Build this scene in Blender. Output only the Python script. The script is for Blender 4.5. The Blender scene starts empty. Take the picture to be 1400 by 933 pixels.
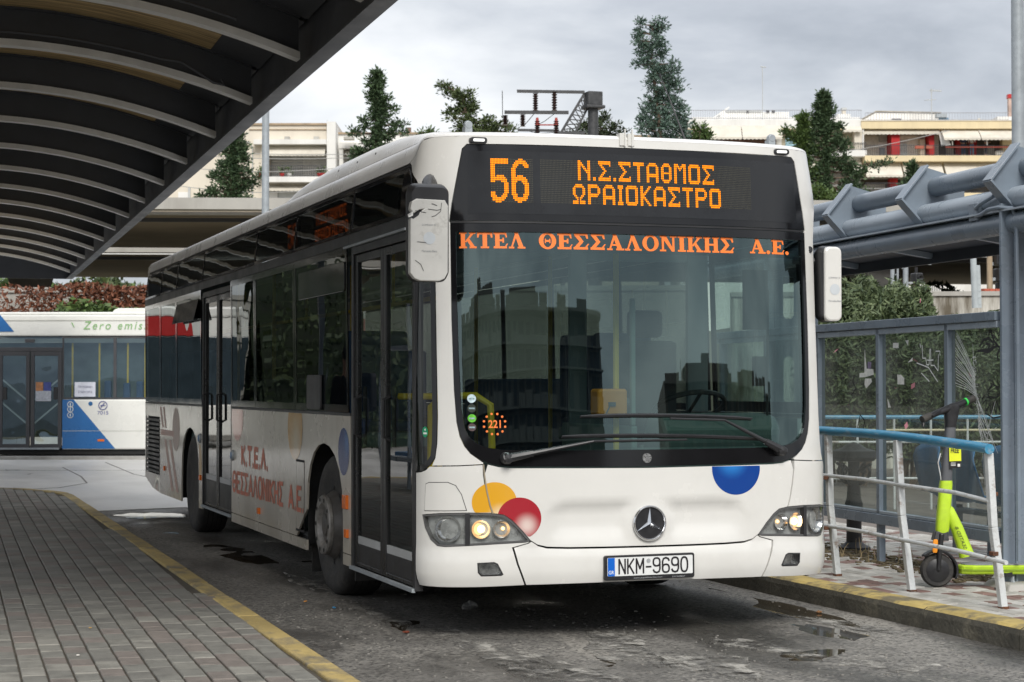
import bpy, bmesh, math, random
from math import sin, cos, pi, radians, sqrt, atan2, hypot
from mathutils import Vector, Matrix, noise
from mathutils.geometry import delaunay_2d_cdt
random.seed(7)
SC = bpy.context.scene
COL = SC.collection

# ------------------------------------------------------------------ camera
CAMP = Vector((-2.8676, -10.0474, 1.4242)); YAW = 0.319588; PIT = 0.023402
cd = bpy.data.cameras.new('camera'); cam = bpy.data.objects.new('camera', cd); COL.objects.link(cam)
cam.location = CAMP; cam.rotation_euler = (pi/2+PIT, 0.0009, -YAW)
cd.sensor_width = 36; cd.lens = 67.02; cd.clip_start = 0.1; cd.clip_end = 3000
cd.dof.use_dof = True; cd.dof.focus_distance = 11.2; cd.dof.aperture_fstop = 9.0
SC.camera = cam
# ------------------------------------------------------------------ world and sun
W = bpy.data.worlds.new('World'); SC.world = W; W.use_nodes = True
wn = W.node_tree.nodes; wl = W.node_tree.links; wn.clear()
SUN_EL, SUN_AZ = radians(40), radians(188)      # overcast glow behind the camera
sky = wn.new('ShaderNodeTexSky'); sky.sky_type = 'NISHITA'; sky.sun_disc = False
sky.sun_elevation = SUN_EL; sky.sun_rotation = SUN_AZ
bg1 = wn.new('ShaderNodeBackground'); bg1.inputs[1].default_value = 0.06; wl.new(sky.outputs[0], bg1.inputs[0])
tc = wn.new('ShaderNodeTexCoord'); sep = wn.new('ShaderNodeSeparateXYZ'); wl.new(tc.outputs['Generated'], sep.inputs[0])
def wmath(op, a, b):
    n = wn.new('ShaderNodeMath'); n.operation = op
    for i, v in enumerate((a, b)):
        if isinstance(v, (int, float)): n.inputs[i].default_value = v
        else: wl.new(v, n.inputs[i])
    return n.outputs[0]
zz = wmath('ADD', wmath('MAXIMUM', sep.outputs[2], 0.0), 0.34)
cmb = wn.new('ShaderNodeCombineXYZ')
wl.new(wmath('DIVIDE', sep.outputs[0], zz), cmb.inputs[0]); wl.new(wmath('DIVIDE', sep.outputs[1], zz), cmb.inputs[1])
nz = wn.new('ShaderNodeTexNoise'); nz.inputs['Scale'].default_value = 2.1; nz.inputs['Detail'].default_value = 7; nz.inputs['Roughness'].default_value = 0.52
nz.inputs['Distortion'].default_value = 0.25
off = wn.new('ShaderNodeVectorMath'); off.operation = 'ADD'; off.inputs[1].default_value = (31.7, 32.9, 0.0); wl.new(cmb.outputs[0], off.inputs[0]); wl.new(off.outputs[0], nz.inputs['Vector'])
rp = wn.new('ShaderNodeValToRGB'); wl.new(nz.outputs[0], rp.inputs[0])
el = rp.color_ramp.elements
el[0].position = 0.33; el[0].color = (0.335, 0.36, 0.405, 1)
el[1].position = 0.64; el[1].color = (0.84, 0.85, 0.865, 1)
e = el.new(0.44); e.color = (0.48, 0.505, 0.55, 1)
e = el.new(0.53); e.color = (0.645, 0.665, 0.695, 1)
bg2 = wn.new('ShaderNodeBackground'); wl.new(rp.outputs[0], bg2.inputs[0])
wl.new(wmath('MULTIPLY_ADD', wmath('MAXIMUM', sep.outputs[2], 0.0), 0.40), bg2.inputs[1])     # overcast: the zenith is brighter than the horizon
bg2.inputs[1].links[0].from_node.inputs[2].default_value = 0.57
mx = wn.new('ShaderNodeMixShader'); mx.inputs[0].default_value = 0.9
wl.new(bg1.outputs[0], mx.inputs[1]); wl.new(bg2.outputs[0], mx.inputs[2])
wo = wn.new('ShaderNodeOutputWorld'); wl.new(mx.outputs[0], wo.inputs[0])
sd = bpy.data.lights.new('sun', 'SUN'); so = bpy.data.objects.new('sun', sd); COL.objects.link(so)
sd.energy = 1.5; sd.angle = radians(24); sd.color = (1, 0.965, 0.91)
# sun direction: azimuth measured like the sky node (rotation 0 = +Y, clockwise)
sdir = Vector((sin(SUN_AZ)*cos(SUN_EL), cos(SUN_AZ)*cos(SUN_EL), sin(SUN_EL)))
so.rotation_euler = sdir.to_track_quat('Z', 'Y').to_euler()
SC.view_settings.view_transform = 'Standard'; SC.view_settings.look = 'None'
SC.view_settings.exposure = 1.0; SC.view_settings.gamma = 1.0; SC.view_settings.use_curve_mapping = False
SC.cycles.max_bounces = 8; SC.cycles.transparent_max_bounces = 16; SC.cycles.glossy_bounces = 4

# ------------------------------------------------------------------ materials
MATS = {}
def _nt(name):
    m = bpy.data.materials.new(name); m.use_nodes = True; n = m.node_tree.nodes; n.clear(); return m, n, m.node_tree.links
def mat(name, col, rough=0.6, metal=0.0, var=0.12, scale=3.0, bump=0.0, bscale=60.0, dirt=None, dirt_amt=0.5, rvar=0.1,
        rnd=0.0, streak=False, spec=0.5, detail=6, coat=0.0, palette=None, attr=False, soft=(0.45, 0.7), stretch=None):
    """procedural surface: colour mottled by noise, optional dirt patches, bump, per object variation or palette"""
    if name in MATS: return MATS[name]
    m, n, l = _nt(name)
    out = n.new('ShaderNodeOutputMaterial'); b = n.new('ShaderNodeBsdfPrincipled'); l.new(b.outputs[0], out.inputs[0])
    b.inputs['Metallic'].default_value = metal; b.inputs['Specular IOR Level'].default_value = spec
    b.inputs['Coat Weight'].default_value = coat; b.inputs['Coat Roughness'].default_value = 0.08
    tcn = n.new('ShaderNodeTexCoord'); vec = tcn.outputs['Object']
    mp = n.new('ShaderNodeMapping'); l.new(vec, mp.inputs[0])
    if stretch: mp.inputs['Scale'].default_value = stretch
    oi = n.new('ShaderNodeObjectInfo')
    ad = n.new('ShaderNodeVectorMath'); ad.operation = 'ADD'
    cm = n.new('ShaderNodeCombineXYZ'); mu = n.new('ShaderNodeMath'); mu.operation = 'MULTIPLY'; mu.inputs[1].default_value = 37.0 if rnd or palette else 0.0
    l.new(oi.outputs['Random'], mu.inputs[0]); l.new(mu.outputs[0], cm.inputs[0]); l.new(mp.outputs[0], ad.inputs[0]); l.new(cm.outputs[0], ad.inputs[1])
    ns = n.new('ShaderNodeTexNoise'); ns.inputs['Scale'].default_value = scale; ns.inputs['Detail'].default_value = detail; ns.inputs['Roughness'].default_value = 0.62
    l.new(ad.outputs[0], ns.inputs['Vector'])
    base = n.new('ShaderNodeMix'); base.data_type = 'RGBA'
    lo = [max(0, c*(1-var*1.6)) for c in col[:3]]; hi = [min(1, c*(1+var*1.6)) for c in col[:3]]
    if palette:
        pr = n.new('ShaderNodeValToRGB'); pr.color_ramp.interpolation = 'CONSTANT'
        while len(pr.color_ramp.elements) < len(palette): pr.color_ramp.elements.new(0.5)
        for i, (p, c) in enumerate(palette):
            pr.color_ramp.elements[i].position = p; pr.color_ramp.elements[i].color = (*c, 1)
        if attr:
            at = n.new('ShaderNodeAttribute'); at.attribute_name = 'rnd'; l.new(at.outputs['Fac'], pr.inputs[0])
        else: l.new(oi.outputs['Random'], pr.inputs[0])
        mr = n.new('ShaderNodeMapRange'); mr.inputs[1].default_value = 0.25; mr.inputs[2].default_value = 0.75
        mr.inputs[3].default_value = 1-var*1.6; mr.inputs[4].default_value = 1+var*1.6; l.new(ns.outputs[0], mr.inputs[0])
        vm = n.new('ShaderNodeVectorMath'); vm.operation = 'SCALE'; l.new(pr.outputs[0], vm.inputs[0]); l.new(mr.outputs[0], vm.inputs['Scale'])
        cur = vm.outputs[0]
    else:
        mr = n.new('ShaderNodeMapRange'); mr.inputs[1].default_value = 0.25; mr.inputs[2].default_value = 0.75; l.new(ns.outputs[0], mr.inputs[0])
        base.inputs[6].default_value = (*lo, 1); base.inputs[7].default_value = (*hi, 1); l.new(mr.outputs[0], base.inputs[0]); cur = base.outputs[2]
        if rnd:
            m2 = n.new('ShaderNodeMapRange'); m2.inputs[3].default_value = 1-rnd; m2.inputs[4].default_value = 1+rnd; l.new(oi.outputs['Random'], m2.inputs[0])
            vm = n.new('ShaderNodeVectorMath'); vm.operation = 'SCALE'; l.new(cur, vm.inputs[0]); l.new(m2.outputs[0], vm.inputs['Scale']); cur = vm.outputs[0]
    if dirt:
        nd = n.new('ShaderNodeTexNoise'); nd.inputs['Scale'].default_value = scale*0.7+0.3; nd.inputs['Detail'].default_value = 8; nd.inputs['Roughness'].default_value = 0.7
        if streak:
            mp2 = n.new('ShaderNodeMapping'); mp2.inputs['Scale'].default_value = (1, 1, 0.12); l.new(ad.outputs[0], mp2.inputs[0]); l.new(mp2.outputs[0], nd.inputs['Vector'])
        else: l.new(ad.outputs[0], nd.inputs['Vector'])
        r2 = n.new('ShaderNodeMapRange'); r2.inputs[1].default_value = soft[0]; r2.inputs[2].default_value = soft[1]; r2.inputs[4].default_value = dirt_amt
        l.new(nd.outputs[0], r2.inputs[0])
        mm = n.new('ShaderNodeMix'); mm.data_type = 'RGBA'; l.new(r2.outputs[0], mm.inputs[0]); l.new(cur, mm.inputs[6]); mm.inputs[7].default_value = (*dirt, 1); cur = mm.outputs[2]
    l.new(cur, b.inputs['Base Color'])
    rr = n.new('ShaderNodeMapRange'); rr.inputs[1].default_value = 0.3; rr.inputs[2].default_value = 0.7
    rr.inputs[3].default_value = max(0.0, rough-rvar); rr.inputs[4].default_value = min(1, rough+rvar); l.new(ns.outputs[0], rr.inputs[0]); l.new(rr.outputs[0], b.inputs['Roughness'])
    if bump:
        nb = n.new('ShaderNodeTexNoise'); nb.inputs['Scale'].default_value = bscale; nb.inputs['Detail'].default_value = 4; l.new(ad.outputs[0], nb.inputs['Vector'])
        bp = n.new('ShaderNodeBump'); bp.inputs['Strength'].default_value = bump; bp.inputs['Distance'].default_value = 0.01
        l.new(nb.outputs[0], bp.inputs['Height']); l.new(bp.outputs[0], b.inputs['Normal'])
    MATS[name] = m; return m
def glass(name, tint, rough=0.0, ior=1.5, wave=0.0, gcol=(1, 1, 1), film=0.0):
    m, n, l = _nt(name)
    out = n.new('ShaderNodeOutputMaterial'); t = n.new('ShaderNodeBsdfTransparent'); t.inputs[0].default_value = (*tint, 1)
    g = n.new('ShaderNodeBsdfGlossy'); g.inputs['Roughness'].default_value = rough; g.inputs[0].default_value = (*gcol, 1)
    f = n.new('ShaderNodeFresnel'); ge = n.new('ShaderNodeNewGeometry'); mi = n.new('ShaderNodeMapRange')   # same gloss from either side of the sheet
    mi.inputs[3].default_value = ior; mi.inputs[4].default_value = 1/ior; l.new(ge.outputs['Backfacing'], mi.inputs[0]); l.new(mi.outputs[0], f.inputs[0])
    mxs = n.new('ShaderNodeMixShader'); l.new(f.outputs[0], mxs.inputs[0]); l.new(t.outputs[0], mxs.inputs[1]); l.new(g.outputs[0], mxs.inputs[2])
    l.new(mxs.outputs[0], out.inputs[0])
    if film:                                     # thin grey dust film, blotchy; thickened to imitate haze and reflection
        df = n.new('ShaderNodeBsdfDiffuse'); df.inputs[0].default_value = (0.42, 0.43, 0.40, 1); m3 = n.new('ShaderNodeMixShader'); nn = n.new('ShaderNodeTexNoise'); nn.inputs['Scale'].default_value = 2.5; nn.inputs['Detail'].default_value = 6
        r3 = n.new('ShaderNodeMapRange'); r3.inputs[1].default_value = .3; r3.inputs[2].default_value = .75; r3.inputs[3].default_value = film*.4; r3.inputs[4].default_value = film*2.2; l.new(nn.outputs[0], r3.inputs[0])
        l.new(r3.outputs[0], m3.inputs[0]); l.new(mxs.outputs[0], m3.inputs[1]); l.new(df.outputs[0], m3.inputs[2]); l.new(m3.outputs[0], out.inputs[0])
    if wave:
        tcn = n.new('ShaderNodeTexCoord'); ns = n.new('ShaderNodeTexNoise'); ns.inputs['Scale'].default_value = 1.6; ns.inputs['Detail'].default_value = 1
        l.new(tcn.outputs['Object'], ns.inputs['Vector']); bp = n.new('ShaderNodeBump'); bp.inputs['Strength'].default_value = wave; bp.inputs['Distance'].default_value = 0.02
        l.new(ns.outputs[0], bp.inputs['Height']); l.new(bp.outputs[0], g.inputs['Normal']); l.new(bp.outputs[0], f.inputs['Normal'])
    MATS[name] = m; return m
def emit(name, col, s):
    m, n, l = _nt(name); out = n.new('ShaderNodeOutputMaterial'); e_ = n.new('ShaderNodeEmission')
    e_.inputs[0].default_value = (*col, 1); e_.inputs[1].default_value = s; l.new(e_.outputs[0], out.inputs[0]); MATS[name] = m; return m

# bus
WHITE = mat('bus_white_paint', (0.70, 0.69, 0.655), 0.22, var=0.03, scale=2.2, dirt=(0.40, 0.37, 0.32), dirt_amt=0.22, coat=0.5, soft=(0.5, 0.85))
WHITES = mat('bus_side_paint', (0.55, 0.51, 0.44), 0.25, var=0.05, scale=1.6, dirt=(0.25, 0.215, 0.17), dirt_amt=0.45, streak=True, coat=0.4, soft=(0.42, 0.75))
BLK = mat('black_gloss_panel', (0.008, 0.008, 0.009), 0.10, var=0.1, rvar=0.03)
BLKM = mat('black_matt_trim', (0.022, 0.022, 0.024), 0.42, var=0.15, rvar=0.1)
RUB = mat('tyre_rubber', (0.03, 0.029, 0.028), 0.78, var=0.25, scale=12, bump=0.3, bscale=80, dirt=(0.10, 0.09, 0.075), dirt_amt=0.5)
RIM = mat('painted_steel_rim', (0.11, 0.105, 0.10), 0.5, metal=0.3, var=0.25, scale=9, dirt=(0.07, 0.05, 0.035), dirt_amt=0.7)
HUBM = mat('silver_hub_ring', (0.26, 0.25, 0.235), 0.45, metal=0.4, var=0.25, scale=12, dirt=(0.08, 0.06, 0.045), dirt_amt=0.6)
CHR = mat('chrome', (0.75, 0.76, 0.78), 0.12, metal=1.0, var=0.03, rvar=0.04)
UND = mat('underbody_dark', (0.012, 0.012, 0.012), 0.8, var=0.3)
WSG = glass('windscreen_glass', (0.38, 0.49, 0.46), ior=2.25, wave=0.10, gcol=(0.66, 0.86, 0.86))
SDG = glass('tinted_side_glass', (0.20, 0.22, 0.21), ior=1.42, wave=0.14, gcol=(0.7, 0.73, 0.73))
DRG = glass('door_glass', (0.55, 0.62, 0.60), ior=1.45, wave=0.08)
STRIP = glass('windscreen_tint_strip', (0.22, 0.30, 0.29), ior=1.3)
SHG = glass('shelter_glass', (0.60, 0.67, 0.64), rough=0.02, ior=1.55, gcol=(0.8, 0.87, 0.87), film=0.15)
LENS = glass('lamp_lens', (0.78, 0.79, 0.78), rough=0.06, ior=1.5)
ORGL = mat('amber_lens', (0.75, 0.16, 0.015), 0.2, var=0.08)
ORGT = mat('orange_lettering', (0.95, 0.22, 0.035), 0.5, var=0.03)
REDT = mat('faded_red_lettering', (0.56, 0.16, 0.095), 0.45, var=0.12, scale=3)
PINK = mat('faint_pink_decal', (0.52, 0.34, 0.29), 0.4, var=0.15, scale=3)
LEDM = emit('led_amber', (1.0, 0.27, 0.006), 1.15)
LEDD = emit('led_amber_side', (1.0, 0.16, 0.02), 0.5)
LAMPE = emit('headlamp_bulb', (1.0, 0.70, 0.36), 3.2)
LAMPW = emit('marker_lamp', (1.0, 1.0, 0.95), 0.7)
YEL = mat('yellow_handrail', (0.80, 0.52, 0.02), 0.35, var=0.05)
ORB = mat('orange_plastic', (0.85, 0.30, 0.02), 0.4, var=0.05)
TEAL = mat('interior_grey_green', (0.20, 0.27, 0.26), 0.6, var=0.1)
DASH = mat('dashboard_grey', (0.13, 0.17, 0.165), 0.55, var=0.1)
INTW = mat('interior_pale_panel', (0.30, 0.36, 0.38), 0.5, var=0.05)
SEAT = mat('seat_blue_fabric', (0.05, 0.10, 0.20), 0.8, var=0.2)
FLO = mat('bus_floor', (0.07, 0.075, 0.08), 0.5, var=0.1)
# place
GREYM = mat('canopy_grey_paint', (0.060, 0.066, 0.078), 0.55, var=0.12, scale=2, dirt=(0.04, 0.04, 0.042), dirt_amt=0.4)
GREYF = mat('canopy_flange_lit', (0.72, 0.72, 0.70), 0.5, var=0.08, scale=6, stretch=(1, 8, 1))  # lightened: the light the flange catches is put into its colour
PLY = mat('plywood_ceiling', (0.52, 0.38, 0.19), 0.7, var=0.35, scale=2.5, stretch=(0.6, 9, 1), dirt=(0.07, 0.05, 0.03), dirt_amt=0.8)
BLUG = mat('blue_grey_steel', (0.185, 0.225, 0.27), 0.30, var=0.08, scale=2.5, dirt=(0.12, 0.13, 0.14), dirt_amt=0.35, rvar=0.12)
BLUL = mat('pale_blue_grey_steel', (0.31, 0.355, 0.40), 0.30, var=0.06, scale=3)
GALV = mat('galvanised_steel', (0.33, 0.36, 0.38), 0.5, metal=0.3, var=0.12, scale=9)
RAILB = mat('worn_blue_paint', (0.045, 0.24, 0.40), 0.4, var=0.12, scale=7, dirt=(0.30, 0.38, 0.42), dirt_amt=0.5, stretch=(6, 1, 6), soft=(0.52, 0.6))
RAILW = mat('worn_white_paint', (0.58, 0.60, 0.60), 0.5, var=0.08, scale=14, dirt=(0.20, 0.12, 0.07), dirt_amt=0.75, soft=(0.56, 0.66), bump=0.2)
RUST = mat('rust', (0.12, 0.05, 0.025), 0.85, var=0.4, scale=30)
LIME = mat('lime_green_plastic', (0.50, 0.72, 0.035), 0.38, var=0.06, scale=10, dirt=(0.25, 0.33, 0.05), dirt_amt=0.35)
BPL = mat('black_plastic', (0.018, 0.018, 0.02), 0.38, var=0.2, scale=20)
GRIP = mat('grey_plastic', (0.10, 0.105, 0.115), 0.6, var=0.12, scale=15)
CONC = mat('concrete', (0.40, 0.385, 0.35), 0.85, var=0.12, scale=0.6, dirt=(0.20, 0.185, 0.16), dirt_amt=0.55, streak=True, bump=0.2, bscale=8)
CONU = mat('overpass_underside', (0.46, 0.40, 0.32), 0.9, var=0.10, scale=0.35, dirt=(0.28, 0.24, 0.19), dirt_amt=0.5)
STAINW = mat('stained_white_wall', (0.62, 0.60, 0.54), 0.9, var=0.10, scale=1.3, dirt=(0.10, 0.08, 0.05), dirt_amt=0.95, streak=True, soft=(0.45, 0.58))
FACW = mat('facade_cream', (0.68, 0.62, 0.52), 0.9, var=0.05, scale=0.3, dirt=(0.45, 0.40, 0.33), dirt_amt=0.4, streak=True)
FACP = mat('facade_white', (0.74, 0.73, 0.70), 0.9, var=0.04, scale=0.4, dirt=(0.42, 0.40, 0.36), dirt_amt=0.4, streak=True)
FACY = mat('facade_pale_yellow', (0.72, 0.60, 0.38), 0.9, var=0.04, scale=0.4, dirt=(0.45, 0.37, 0.25), dirt_amt=0.4, streak=True)
FACR = mat('facade_red', (0.40, 0.018, 0.02), 0.8, var=0.08)
FACD = mat('dark_window_glass', (0.05, 0.06, 0.07), 0.12, var=0.3, scale=1)
FACG = mat('grey_shutter', (0.46, 0.47, 0.46), 0.7, var=0.08)
AWN = mat('cream_awning', (0.62, 0.58, 0.50), 0.9, var=0.06, scale=0.8, dirt=(0.42, 0.38, 0.31), dirt_amt=0.5)
IRON = mat('dark_railing', (0.05, 0.05, 0.055), 0.6, var=0.2)
FARW = mat('city_bus_white', (0.72, 0.72, 0.68), 0.3, var=0.03, scale=2)
FARB = mat('city_bus_blue', (0.02, 0.13, 0.36), 0.3, var=0.05)
FARG = mat('city_bus_glass', (0.035, 0.05, 0.06), 0.03, var=0.2, rvar=0.02)
FARK = mat('city_bus_dark_frame', (0.055, 0.055, 0.06), 0.4, var=0.1)
RED = mat('red_paint', (0.45, 0.02, 0.02), 0.35, var=0.05)
BARK = mat('bark', (0.10, 0.07, 0.05), 0.9, var=0.3, scale=8, bump=0.5, bscale=20)
def leafmat(name, a, b_):
    m, n, l = _nt(name); out = n.new('ShaderNodeOutputMaterial'); b = n.new('ShaderNodeBsdfPrincipled'); l.new(b.outputs[0], out.inputs[0])
    at = n.new('ShaderNodeAttribute'); at.attribute_name = 'rnd'
    r = n.new('ShaderNodeValToRGB'); r.color_ramp.elements[0].color = (*a, 1); r.color_ramp.elements[1].color = (*b_, 1); l.new(at.outputs['Fac'], r.inputs[0])
    l.new(r.outputs[0], b.inputs['Base Color']); b.inputs['Roughness'].default_value = 0.65
    MATS[name] = m; return m
LF_CON = leafmat('conifer_needles', (0.02, 0.045, 0.02), (0.095, 0.15, 0.065))
LF_BLU = leafmat('blue_conifer_needles', (0.03, 0.065, 0.05), (0.15, 0.225, 0.175))
LF_PIN = leafmat('pine_needles', (0.025, 0.045, 0.015), (0.11, 0.145, 0.045))
LF_GRN = leafmat('bush_leaves', (0.03, 0.06, 0.015), (0.13, 0.20, 0.05))
LF_OLE = leafmat('oleander_leaves', (0.03, 0.055, 0.022), (0.15, 0.19, 0.085))
LF_IVY = leafmat('red_ivy_leaves', (0.09, 0.03, 0.015), (0.27, 0.10, 0.05))
LF_DRK = leafmat('dark_leaves', (0.015, 0.028, 0.012), (0.06, 0.085, 0.03))
PNKF = mat('pink_flower', (0.75, 0.25, 0.33), 0.6, var=0.1)

# ------------------------------------------------------------------ mesh helpers
class MB:
    def __init__(s): s.v = []; s.f = []; s.r = []
    def add(s, vs, fs, r=None):
        o = len(s.v); s.v += [tuple(p) for p in vs]; s.f += [tuple(i+o for i in f) for f in fs]
        s.r += [r if r is not None else 0.5]*len(fs); return s
    def box(s, a, b, M=None, r=None):
        x0, y0, z0 = a; x1, y1, z1 = b
        vs = [(x0,y0,z0),(x1,y0,z0),(x1,y1,z0),(x0,y1,z0),(x0,y0,z1),(x1,y0,z1),(x1,y1,z1),(x0,y1,z1)]
        if M is not None: vs = [M @ Vector(p) for p in vs]
        return s.add(vs, [(0,3,2,1),(4,5,6,7),(0,1,5,4),(1,2,6,5),(2,3,7,6),(3,0,4,7)], r)
    def bar(s, p0, p1, w, h, up=(0, 0, 1)):
        """box-section bar between two points, w across, h along up"""
        p0 = Vector(p0); p1 = Vector(p1); d = (p1-p0); L = d.length; d.normalize(); upv = Vector(up)
        sx_ = d.cross(upv); 
        if sx_.length < 1e-4: sx_ = d.cross(Vector((0, 1, 0)))
        sx_.normalize(); u = sx_.cross(d).normalized(); vs = []
        for p in (p0, p1):
            for a, b in ((-1,-1),(1,-1),(1,1),(-1,1)): vs.append(p + sx_*a*w/2 + u*b*h/2)
        return s.add(vs, [(0,1,2,3),(7,6,5,4),(0,4,5,1),(1,5,6,2),(2,6,7,3),(3,7,4,0)])
    def tube(s, pts, r, n=8, cap=True):
        pts = [Vector(p) for p in pts]; rs = r if isinstance(r, (list, tuple)) else [r]*len(pts); vs = []; fs = []
        ref = None
        for i, p in enumerate(pts):
            d = (pts[min(i+1, len(pts)-1)]-pts[max(i-1, 0)]).normalized()
            if ref is None:
                ref = d.orthogonal().normalized()
            a = (ref - d*ref.dot(d)).normalized(); ref = a; b = d.cross(a)
            for k in range(n):
                t = 2*pi*k/n; vs.append(p + (a*cos(t)+b*sin(t))*rs[i])
        for i in range(len(pts)-1):
            for k in range(n): fs.append((i*n+k, i*n+(k+1)%n, (i+1)*n+(k+1)%n, (i+1)*n+k))
        if cap: fs.append(tuple(range(n-1, -1, -1))); fs.append(tuple((len(pts)-1)*n+k for k in range(n)))
        return s.add(vs, fs)
    def lathe(s, prof, c, axis='z', n=24, closed=False):
        """prof: (radius, height along axis)"""
        vs = []; fs = []; c = Vector(c)
        for r_, h in prof:
            for k in range(n):
                t = 2*pi*k/n; a, b = r_*cos(t), r_*sin(t)
                vs.append(c + Vector({'z': (a, b, h), 'x': (h, a, b), 'y': (b, h, a)}[axis]))
        for i in range(len(prof)-1):
            for k in range(n): fs.append((i*n+k, i*n+(k+1)%n, (i+1)*n+(k+1)%n, (i+1)*n+k))
        if not closed:
            if prof[0][0] > 1e-5: fs.append(tuple(range(n-1, -1, -1)))
            if prof[-1][0] > 1e-5: fs.append(tuple((len(prof)-1)*n+k for k in range(n)))
        return s.add(vs, fs)
    def prism(s, poly, fn, d0, d1):
        """extrude polygon; fn(a,b,d)->point"""
        n = len(poly); vs = [fn(a, b, d0) for a, b in poly]+[fn(a, b, d1) for a, b in poly]
        fs = [tuple(range(n-1, -1, -1)), tuple(range(n, 2*n))]+[(i, (i+1)%n, n+(i+1)%n, n+i) for i in range(n)]
        return s.add(vs, fs)
    def mesh(s, name, smooth=False, rnd=False):
        me = bpy.data.meshes.new(name); me.from_pydata(s.v, [], s.f); me.validate()
        if smooth: me.polygons.foreach_set('use_smooth', [True]*len(me.polygons))
        if rnd and len(s.r) == len(me.polygons):
            at = me.attributes.new('rnd', 'FLOAT', 'FACE'); at.data.foreach_set('value', s.r)
        me.update(); return me
def thing(name, label, cat, loc=(0, 0, 0), rz=0, group=None):
    o = bpy.data.objects.new(name, None); COL.objects.link(o); o.location = loc; o.rotation_euler = (0, 0, rz)
    o.empty_display_size = 0.2; o['label'] = label; o['category'] = cat
    if group: o['group'] = group
    return o
def obj(name, mb, m, parent=None, smooth=False, bevel=0, fixn=True, angle=35, **kw):
    me = mb.mesh(name, smooth, kw.pop('rnd', False)) if isinstance(mb, MB) else mb
    if fixn and isinstance(mb, MB) and len(mb.f) < 60000:
        bm = bmesh.new(); bm.from_mesh(me); bmesh.ops.recalc_face_normals(bm, faces=bm.faces); bm.to_mesh(me); bm.free()
    if smooth:
        try: me.set_sharp_from_angle(angle=radians(angle))
        except Exception: pass
    if m and not me.materials: me.materials.append(m)
    o = bpy.data.objects.new(name, me); COL.objects.link(o)
    if parent is not None:
        o.parent = parent
    if bevel:
        b = o.modifiers.new('bevel', 'BEVEL'); b.width = bevel; b.segments = 2; b.limit_method = 'ANGLE'; b.angle_limit = radians(40)
    for k, v in kw.items(): o[k] = v
    return o
def recol(o, root):
    """shift a child whose mesh is in world space under a parent standing elsewhere"""
    o.location = -Vector(root.location)
def tree_copy(o, parent=None, keep=False):
    c = o.copy(); COL.objects.link(c); c.parent = parent
    for ch in list(o.children): tree_copy(ch, c)
    return c
def struct(name, mb, m, parent=None, **kw):
    o = obj(name, mb, m, parent, **kw)
    if parent is None: o['kind'] = 'structure'
    return o
def tagm(o, label, cat, group=None, kind=None):
    o['label'] = label; o['category'] = cat
    if group: o['group'] = group
    if kind: o['kind'] = kind
    return o
def rot(p, a): return (p[0]*cos(a)-p[1]*sin(a), p[0]*sin(a)+p[1]*cos(a))
def inpoly(x, y, P):
    c = False; n = len(P); j = n-1
    for i in range(n):
        xi, yi = P[i]; xj, yj = P[j]
        if (yi > y) != (yj > y) and x < (xj-xi)*(y-yi)/(yj-yi)+xi: c = not c
        j = i
    return c
def resample(P, step, closed=True):
    out = []; n = len(P)
    for i in range(n if closed else n-1):
        a = P[i]; b = P[(i+1) % n]; L = hypot(b[0]-a[0], b[1]-a[1]); k = max(1, int(math.ceil(L/step)))
        for j in range(k): out.append((a[0]+(b[0]-a[0])*j/k, a[1]+(b[1]-a[1])*j/k))
    if not closed: out.append(tuple(P[-1]))
    return out
def rrect(x0, y0, x1, y1, r, k=4):
    out = []
    for cx_, cy_, a0 in ((x1-r, y1-r, 0), (x0+r, y1-r, pi/2), (x0+r, y0+r, pi), (x1-r, y0+r, 3*pi/2)):
        for i in range(k+1):
            t = a0+pi/2*i/k; out.append((cx_+r*cos(t), cy_+r*sin(t)))
    return out
def circ(cx_, cy_, r, n=32, rx=None): return [(cx_+(rx or r)*cos(2*pi*i/n), cy_+r*sin(2*pi*i/n)) for i in range(n)]
def tri2d(outline, holes=(), step=0.08):
    """triangulate a 2D polygon with holes and an interior grid"""
    loops = [resample(outline, step)]+[resample(h, step) for h in holes]
    vs = []; ed = []
    for L in loops:
        o = len(vs); n = len(L); vs += [Vector(p) for p in L]; ed += [(o+i, o+(i+1) % n) for i in range(n)]
    bnd = [(v.x, v.y) for v in vs]
    xs = [p[0] for p in outline]; ys = [p[1] for p in outline]
    x0, x1, y0, y1 = min(xs), max(xs), min(ys), max(ys)
    if (x1-x0) > step*1.5 and (y1-y0) > step*1.5:
        nx = int((x1-x0)/step); ny = int((y1-y0)/step)
        for i in range(1, nx+1):
            for j in range(1, ny+1):
                x = x0+(x1-x0)*i/(nx+1)+0.0007*((j*7) % 5-2); y = y0+(y1-y0)*j/(ny+1)+0.0007*((i*3) % 5-2)
                if inpoly(x, y, outline) and not any(inpoly(x, y, h) for h in holes) and min((x-b[0])**2+(y-b[1])**2 for b in bnd) > (0.42*step)**2: vs.append(Vector((x, y)))
    v2, e2, f2, *_ = delaunay_2d_cdt(vs, ed, [], 0, 1e-6)
    F = []
    for f in f2:
        cx_ = sum(v2[i][0] for i in f)/len(f); cy_ = sum(v2[i][1] for i in f)/len(f)
        e_ = [(v2[f[k]][0]-v2[f[k-1]][0], v2[f[k]][1]-v2[f[k-1]][1]) for k in range(3)]; L2 = max(a*a+b*b for a, b in e_)
        if abs(e_[0][0]*e_[1][1]-e_[0][1]*e_[1][0])*0.5 < (0.03 if step <= 0.1 and min(x1-x0, y1-y0) > 0.1 else 0.0)*L2: continue      # needle at the rim
        if inpoly(cx_, cy_, loops[0]) and not any(inpoly(cx_, cy_, h) for h in loops[1:]): F.append(tuple(f))
    return [tuple(p) for p in v2], F
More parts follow.
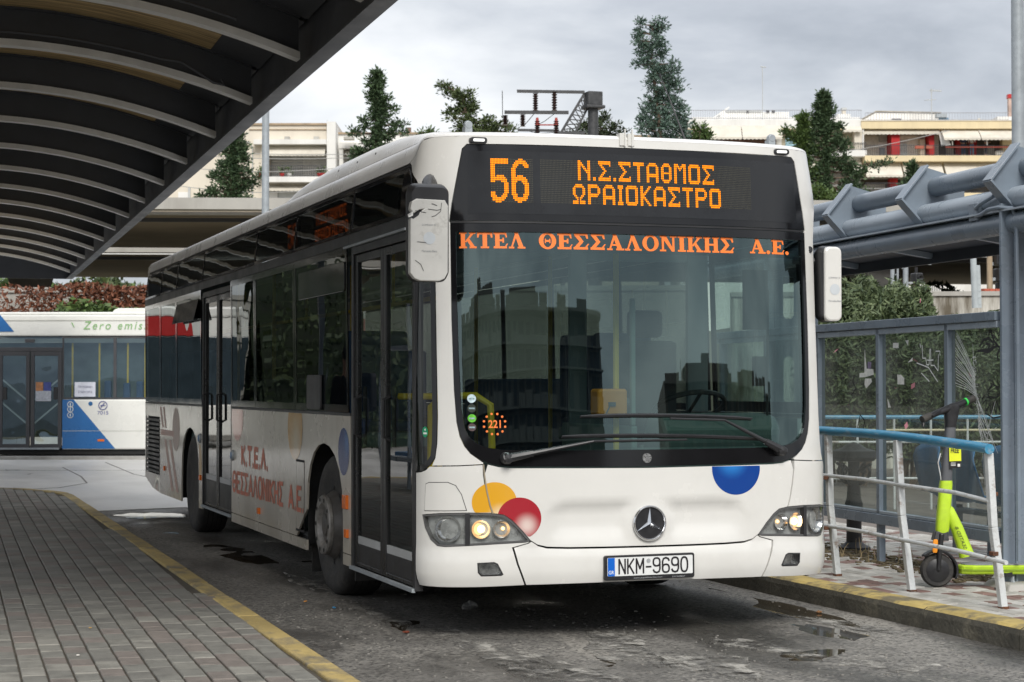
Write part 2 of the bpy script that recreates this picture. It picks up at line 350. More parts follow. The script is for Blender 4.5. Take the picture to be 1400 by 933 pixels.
def patch_mesh(name, outline, fn, holes=(), step=0.08, off=0.0, thick=0.01):
    """curved sheet on surface fn(a,b,off) with real thickness; front smooth, rim sharp"""
    V, F = tri2d(outline, holes, step)
    used = sorted({i for f in F for i in f}); mp = {i: k for k, i in enumerate(used)}
    V = [V[i] for i in used]; F = [tuple(mp[i] for i in f) for f in F]
    top = [fn(a, b, off) for a, b in V]; n = len(V)
    # orient
    f0 = F[len(F)//2]; p = [Vector(top[i]) for i in f0]; nn = (p[1]-p[0]).cross(p[2]-p[0])
    q = Vector(fn(*V[f0[0]], off+0.05))-p[0]
    if nn.dot(q) < 0: F = [tuple(reversed(f)) for f in F]
    vs = list(top); fs = list(F); nsm = len(F)
    if thick:
        cnt = {}
        for f in F:
            for i in range(3):
                a, b = f[i], f[(i+1) % 3]; cnt[(a, b)] = 1
        bd = [(a, b) for (a, b) in cnt if (b, a) not in cnt]
        o = len(vs); ids = {}
        for a, b in bd:
            for i in (a, b):
                if i not in ids:
                    ids[i] = len(vs); vs.append(top[i]); vs.append(fn(*V[i], off-thick))
        for a, b in bd: fs.append((ids[b], ids[a], ids[a]+1, ids[b]+1))
    me = bpy.data.meshes.new(name); me.from_pydata([tuple(v) for v in vs], [], fs)
    me.polygons.foreach_set('use_smooth', [i < nsm for i in range(len(me.polygons))]); me.update(); return me
def patch(name, outline, fn, m, parent, holes=(), step=0.08, off=0.0, thick=0.01, **kw):
    me = patch_mesh(name, outline, fn, holes, step, off, thick)
    o = obj(name, me, m, parent)
    for k, v in kw.items(): o[k] = v
    return o
_TX = {}
def text2d(body, bold=0.0, shear=0.0, spacing=1.0):
    """flat lettering of the built-in font as 2D triangles, normalised to cap height 1 and its width"""
    key = (body, bold, shear, spacing)
    if key in _TX: return _TX[key]
    c = bpy.data.curves.new('lettering', 'FONT'); c.body = body; c.size = 1; c.offset = bold; c.shear = shear; c.space_character = spacing; c.resolution_u = 4
    o = bpy.data.objects.new('lettering', c); COL.objects.link(o)
    dg = bpy.context.evaluated_depsgraph_get(); me = bpy.data.meshes.new_from_object(o.evaluated_get(dg))
    V = [(v.co.x, v.co.y) for v in me.vertices]; F = [tuple(p.vertices) for p in me.polygons]
    bpy.data.objects.remove(o); bpy.data.curves.remove(c); bpy.data.meshes.remove(me)
    x0 = min(v[0] for v in V); x1 = max(v[0] for v in V); y0 = min(v[1] for v in V); y1 = max(v[1] for v in V)
    V = [((x-x0)/(x1-x0), (y-y0)/(y1-y0)) for x, y in V]
    _TX[key] = (V, F); return V, F
def text_on(name, body, fn, x0, y0, x1, y1, off, m, parent, **kw):
    V, F = text2d(body, kw.pop('bold', 0.0), kw.pop('shear', 0.0), kw.pop('spacing', 1.0))
    mb = MB(); mb.add([fn(x0+(x1-x0)*a, y0+(y1-y0)*b, off) for a, b in V], F)
    return obj(name, mb, m, parent, fixn=False, **kw)
# ================================================================== THE BUS (world origin = door-side front corner, length along +Y)
BUSL = 11.95; BW = 2.55; HW = BW/2; CR = 0.42; PN = 2.7
def planY(x):
    t = min(1.0, abs(x-HW)/HW); return CR*(1-max(0.0, 1-t**PN)**(1/PN))
_tab = []; _s = 0.0; _px = HW; _py = 0.0
for i in range(1, 2001):
    u = (i/2000)**2*(pi/2)*1.0 if False else (i/2000)**1.6*(pi/2)                       # param: x = sin-based so the steep end is sampled well
    x = HW - HW*(sin(u)**(2/PN)) ; y = CR*(1-(cos(u)**(2/PN)))
    if i == 2000: x, y = 0.0, CR
    _s += hypot(x-_px, y-_py); _px, _py = x, y; _tab.append((_s, x, y))
L0 = _tab[-1][0]
import bisect
_ss = [t[0] for t in _tab]; _xs = [-t[1] for t in _tab]
def sx(x):
    """perimeter coordinate of a point at front width x"""
    d = x if x <= HW else BW-x
    i = min(len(_tab)-1, bisect.bisect_left(_xs, -d)); s1, x1, _ = _tab[i]; s0, x0, _ = _tab[i-1] if i else (0.0, HW, 0.0)
    v = s0+(s1-s0)*((x0-d)/(x0-x1) if x0 != x1 else 0)
    return -v if x <= HW else v
def sY(Y, right=False): v = L0+(Y-CR); return v if right else -v
def lean(z): return 0.12*max(0.0, z-0.95)/1.9 + (0.0 if z > 0.62 else 0.0)
def plan(s):
    a = abs(s)
    if a >= L0: x, y = 0.0, CR+(a-L0)
    else:
        i = bisect.bisect_left(_ss, a); i = min(max(i, 0), len(_tab)-1)
        s1, x1, y1 = _tab[i]; s0, x0, y0 = _tab[i-1] if i else (0.0, HW, 0.0)
        t = (a-s0)/(s1-s0) if s1 > s0 else 0; x = x0+(x1-x0)*t; y = y0+(y1-y0)*t
    return (x, y) if s <= 0 else (BW-x, y)
def pnorm(s):
    e = 0.004; a = plan(s-e); b = plan(s+e); dx, dy = b[0]-a[0], b[1]-a[1]; L = hypot(dx, dy); return (dy/L, -dx/L)
def sstep(a, b, t): t = max(0, min(1, (t-a)/(b-a))); return t*t*(3-2*t)
def disp(x, z, s):
    """pressed relief of the front: recess round the emblem, lip of the bumper, shoulder"""
    d = 0.0
    if abs(s) < L0 and z < 0.96:
        ax = abs(x-HW)
        top = 0.768-0.02*sstep(0.45, 0.66, ax)-0.10*sstep(0.52, 0.68, ax)**2
        d -= 0.024*(1-sstep(0.48, 0.66, ax))*sstep(0.0, 0.034, top-z)*(1-sstep(0.12, 0.245, top-z))
        r = hypot(x-HW, z-0.645)
        d += 0.024*(1-sstep(0.105, 0.19, r))*(1-sstep(0.48, 0.66, ax))*sstep(0.0, 0.034, top-z)*(1-sstep(0.12, 0.245, top-z))
    if z < 0.50: d += 0.012*sstep(0, 0.03, 0.515-z)*(1 if abs(s) < L0-0.3 else max(0, 1-(abs(s)-L0+0.3)/0.3))
    if z < 0.40 and abs(s) < L0+0.2: d -= 0.035*((0.40-z)/0.12)**2
    return d
def SF(s, z, off=0.0):
    x, y = plan(s); nx_, ny_ = pnorm(s)
    o = off + (disp(x, z, s) if z < 0.96 else 0.0)
    tuck = 0.0
    if z > 2.35 and abs(s) > L0-0.4: tuck = 0.05*((z-2.35)/0.4)**2*min(1, (abs(s)-L0+0.4)/0.4)
    w = max(0.0, -ny_)
    return (x+nx_*(o-tuck), y+ny_*(o-tuck)+lean(z), z)
def FX(x, z, off=0.0): return SF(sx(x), z, off)
def SX(pts): return [(sx(x), z) for x, z in pts]
def MIR(pts): return [(-s, z) for s, z in pts][::-1]
def SYL(pts): return [(sY(Y), z) for Y, z in pts]
def SYR(pts): return [(sY(Y, True), z) for Y, z in pts]

bus = thing('city_bus', 'white city bus with orange route 56 display and coloured balls on its front', 'bus', (0, 0, 0))
def arc(cx_, cz, r, a0, a1, n=8): return [(cx_+r*cos(radians(a0+(a1-a0)*i/n)), cz+r*sin(radians(a0+(a1-a0)*i/n))) for i in range(n+1)]
# ---- front openings
ws_half = [(0.47, 0.970), (0.40, 0.976), (0.34, 0.992), (0.29, 1.015), (0.25, 1.045), (0.22, 1.085), (0.197, 1.14), (0.182, 1.22), (0.172, 1.4), (0.166, 1.8), (0.168, 2.34)]
ws_l = SX(ws_half); ws_open = [(sx(HW), 0.962)]+ws_l+MIR(ws_l)
ws_open = ws_l[::-1]+[(sx(HW), 0.962)]+MIR(ws_l)[::-1]
sign_l = SX([(0.166, 2.352), (0.18, 2.45), (0.238, 2.76), (0.262, 2.787)])
sign_open = sign_l[::-1]+MIR(sign_l)[::-1]
def shrink(P, d):
    """inset a closed polygon by d"""
    n = len(P); out = []; A = sum(P[i][0]*P[(i+1) % n][1]-P[(i+1) % n][0]*P[i][1] for i in range(n)); sg = 1 if A > 0 else -1
    for i in range(n):
        a, b, c = P[i-1], P[i], P[(i+1) % n]
        e1 = (b[0]-a[0], b[1]-a[1]); e2 = (c[0]-b[0], c[1]-b[1]); l1 = hypot(*e1) or 1e-9; l2 = hypot(*e2) or 1e-9
        n1 = (-e1[1]/l1*sg, e1[0]/l1*sg); n2 = (-e2[1]/l2*sg, e2[0]/l2*sg); k = 1+n1[0]*n2[0]+n1[1]*n2[1]; k = max(k, 0.4)
        out.append((b[0]+(n1[0]+n2[0])/k*d, b[1]+(n1[1]+n2[1])/k*d))
    return out
glass_half = [(0.62, 1.062), (0.42, 1.066), (0.335, 1.08), (0.28, 1.105), (0.245, 1.14), (0.222, 1.20), (0.207, 1.3), (0.198, 1.6), (0.195, 1.9), (0.197, 2.29)]
g_l = SX(glass_half); glass_open = g_l[::-1]+[(sx(HW), 1.060)]+MIR(g_l)[::-1]
patch('windscreen_surround', shrink(ws_open, 0.003), SF, BLK, bus, holes=[glass_open], step=0.07, off=0.0, thick=0.012)
wsc = patch('windscreen', shrink(glass_open, -0.004), SF, WSG, bus, step=0.07, off=-0.0135, thick=0)
strip = [(sx(0.2), 2.178), (sx(BW-0.2), 2.178), (sx(BW-0.2), 2.289), (sx(0.2), 2.289)]
patch('tint_strip', strip, SF, STRIP, wsc, step=0.07, off=-0.016, thick=0)
patch('destination_sign', shrink(sign_open, 0.002), SF, BLK, bus, step=0.07, off=0.0, thick=0.015)
sign = bus.children[-1]
m_ = mat('sign_screen', (0.012, 0.0125, 0.014), 0.16, var=0.15, scale=2, dirt=(0.035, 0.038, 0.042), dirt_amt=0.5, rvar=0.04)
patch('sign_screen', [(sx(0.262), 2.392), (sx(BW-0.235), 2.392), (sx(BW-0.25), 2.748), (sx(0.272), 2.748)], SF, m_, sign, step=0.1, off=0.0022, thick=0)
# front mask: white pillars and header in one pressed piece
def zroof(s): a = abs(s); t = sstep(L0-0.20, L0+0.12, a); return 2.835*(1-t)+2.715*t
edgeL = [(sY(0.50), 2.714), (sY(0.46), 2.70), (sY(0.42), 2.66), (sx(0.012), 2.60), (sx(0.04), 2.52), (sx(0.07), 2.42), (sx(0.088), 2.3), (sx(0.093), 2.0), (sx(0.093), 1.25), (sx(0.088), 1.10), (sx(0.078), 1.02), (sx(0.062), 0.978)]
topL = [(-L0-0.08+i*(L0+0.08)/14.0, 0) for i in range(15)]; topL = [(s, zroof(s)) for s, _ in topL]
inner = ws_l[::-1][:-2]   # from top (2.34) to low
innerL = [(sx(0.166), 2.346)]+[p for p in ws_l[::-1] if p[1] > 1.0]+[(sx(0.318), 0.994), (sx(0.316), 0.988), (sx(0.19), 0.981)]
outlineL = [(s, z) for s, z in edgeL[::-1]]+topL
signin = [(sx(HW), 2.789)]+[(s, z) for s, z in SX([(0.262, 2.789), (0.236, 2.762), (0.177, 2.45), (0.163, 2.352)])]
left = outlineL+signin[0:0]
mask_left = edgeL[::-1]+topL+signin+innerL[1:]
def dedupe(P):
    o = []
    for p in P:
        if not o or hypot(p[0]-o[-1][0], p[1]-o[-1][1]) > 1e-4: o.append(p)
    return o
mask_left = dedupe(mask_left)
for P in (mask_left, MIR(mask_left)): patch('front_pillar', P, SF, WHITE, bus, step=0.06, off=0.002, thick=0.03)
# black strip between windscreen and sign
patch('sign_sill', [(sx(0.170), 2.3405), (sx(BW-0.170), 2.3405), (sx(BW-0.170), 2.3515), (sx(0.170), 2.3515)], SF, BLKM, bus, step=0.08, off=-0.004, thick=0.01)
# ---- lower front panels
g = 0.004
seamx = [(0.318, 0.985), (0.322, 0.93), (0.335, 0.84), (0.352, 0.76), (0.368, 0.712)]
hl_top = [(0.368, 0.712), (0.43, 0.702), (0.47, 0.675), (0.52, 0.625), (0.575, 0.560)]
hoodbot = [(0.575, 0.560), (0.615, 0.535), (0.67, 0.522), (0.80, 0.517), (1.0, 0.515), (HW, 0.514)]
wsbot = [(HW, 0.959), (0.47, 0.967), (0.40, 0.973), (0.34, 0.988)]
hoodL = SX(seamx[1:]+hl_top[1:]+hoodbot[1:]); hoodtop = SX(wsbot)
hood = dedupe(hoodL + MIR(hoodL)[1:] + [(-s, z) for s, z in hoodtop[::-1]] + hoodtop[1:])
patch('bonnet_panel', shrink(hood, 0.003), SF, WHITE, bus, step=0.03, off=0.0, thick=0.02)
# corner panels
doorE = sY(0.352)
hlbox = [(0.022, 0.700), (0.10, 0.712), (0.24, 0.716), (0.368, 0.712), (0.43, 0.702), (0.47, 0.675), (0.52, 0.625), (0.575, 0.560), (0.55, 0.552), (0.40, 0.545), (0.25, 0.536), (0.12, 0.528), (0.085, 0.532), (0.055, 0.565), (0.032, 0.63)]
HLP = SX(hlbox)
cornU = [(doorE, 0.715), (doorE, 0.935)]+SX([(0.018, 0.940), (0.035, 0.952), (0.05, 0.975), (0.20, 0.975)])+[(sx(0.262), 1.02)]+SX([(0.29, 1.005), (0.315, 0.992)])+SX([(p[0]-0.004, p[1]) for p in seamx[1:]])+SX([(0.24, 0.722), (0.10, 0.718), (0.022, 0.706)])
cornU = dedupe(cornU)
cornU = dedupe([(doorE, 0.300)]+[(doorE, 0.935)]+SX([(0.018, 0.940), (0.035, 0.952), (0.05, 0.973), (0.19, 0.977), (0.316, 0.984)])+SX([(p[0]-0.005, p[1]) for p in seamx[1:]])+SX([(0.43, 0.704), (0.47, 0.677), (0.52, 0.627), (0.577, 0.558)]) + SX([(0.56, 0.545), (0.475, 0.522), (0.50, 0.43), (0.545, 0.312)])+SX([(0.3, 0.303), (0.1, 0.3), (0.02, 0.3)]))
FOG = SX([(0.285, 0.440), (0.375, 0.445), (0.395, 0.435), (0.425, 0.375), (0.415, 0.368), (0.305, 0.365), (0.288, 0.385)])
FOGB = SX([(0.262, 0.458), (0.39, 0.462), (0.415, 0.45), (0.452, 0.37), (0.44, 0.352), (0.30, 0.347), (0.268, 0.37)])
hlh = shrink(HLP, -0.003)
def front_pair(P, m, name, holes=(), **kw):
    a = patch(name, P, SF, m, bus, holes=holes, **kw)
    b = patch(name, MIR(P), SF, m, bus, holes=[MIR(h) for h in holes], **kw); return a, b
front_pair(shrink(cornU, 0.002), WHITE, 'corner_panel', holes=[hlh, FOG], step=0.04, off=0.0, thick=0.025)
# bumper centre
bump = SX([(0.582, 0.556), (0.62, 0.530), (0.67, 0.516), (0.80, 0.511), (1.0, 0.509), (HW, 0.508)])
bump = dedupe(SX([(0.552, 0.312), (0.507, 0.43), (0.482, 0.522), (0.565, 0.545)])+bump)
bumpF = dedupe(bump+MIR(bump)[1:]+[(sx(HW), 0.318)])
patch('bumper', shrink(bumpF, 0.002), SF, WHITE, bus, step=0.04, off=0.0, thick=0.03)
# unseen dark backing added so the panel gaps read black
patch('gap_backing', SX([(0.02, 0.33), (0.02, 0.93), (0.5, 0.955)])[::1]+MIR(SX([(0.02, 0.33), (0.02, 0.93), (0.5, 0.955)])), SF, UND, bus, step=0.12, off=-0.10, thick=0.01)
# ---- headlights: housing, reflectors, bulb, lens
def headlight(mir):
    T = (lambda P: MIR(P)) if mir else (lambda P: P)
    hl = patch('headlight', T(shrink(HLP, 0.0)), SF, mat('lamp_surround', (0.10, 0.10, 0.10), 0.35), bus, holes=[T(shrink(HLP, 0.010))], step=0.04, off=0.001, thick=0.03)
    x = (lambda v: BW-v) if mir else (lambda v: v)
    refl = mat('lamp_reflector', (0.50, 0.51, 0.51), 0.3, metal=0.3, var=0.3, scale=14, rvar=0.12)
    patch('reflector', T(shrink(HLP, 0.010)), SF, refl, hl, step=0.04, off=-0.026, thick=0.01)
    patch('divider', T(SX([(0.222, 0.535), (0.246, 0.536), (0.246, 0.712), (0.222, 0.712)])), SF, BLKM, hl, step=0.05, off=0.003, thick=0.05)
    def bowl(cx_, cz, r, mm, nm, dep=0.045, o0=-0.045):
        mb = MB(); c = Vector(FX(x(cx_), cz, o0)); q = Vector(FX(x(cx_), cz, o0+0.01))-c; q.normalize()
        a = q.orthogonal().normalized(); b = q.cross(a); prof = [(r, dep), (r*0.93, dep*0.8), (r*0.7, dep*0.35), (r*0.35, 0.004), (0.0, 0.0)]; vs = []; fs = []; n = 20
        for rr, h in prof:
            for k in range(n): vs.append(c+q*h+(a*cos(2*pi*k/n)+b*sin(2*pi*k/n))*rr)
        for i in range(len(prof)-1):
            for k in range(n): fs.append((i*n+k, i*n+(k+1) % n, (i+1)*n+(k+1) % n, (i+1)*n+k))
        mb.add(vs, fs); return obj(nm, mb, mm, hl, smooth=True)
    chr2 = mat('lamp_bowl', (0.62, 0.62, 0.62), 0.16, metal=1, var=0.2, scale=20)
    bowl(0.305, 0.625, 0.052, chr2, 'reflector_bowl'); bowl(0.415, 0.625, 0.048, chr2, 'reflector_bowl'); bowl(0.135, 0.625, 0.075, chr2, 'reflector_bowl')
    mb = MB(); c = FX(x(0.305), 0.625, -0.015); mb.lathe([(0.0, -0.02), (0.016, -0.014), (0.022, 0.0), (0.016, 0.014), (0.0, 0.02)], c, 'y', 16); obj('bulb', mb, LAMPE, hl, smooth=True)
    mb = MB(); c = FX(x(0.305), 0.625, -0.030); mb.lathe([(0.0, -0.006), (0.032, -0.003), (0.043, 0.006)], c, 'y', 20); obj('glow_disc', mb, emit('lamp_glow', (1.0, 0.56, 0.24), 1.2), hl, smooth=True)  # glowing disc added to paint the warm halo round the bulb
    mb = MB(); c = FX(x(0.425), 0.628, -0.02); mb.lathe([(0.0, -0.012), (0.010, 0.0), (0.0, 0.012)], c, 'y', 10); obj('bulb', mb, emit('parking_bulb', (1, 0.55, 0.2), 3.0), hl, smooth=True)
    mb = MB(); c = Vector(FX(x(0.42), 0.62, -0.03)); mb.tube([c+Vector((0.05 if not mir else -0.05, 0, 0.02)), c+Vector((0.09 if not mir else -0.09, -0.01, -0.03))], 0.012, 8); obj('trim', mb, CHR, hl, smooth=True)
    patch('lens', T(shrink(HLP, 0.011)), SF, LENS, hl, step=0.05, off=0.0, thick=0)
    return hl
headlight(False); headlight(True)
for mir in (False, True):
    T = (lambda P: MIR(P)) if mir else (lambda P: P)
    fo = patch('fog_light', T(FOG), SF, BLKM, bus, holes=[T(shrink(FOG, 0.007))], step=0.04, off=0.001, thick=0.03)
    patch('reflector', T(shrink(FOG, 0.003)), SF, mat('fog_reflector', (0.42, 0.43, 0.44), 0.2, metal=0.8, var=0.5, scale=18), fo, step=0.05, off=-0.03, thick=0.0)
    patch('lens', T(shrink(FOG, 0.006)), SF, LENS, fo, step=0.05, off=-0.004, thick=0)
# ---- coloured balls (flat print) on the front
def ballmat(name, rim_, mid, hx, hz, r0, r1, axes=(0, 2), sc=(1, 1)):
    m, n, l = _nt(name); out = n.new('ShaderNodeOutputMaterial'); b = n.new('ShaderNodeBsdfPrincipled'); l.new(b.outputs[0], out.inputs[0])
    tcn = n.new('ShaderNodeTexCoord'); sp = n.new('ShaderNodeSeparateXYZ'); l.new(tcn.outputs['Object'], sp.inputs[0])
    def mt(op, a, b_):
        q = n.new('ShaderNodeMath'); q.operation = op
        for i, v in enumerate((a, b_)):
            if isinstance(v, (int, float)): q.inputs[i].default_value = v
            else: l.new(v, q.inputs[i])
        return q.outputs[0]
    dx = mt('MULTIPLY', mt('SUBTRACT', sp.outputs[axes[0]], hx), sc[0]); dz = mt('MULTIPLY', mt('SUBTRACT', sp.outputs[axes[1]], hz), sc[1])
    d = mt('SQRT', mt('ADD', mt('MULTIPLY', dx, dx), mt('MULTIPLY', dz, dz)), 0)
    r = n.new('ShaderNodeMapRange'); r.interpolation_type = 'SMOOTHSTEP'; r.inputs[1].default_value = r0; r.inputs[2].default_value = r1; l.new(d, r.inputs[0])
    mm = n.new('ShaderNodeMix'); mm.data_type = 'RGBA'; l.new(r.outputs[0], mm.inputs[0]); mm.inputs[6].default_value = (*mid, 1); mm.inputs[7].default_value = (*rim_, 1)
    l.new(mm.outputs[2], b.inputs['Base Color']); b.inputs['Roughness'].default_value = 0.2; b.inputs['Coat Weight'].default_value = 0.5; return m
OBALL = ballmat('amber_ball_print', (0.72, 0.36, 0.015), (0.80, 0.62, 0.38), 0.41, 0.70, 0.01, 0.085)
RBALL = ballmat('red_ball_print', (0.36, 0.006, 0.018), (0.70, 0.55, 0.50), 0.555, 0.645, 0.005, 0.085)
BBALL = ballmat('blue_ball_print', (0.0, 0.045, 0.26), (0.02, 0.22, 0.62), 1.80, 1.0, 0.02, 0.13)
def clipP(P, test): return [p for p in P if test(*p)]
seamf = lambda z: (0.322 if z > 0.93 else 0.335+(0.84-z)*0.21 if z < 0.84 else 0.322+(0.93-z)*0.14)
redc = (0.515, 0.685, 0.118)
amb = []
for i in range(64):
    t = 2*pi*i/64; x = 0.378+0.122*cos(t); z = 0.775+0.112*sin(t)
    amb.append((x, z))
def cut_low(P, f): return [(x, max(z, f(x))) for x, z in P]
hltopf = lambda x: 0.7145 if x < 0.37 else (0.712-(x-0.368)*0.16 if x < 0.43 else (0.702-(x-0.43)*0.68 if x < 0.47 else 0.677-(x-0.47)*1.05))
ambc = dedupe(SX(cut_low(amb, lambda x: hltopf(x)+0.004)))
patch('amber_ball_decal', ambc, SF, OBALL, bus, step=0.03, off=0.0008, thick=0)
redp = dedupe(SX(cut_low([(0.515+0.122*cos(2*pi*i/64), 0.685+0.116*sin(2*pi*i/64)) for i in range(64)], lambda x: hltopf(x)+0.004)))
patch('red_ball_decal', redp, SF, RBALL, bus, step=0.03, off=0.0016, thick=0)
blup = dedupe(SX([(1.828+0.158*cos(2*pi*i/64), min(0.9585, 0.945+0.152*sin(2*pi*i/64))) for i in range(64)]))
patch('blue_ball_decal', blup, SF, BBALL, bus, step=0.04, off=0.0008, thick=0)
# the thin open bonnet seam between pillar foot and headlight
mb = MB(); mb.tube([FX(x+0.001, z, 0.002) for x, z in seamx], 0.0045, 6); obj('seam_strip', mb, mat('seam_rubber', (0.30, 0.26, 0.19), 0.6), bus, smooth=True)
# flap above the door-side headlight
fl = SX([(0.030, 0.722), (0.034, 0.875), (0.048, 0.885), (0.135, 0.888), (0.175, 0.870), (0.205, 0.82), (0.232, 0.728)])
patch('headlight_flap', shrink(fl, 0.0), SF, BLKM, bus, holes=[shrink(fl, 0.0035)], step=0.05, off=0.0012, thick=0)
patch('headlight_flap', shrink(fl, 0.004), SF, WHITE, bus, step=0.05, off=0.004, thick=0.003)
# ---- emblem
em = thing('emblem', '', '', (HW, 0, 0)); del em['label']; del em['category']; em.parent = bus
def FC(a, b, d): return (a, -d, b)
EY = -disp(HW, 0.645, 0)
mb = MB(); mb.lathe([(0.0, -0.004), (0.093, -0.004), (0.093, -0.010), (0.0, -0.012)], (0, -0.002, 0.645), 'y', 40); 
obj('disc', mb, BPL, em)
mb = MB(); n = 48; prof = [(0.094+0.0075*cos(t), -0.012+0.009*sin(t)) for t in [2*pi*k/10 for k in range(11)]]
mb.lathe(prof, (0, -0.002, 0.645), 'y', 48, closed=True); obj('ring', mb, CHR, em, smooth=True)
mb = MB()
for k in range(3):
    a = pi/2+2*pi*k/3; tip = Vector((cos(a)*0.092, -0.016, 0.645+sin(a)*0.092)); c0 = Vector((0, -0.034, 0.645)); 
    for sg in (-1, 1):
        b = a+sg*pi/3; q = Vector((cos(b)*0.0165, -0.014, 0.645+sin(b)*0.0165)); mb.add([c0, tip, q], [(0, 1, 2)])
obj('star', mb, CHR, em)
bd = MB(); bd.lathe([(0.0, -0.003), (0.026, -0.003), (0.028, -0.0), (0.028, 0.006)], (HW-0.01, 0.0, 1.012), 'y', 28)
bg = obj('badge', bd, mat('badge_silver', (0.35, 0.35, 0.35), 0.3, metal=0.7, var=0.4, scale=90), bus, smooth=True)
mb = MB(); 
for k in range(3):
    a = pi/2+2*pi*k/3; mb.add([(HW-0.01+cos(a)*0.018, -0.0065, 1.012+sin(a)*0.018), (HW-0.01+cos(a+1.05)*0.004, -0.0065, 1.012+sin(a+1.05)*0.004), (HW-0.01+cos(a-1.05)*0.004, -0.0065, 1.012+sin(a-1.05)*0.004)], [(0, 1, 2)])
obj('star', mb, CHR, bg)
mb = MB(); mb.lathe([(0.0, 0.0), (0.02, 0.0), (0.021, 0.004)], FX(BW-0.128, 2.24, 0.004), 'y', 20); pe = obj('pillar_emblem', mb, BPL, bus)
mb = MB(); c = FX(BW-0.128, 2.24, 0.007)
for k in range(3):
    a = pi/2+2*pi*k/3; mb.add([(c[0]+cos(a)*0.017, c[1]-0.003, c[2]+sin(a)*0.017), (c[0]+cos(a+1.05)*0.003, c[1]-0.003, c[2]+sin(a+1.05)*0.003), (c[0]+cos(a-1.05)*0.003, c[1]-0.003, c[2]+sin(a-1.05)*0.003)], [(0, 1, 2)])
obj('star', mb, CHR, pe)
# ---- licence plate (slightly tilted)
pl = thing('licence_plate', '', '', (1.268, -0.030, 0.400)); del pl['label']; del pl['category']; pl.parent = bus; pl.rotation_euler = (0, radians(-0.4), 0)
mb = MB(); PF = rrect(-0.275, -0.070, 0.275, 0.070, 0.012); mb.prism(PF, lambda a, b, d: (a, d, b), 0.0, 0.020); obj('frame', mb, BPL, pl, bevel=0.003)
mb = MB(); mb.prism(rrect(-0.258, -0.046, 0.262, 0.058, 0.006), lambda a, b, d: (a, d, b), -0.003, 0.002); obj('plate', mb, mat('plate_white', (0.72, 0.73, 0.72), 0.4, var=0.03, scale=20), pl)
PFN = lambda a, b, o: (a, -0.003-o, b)
mb = MB(); mb.add([PFN(-0.256, -0.045, 0.001), PFN(-0.214, -0.045, 0.001), PFN(-0.214, 0.057, 0.001), PFN(-0.256, 0.057, 0.001)], [(0, 1, 2, 3)]); obj('blue_band', mb, mat('plate_blue', (0.0, 0.12, 0.55), 0.4), pl, fixn=False)
text_on('country_code', 'GR', PFN, -0.252, -0.034, -0.219, -0.014, 0.002, mat('plate_letter_white', (0.75, 0.8, 0.85), 0.4), pl, bold=0.01)
PBK = mat('plate_black', (0.015, 0.013, 0.015), 0.4)
# plate characters as strokes (narrow road-sign style)
def strokes(name, items, fn, off, w, m, parent, wz=1.0):
    mb = MB(); z = off
    for P, closed in items:
        n = len(P)
        for i in range(n if closed else n-1):
            a = Vector(P[i]+(0,)); b = Vector(P[(i+1) % n]+(0,)); d = (b-a); 
            if d.length < 1e-6: continue
            d.normalize(); q = Vector((-d.y, d.x*wz, 0))*w/2; e_ = Vector((d.x, d.y*wz, 0))*w*0.25; z += 0.00002
            mb.add([fn(p.x, p.y, z) for p in (a-q-e_, b-q+e_, b+q+e_, a+q-e_)], [(0, 1, 2, 3)])
    return obj(name, mb, m, parent, fixn=False)
def O_(x, y, w, h, k=18): return ([(x+w/2+w/2*sgn(cos(2*pi*i/k))*abs(cos(2*pi*i/k))**0.75, y+h/2+h/2*sgn(sin(2*pi*i/k))*abs(sin(2*pi*i/k))**0.85) for i in range(k)], True)
def sgn(v): return -1 if v < 0 else 1
def C_(c, x, y, w, h):
    if c == 'N': return [([(x, y), (x, y+h)], False), ([(x, y+h), (x+w, y)], False), ([(x+w, y), (x+w, y+h)], False)]
    if c == 'K': return [([(x, y), (x, y+h)], False), ([(x+w, y+h), (x, y+h*0.38)], False), ([(x+w*0.28, y+h*0.55), (x+w, y)], False)]
    if c == 'M': return [([(x, y), (x, y+h)], False), ([(x, y+h), (x+w/2, y+h*0.3), (x+w, y+h)], False), ([(x+w, y+h), (x+w, y)], False)]
    if c == '-': return [([(x, y+h*0.42), (x+w, y+h*0.42)], False)]
    if c == '0': return [O_(x, y, w, h)]
    if c == '9': return [O_(x, y+h*0.46, w, h*0.54), ([(x+w, y+h*0.73), (x+w, y+h*0.25), (x+w*0.85, y+h*0.06), (x+w*0.5, y), (x+w*0.15, y+h*0.06), (x, y+h*0.2)], False)]
    if c == '6': return [O_(x, y, w, h*0.54), ([(x, y+h*0.27), (x, y+h*0.75), (x+w*0.15, y+h*0.94), (x+w*0.5, y+h), (x+w*0.85, y+h*0.94), (x+w, y+h*0.8)], False)]
    return []
it = []; xs = -0.188
for c, w in (('N', .036), ('K', .036), ('M', .042), ('-', .030), ('9', .040), ('6', .040), ('9', .040), ('0', .040)):
    it += C_(c, xs, -0.034, w, 0.082); xs += w+(0.0165 if c != '-' else 0.014)
strokes('characters', it, PFN, 0.0012, 0.0098, PBK, pl)
mb = MB(); mb.add([(-0.0095+0.0125*cos(2*pi*i/20), -0.0046, 0.034+0.0125*sin(2*pi*i/20)) for i in range(20)], [tuple(range(20))]); obj('stamp', mb, mat('plate_stamp', (0.33, 0.34, 0.35), 0.5, var=0.15, scale=150), pl)
text_on('dealer_text', 'www.papadimitriou.com', lambda a, b, o: (a, -o, b), -0.10, -0.0655, 0.075, -0.056, 0.0006, mat('plate_grey_text', (0.35, 0.36, 0.37), 0.5), pl)
text_on('dealer_text', '210 5598807', lambda a, b, o: (a, -o, b), 0.135, -0.0645, 0.215, -0.057, 0.0006, MATS['plate_grey_text'], pl)

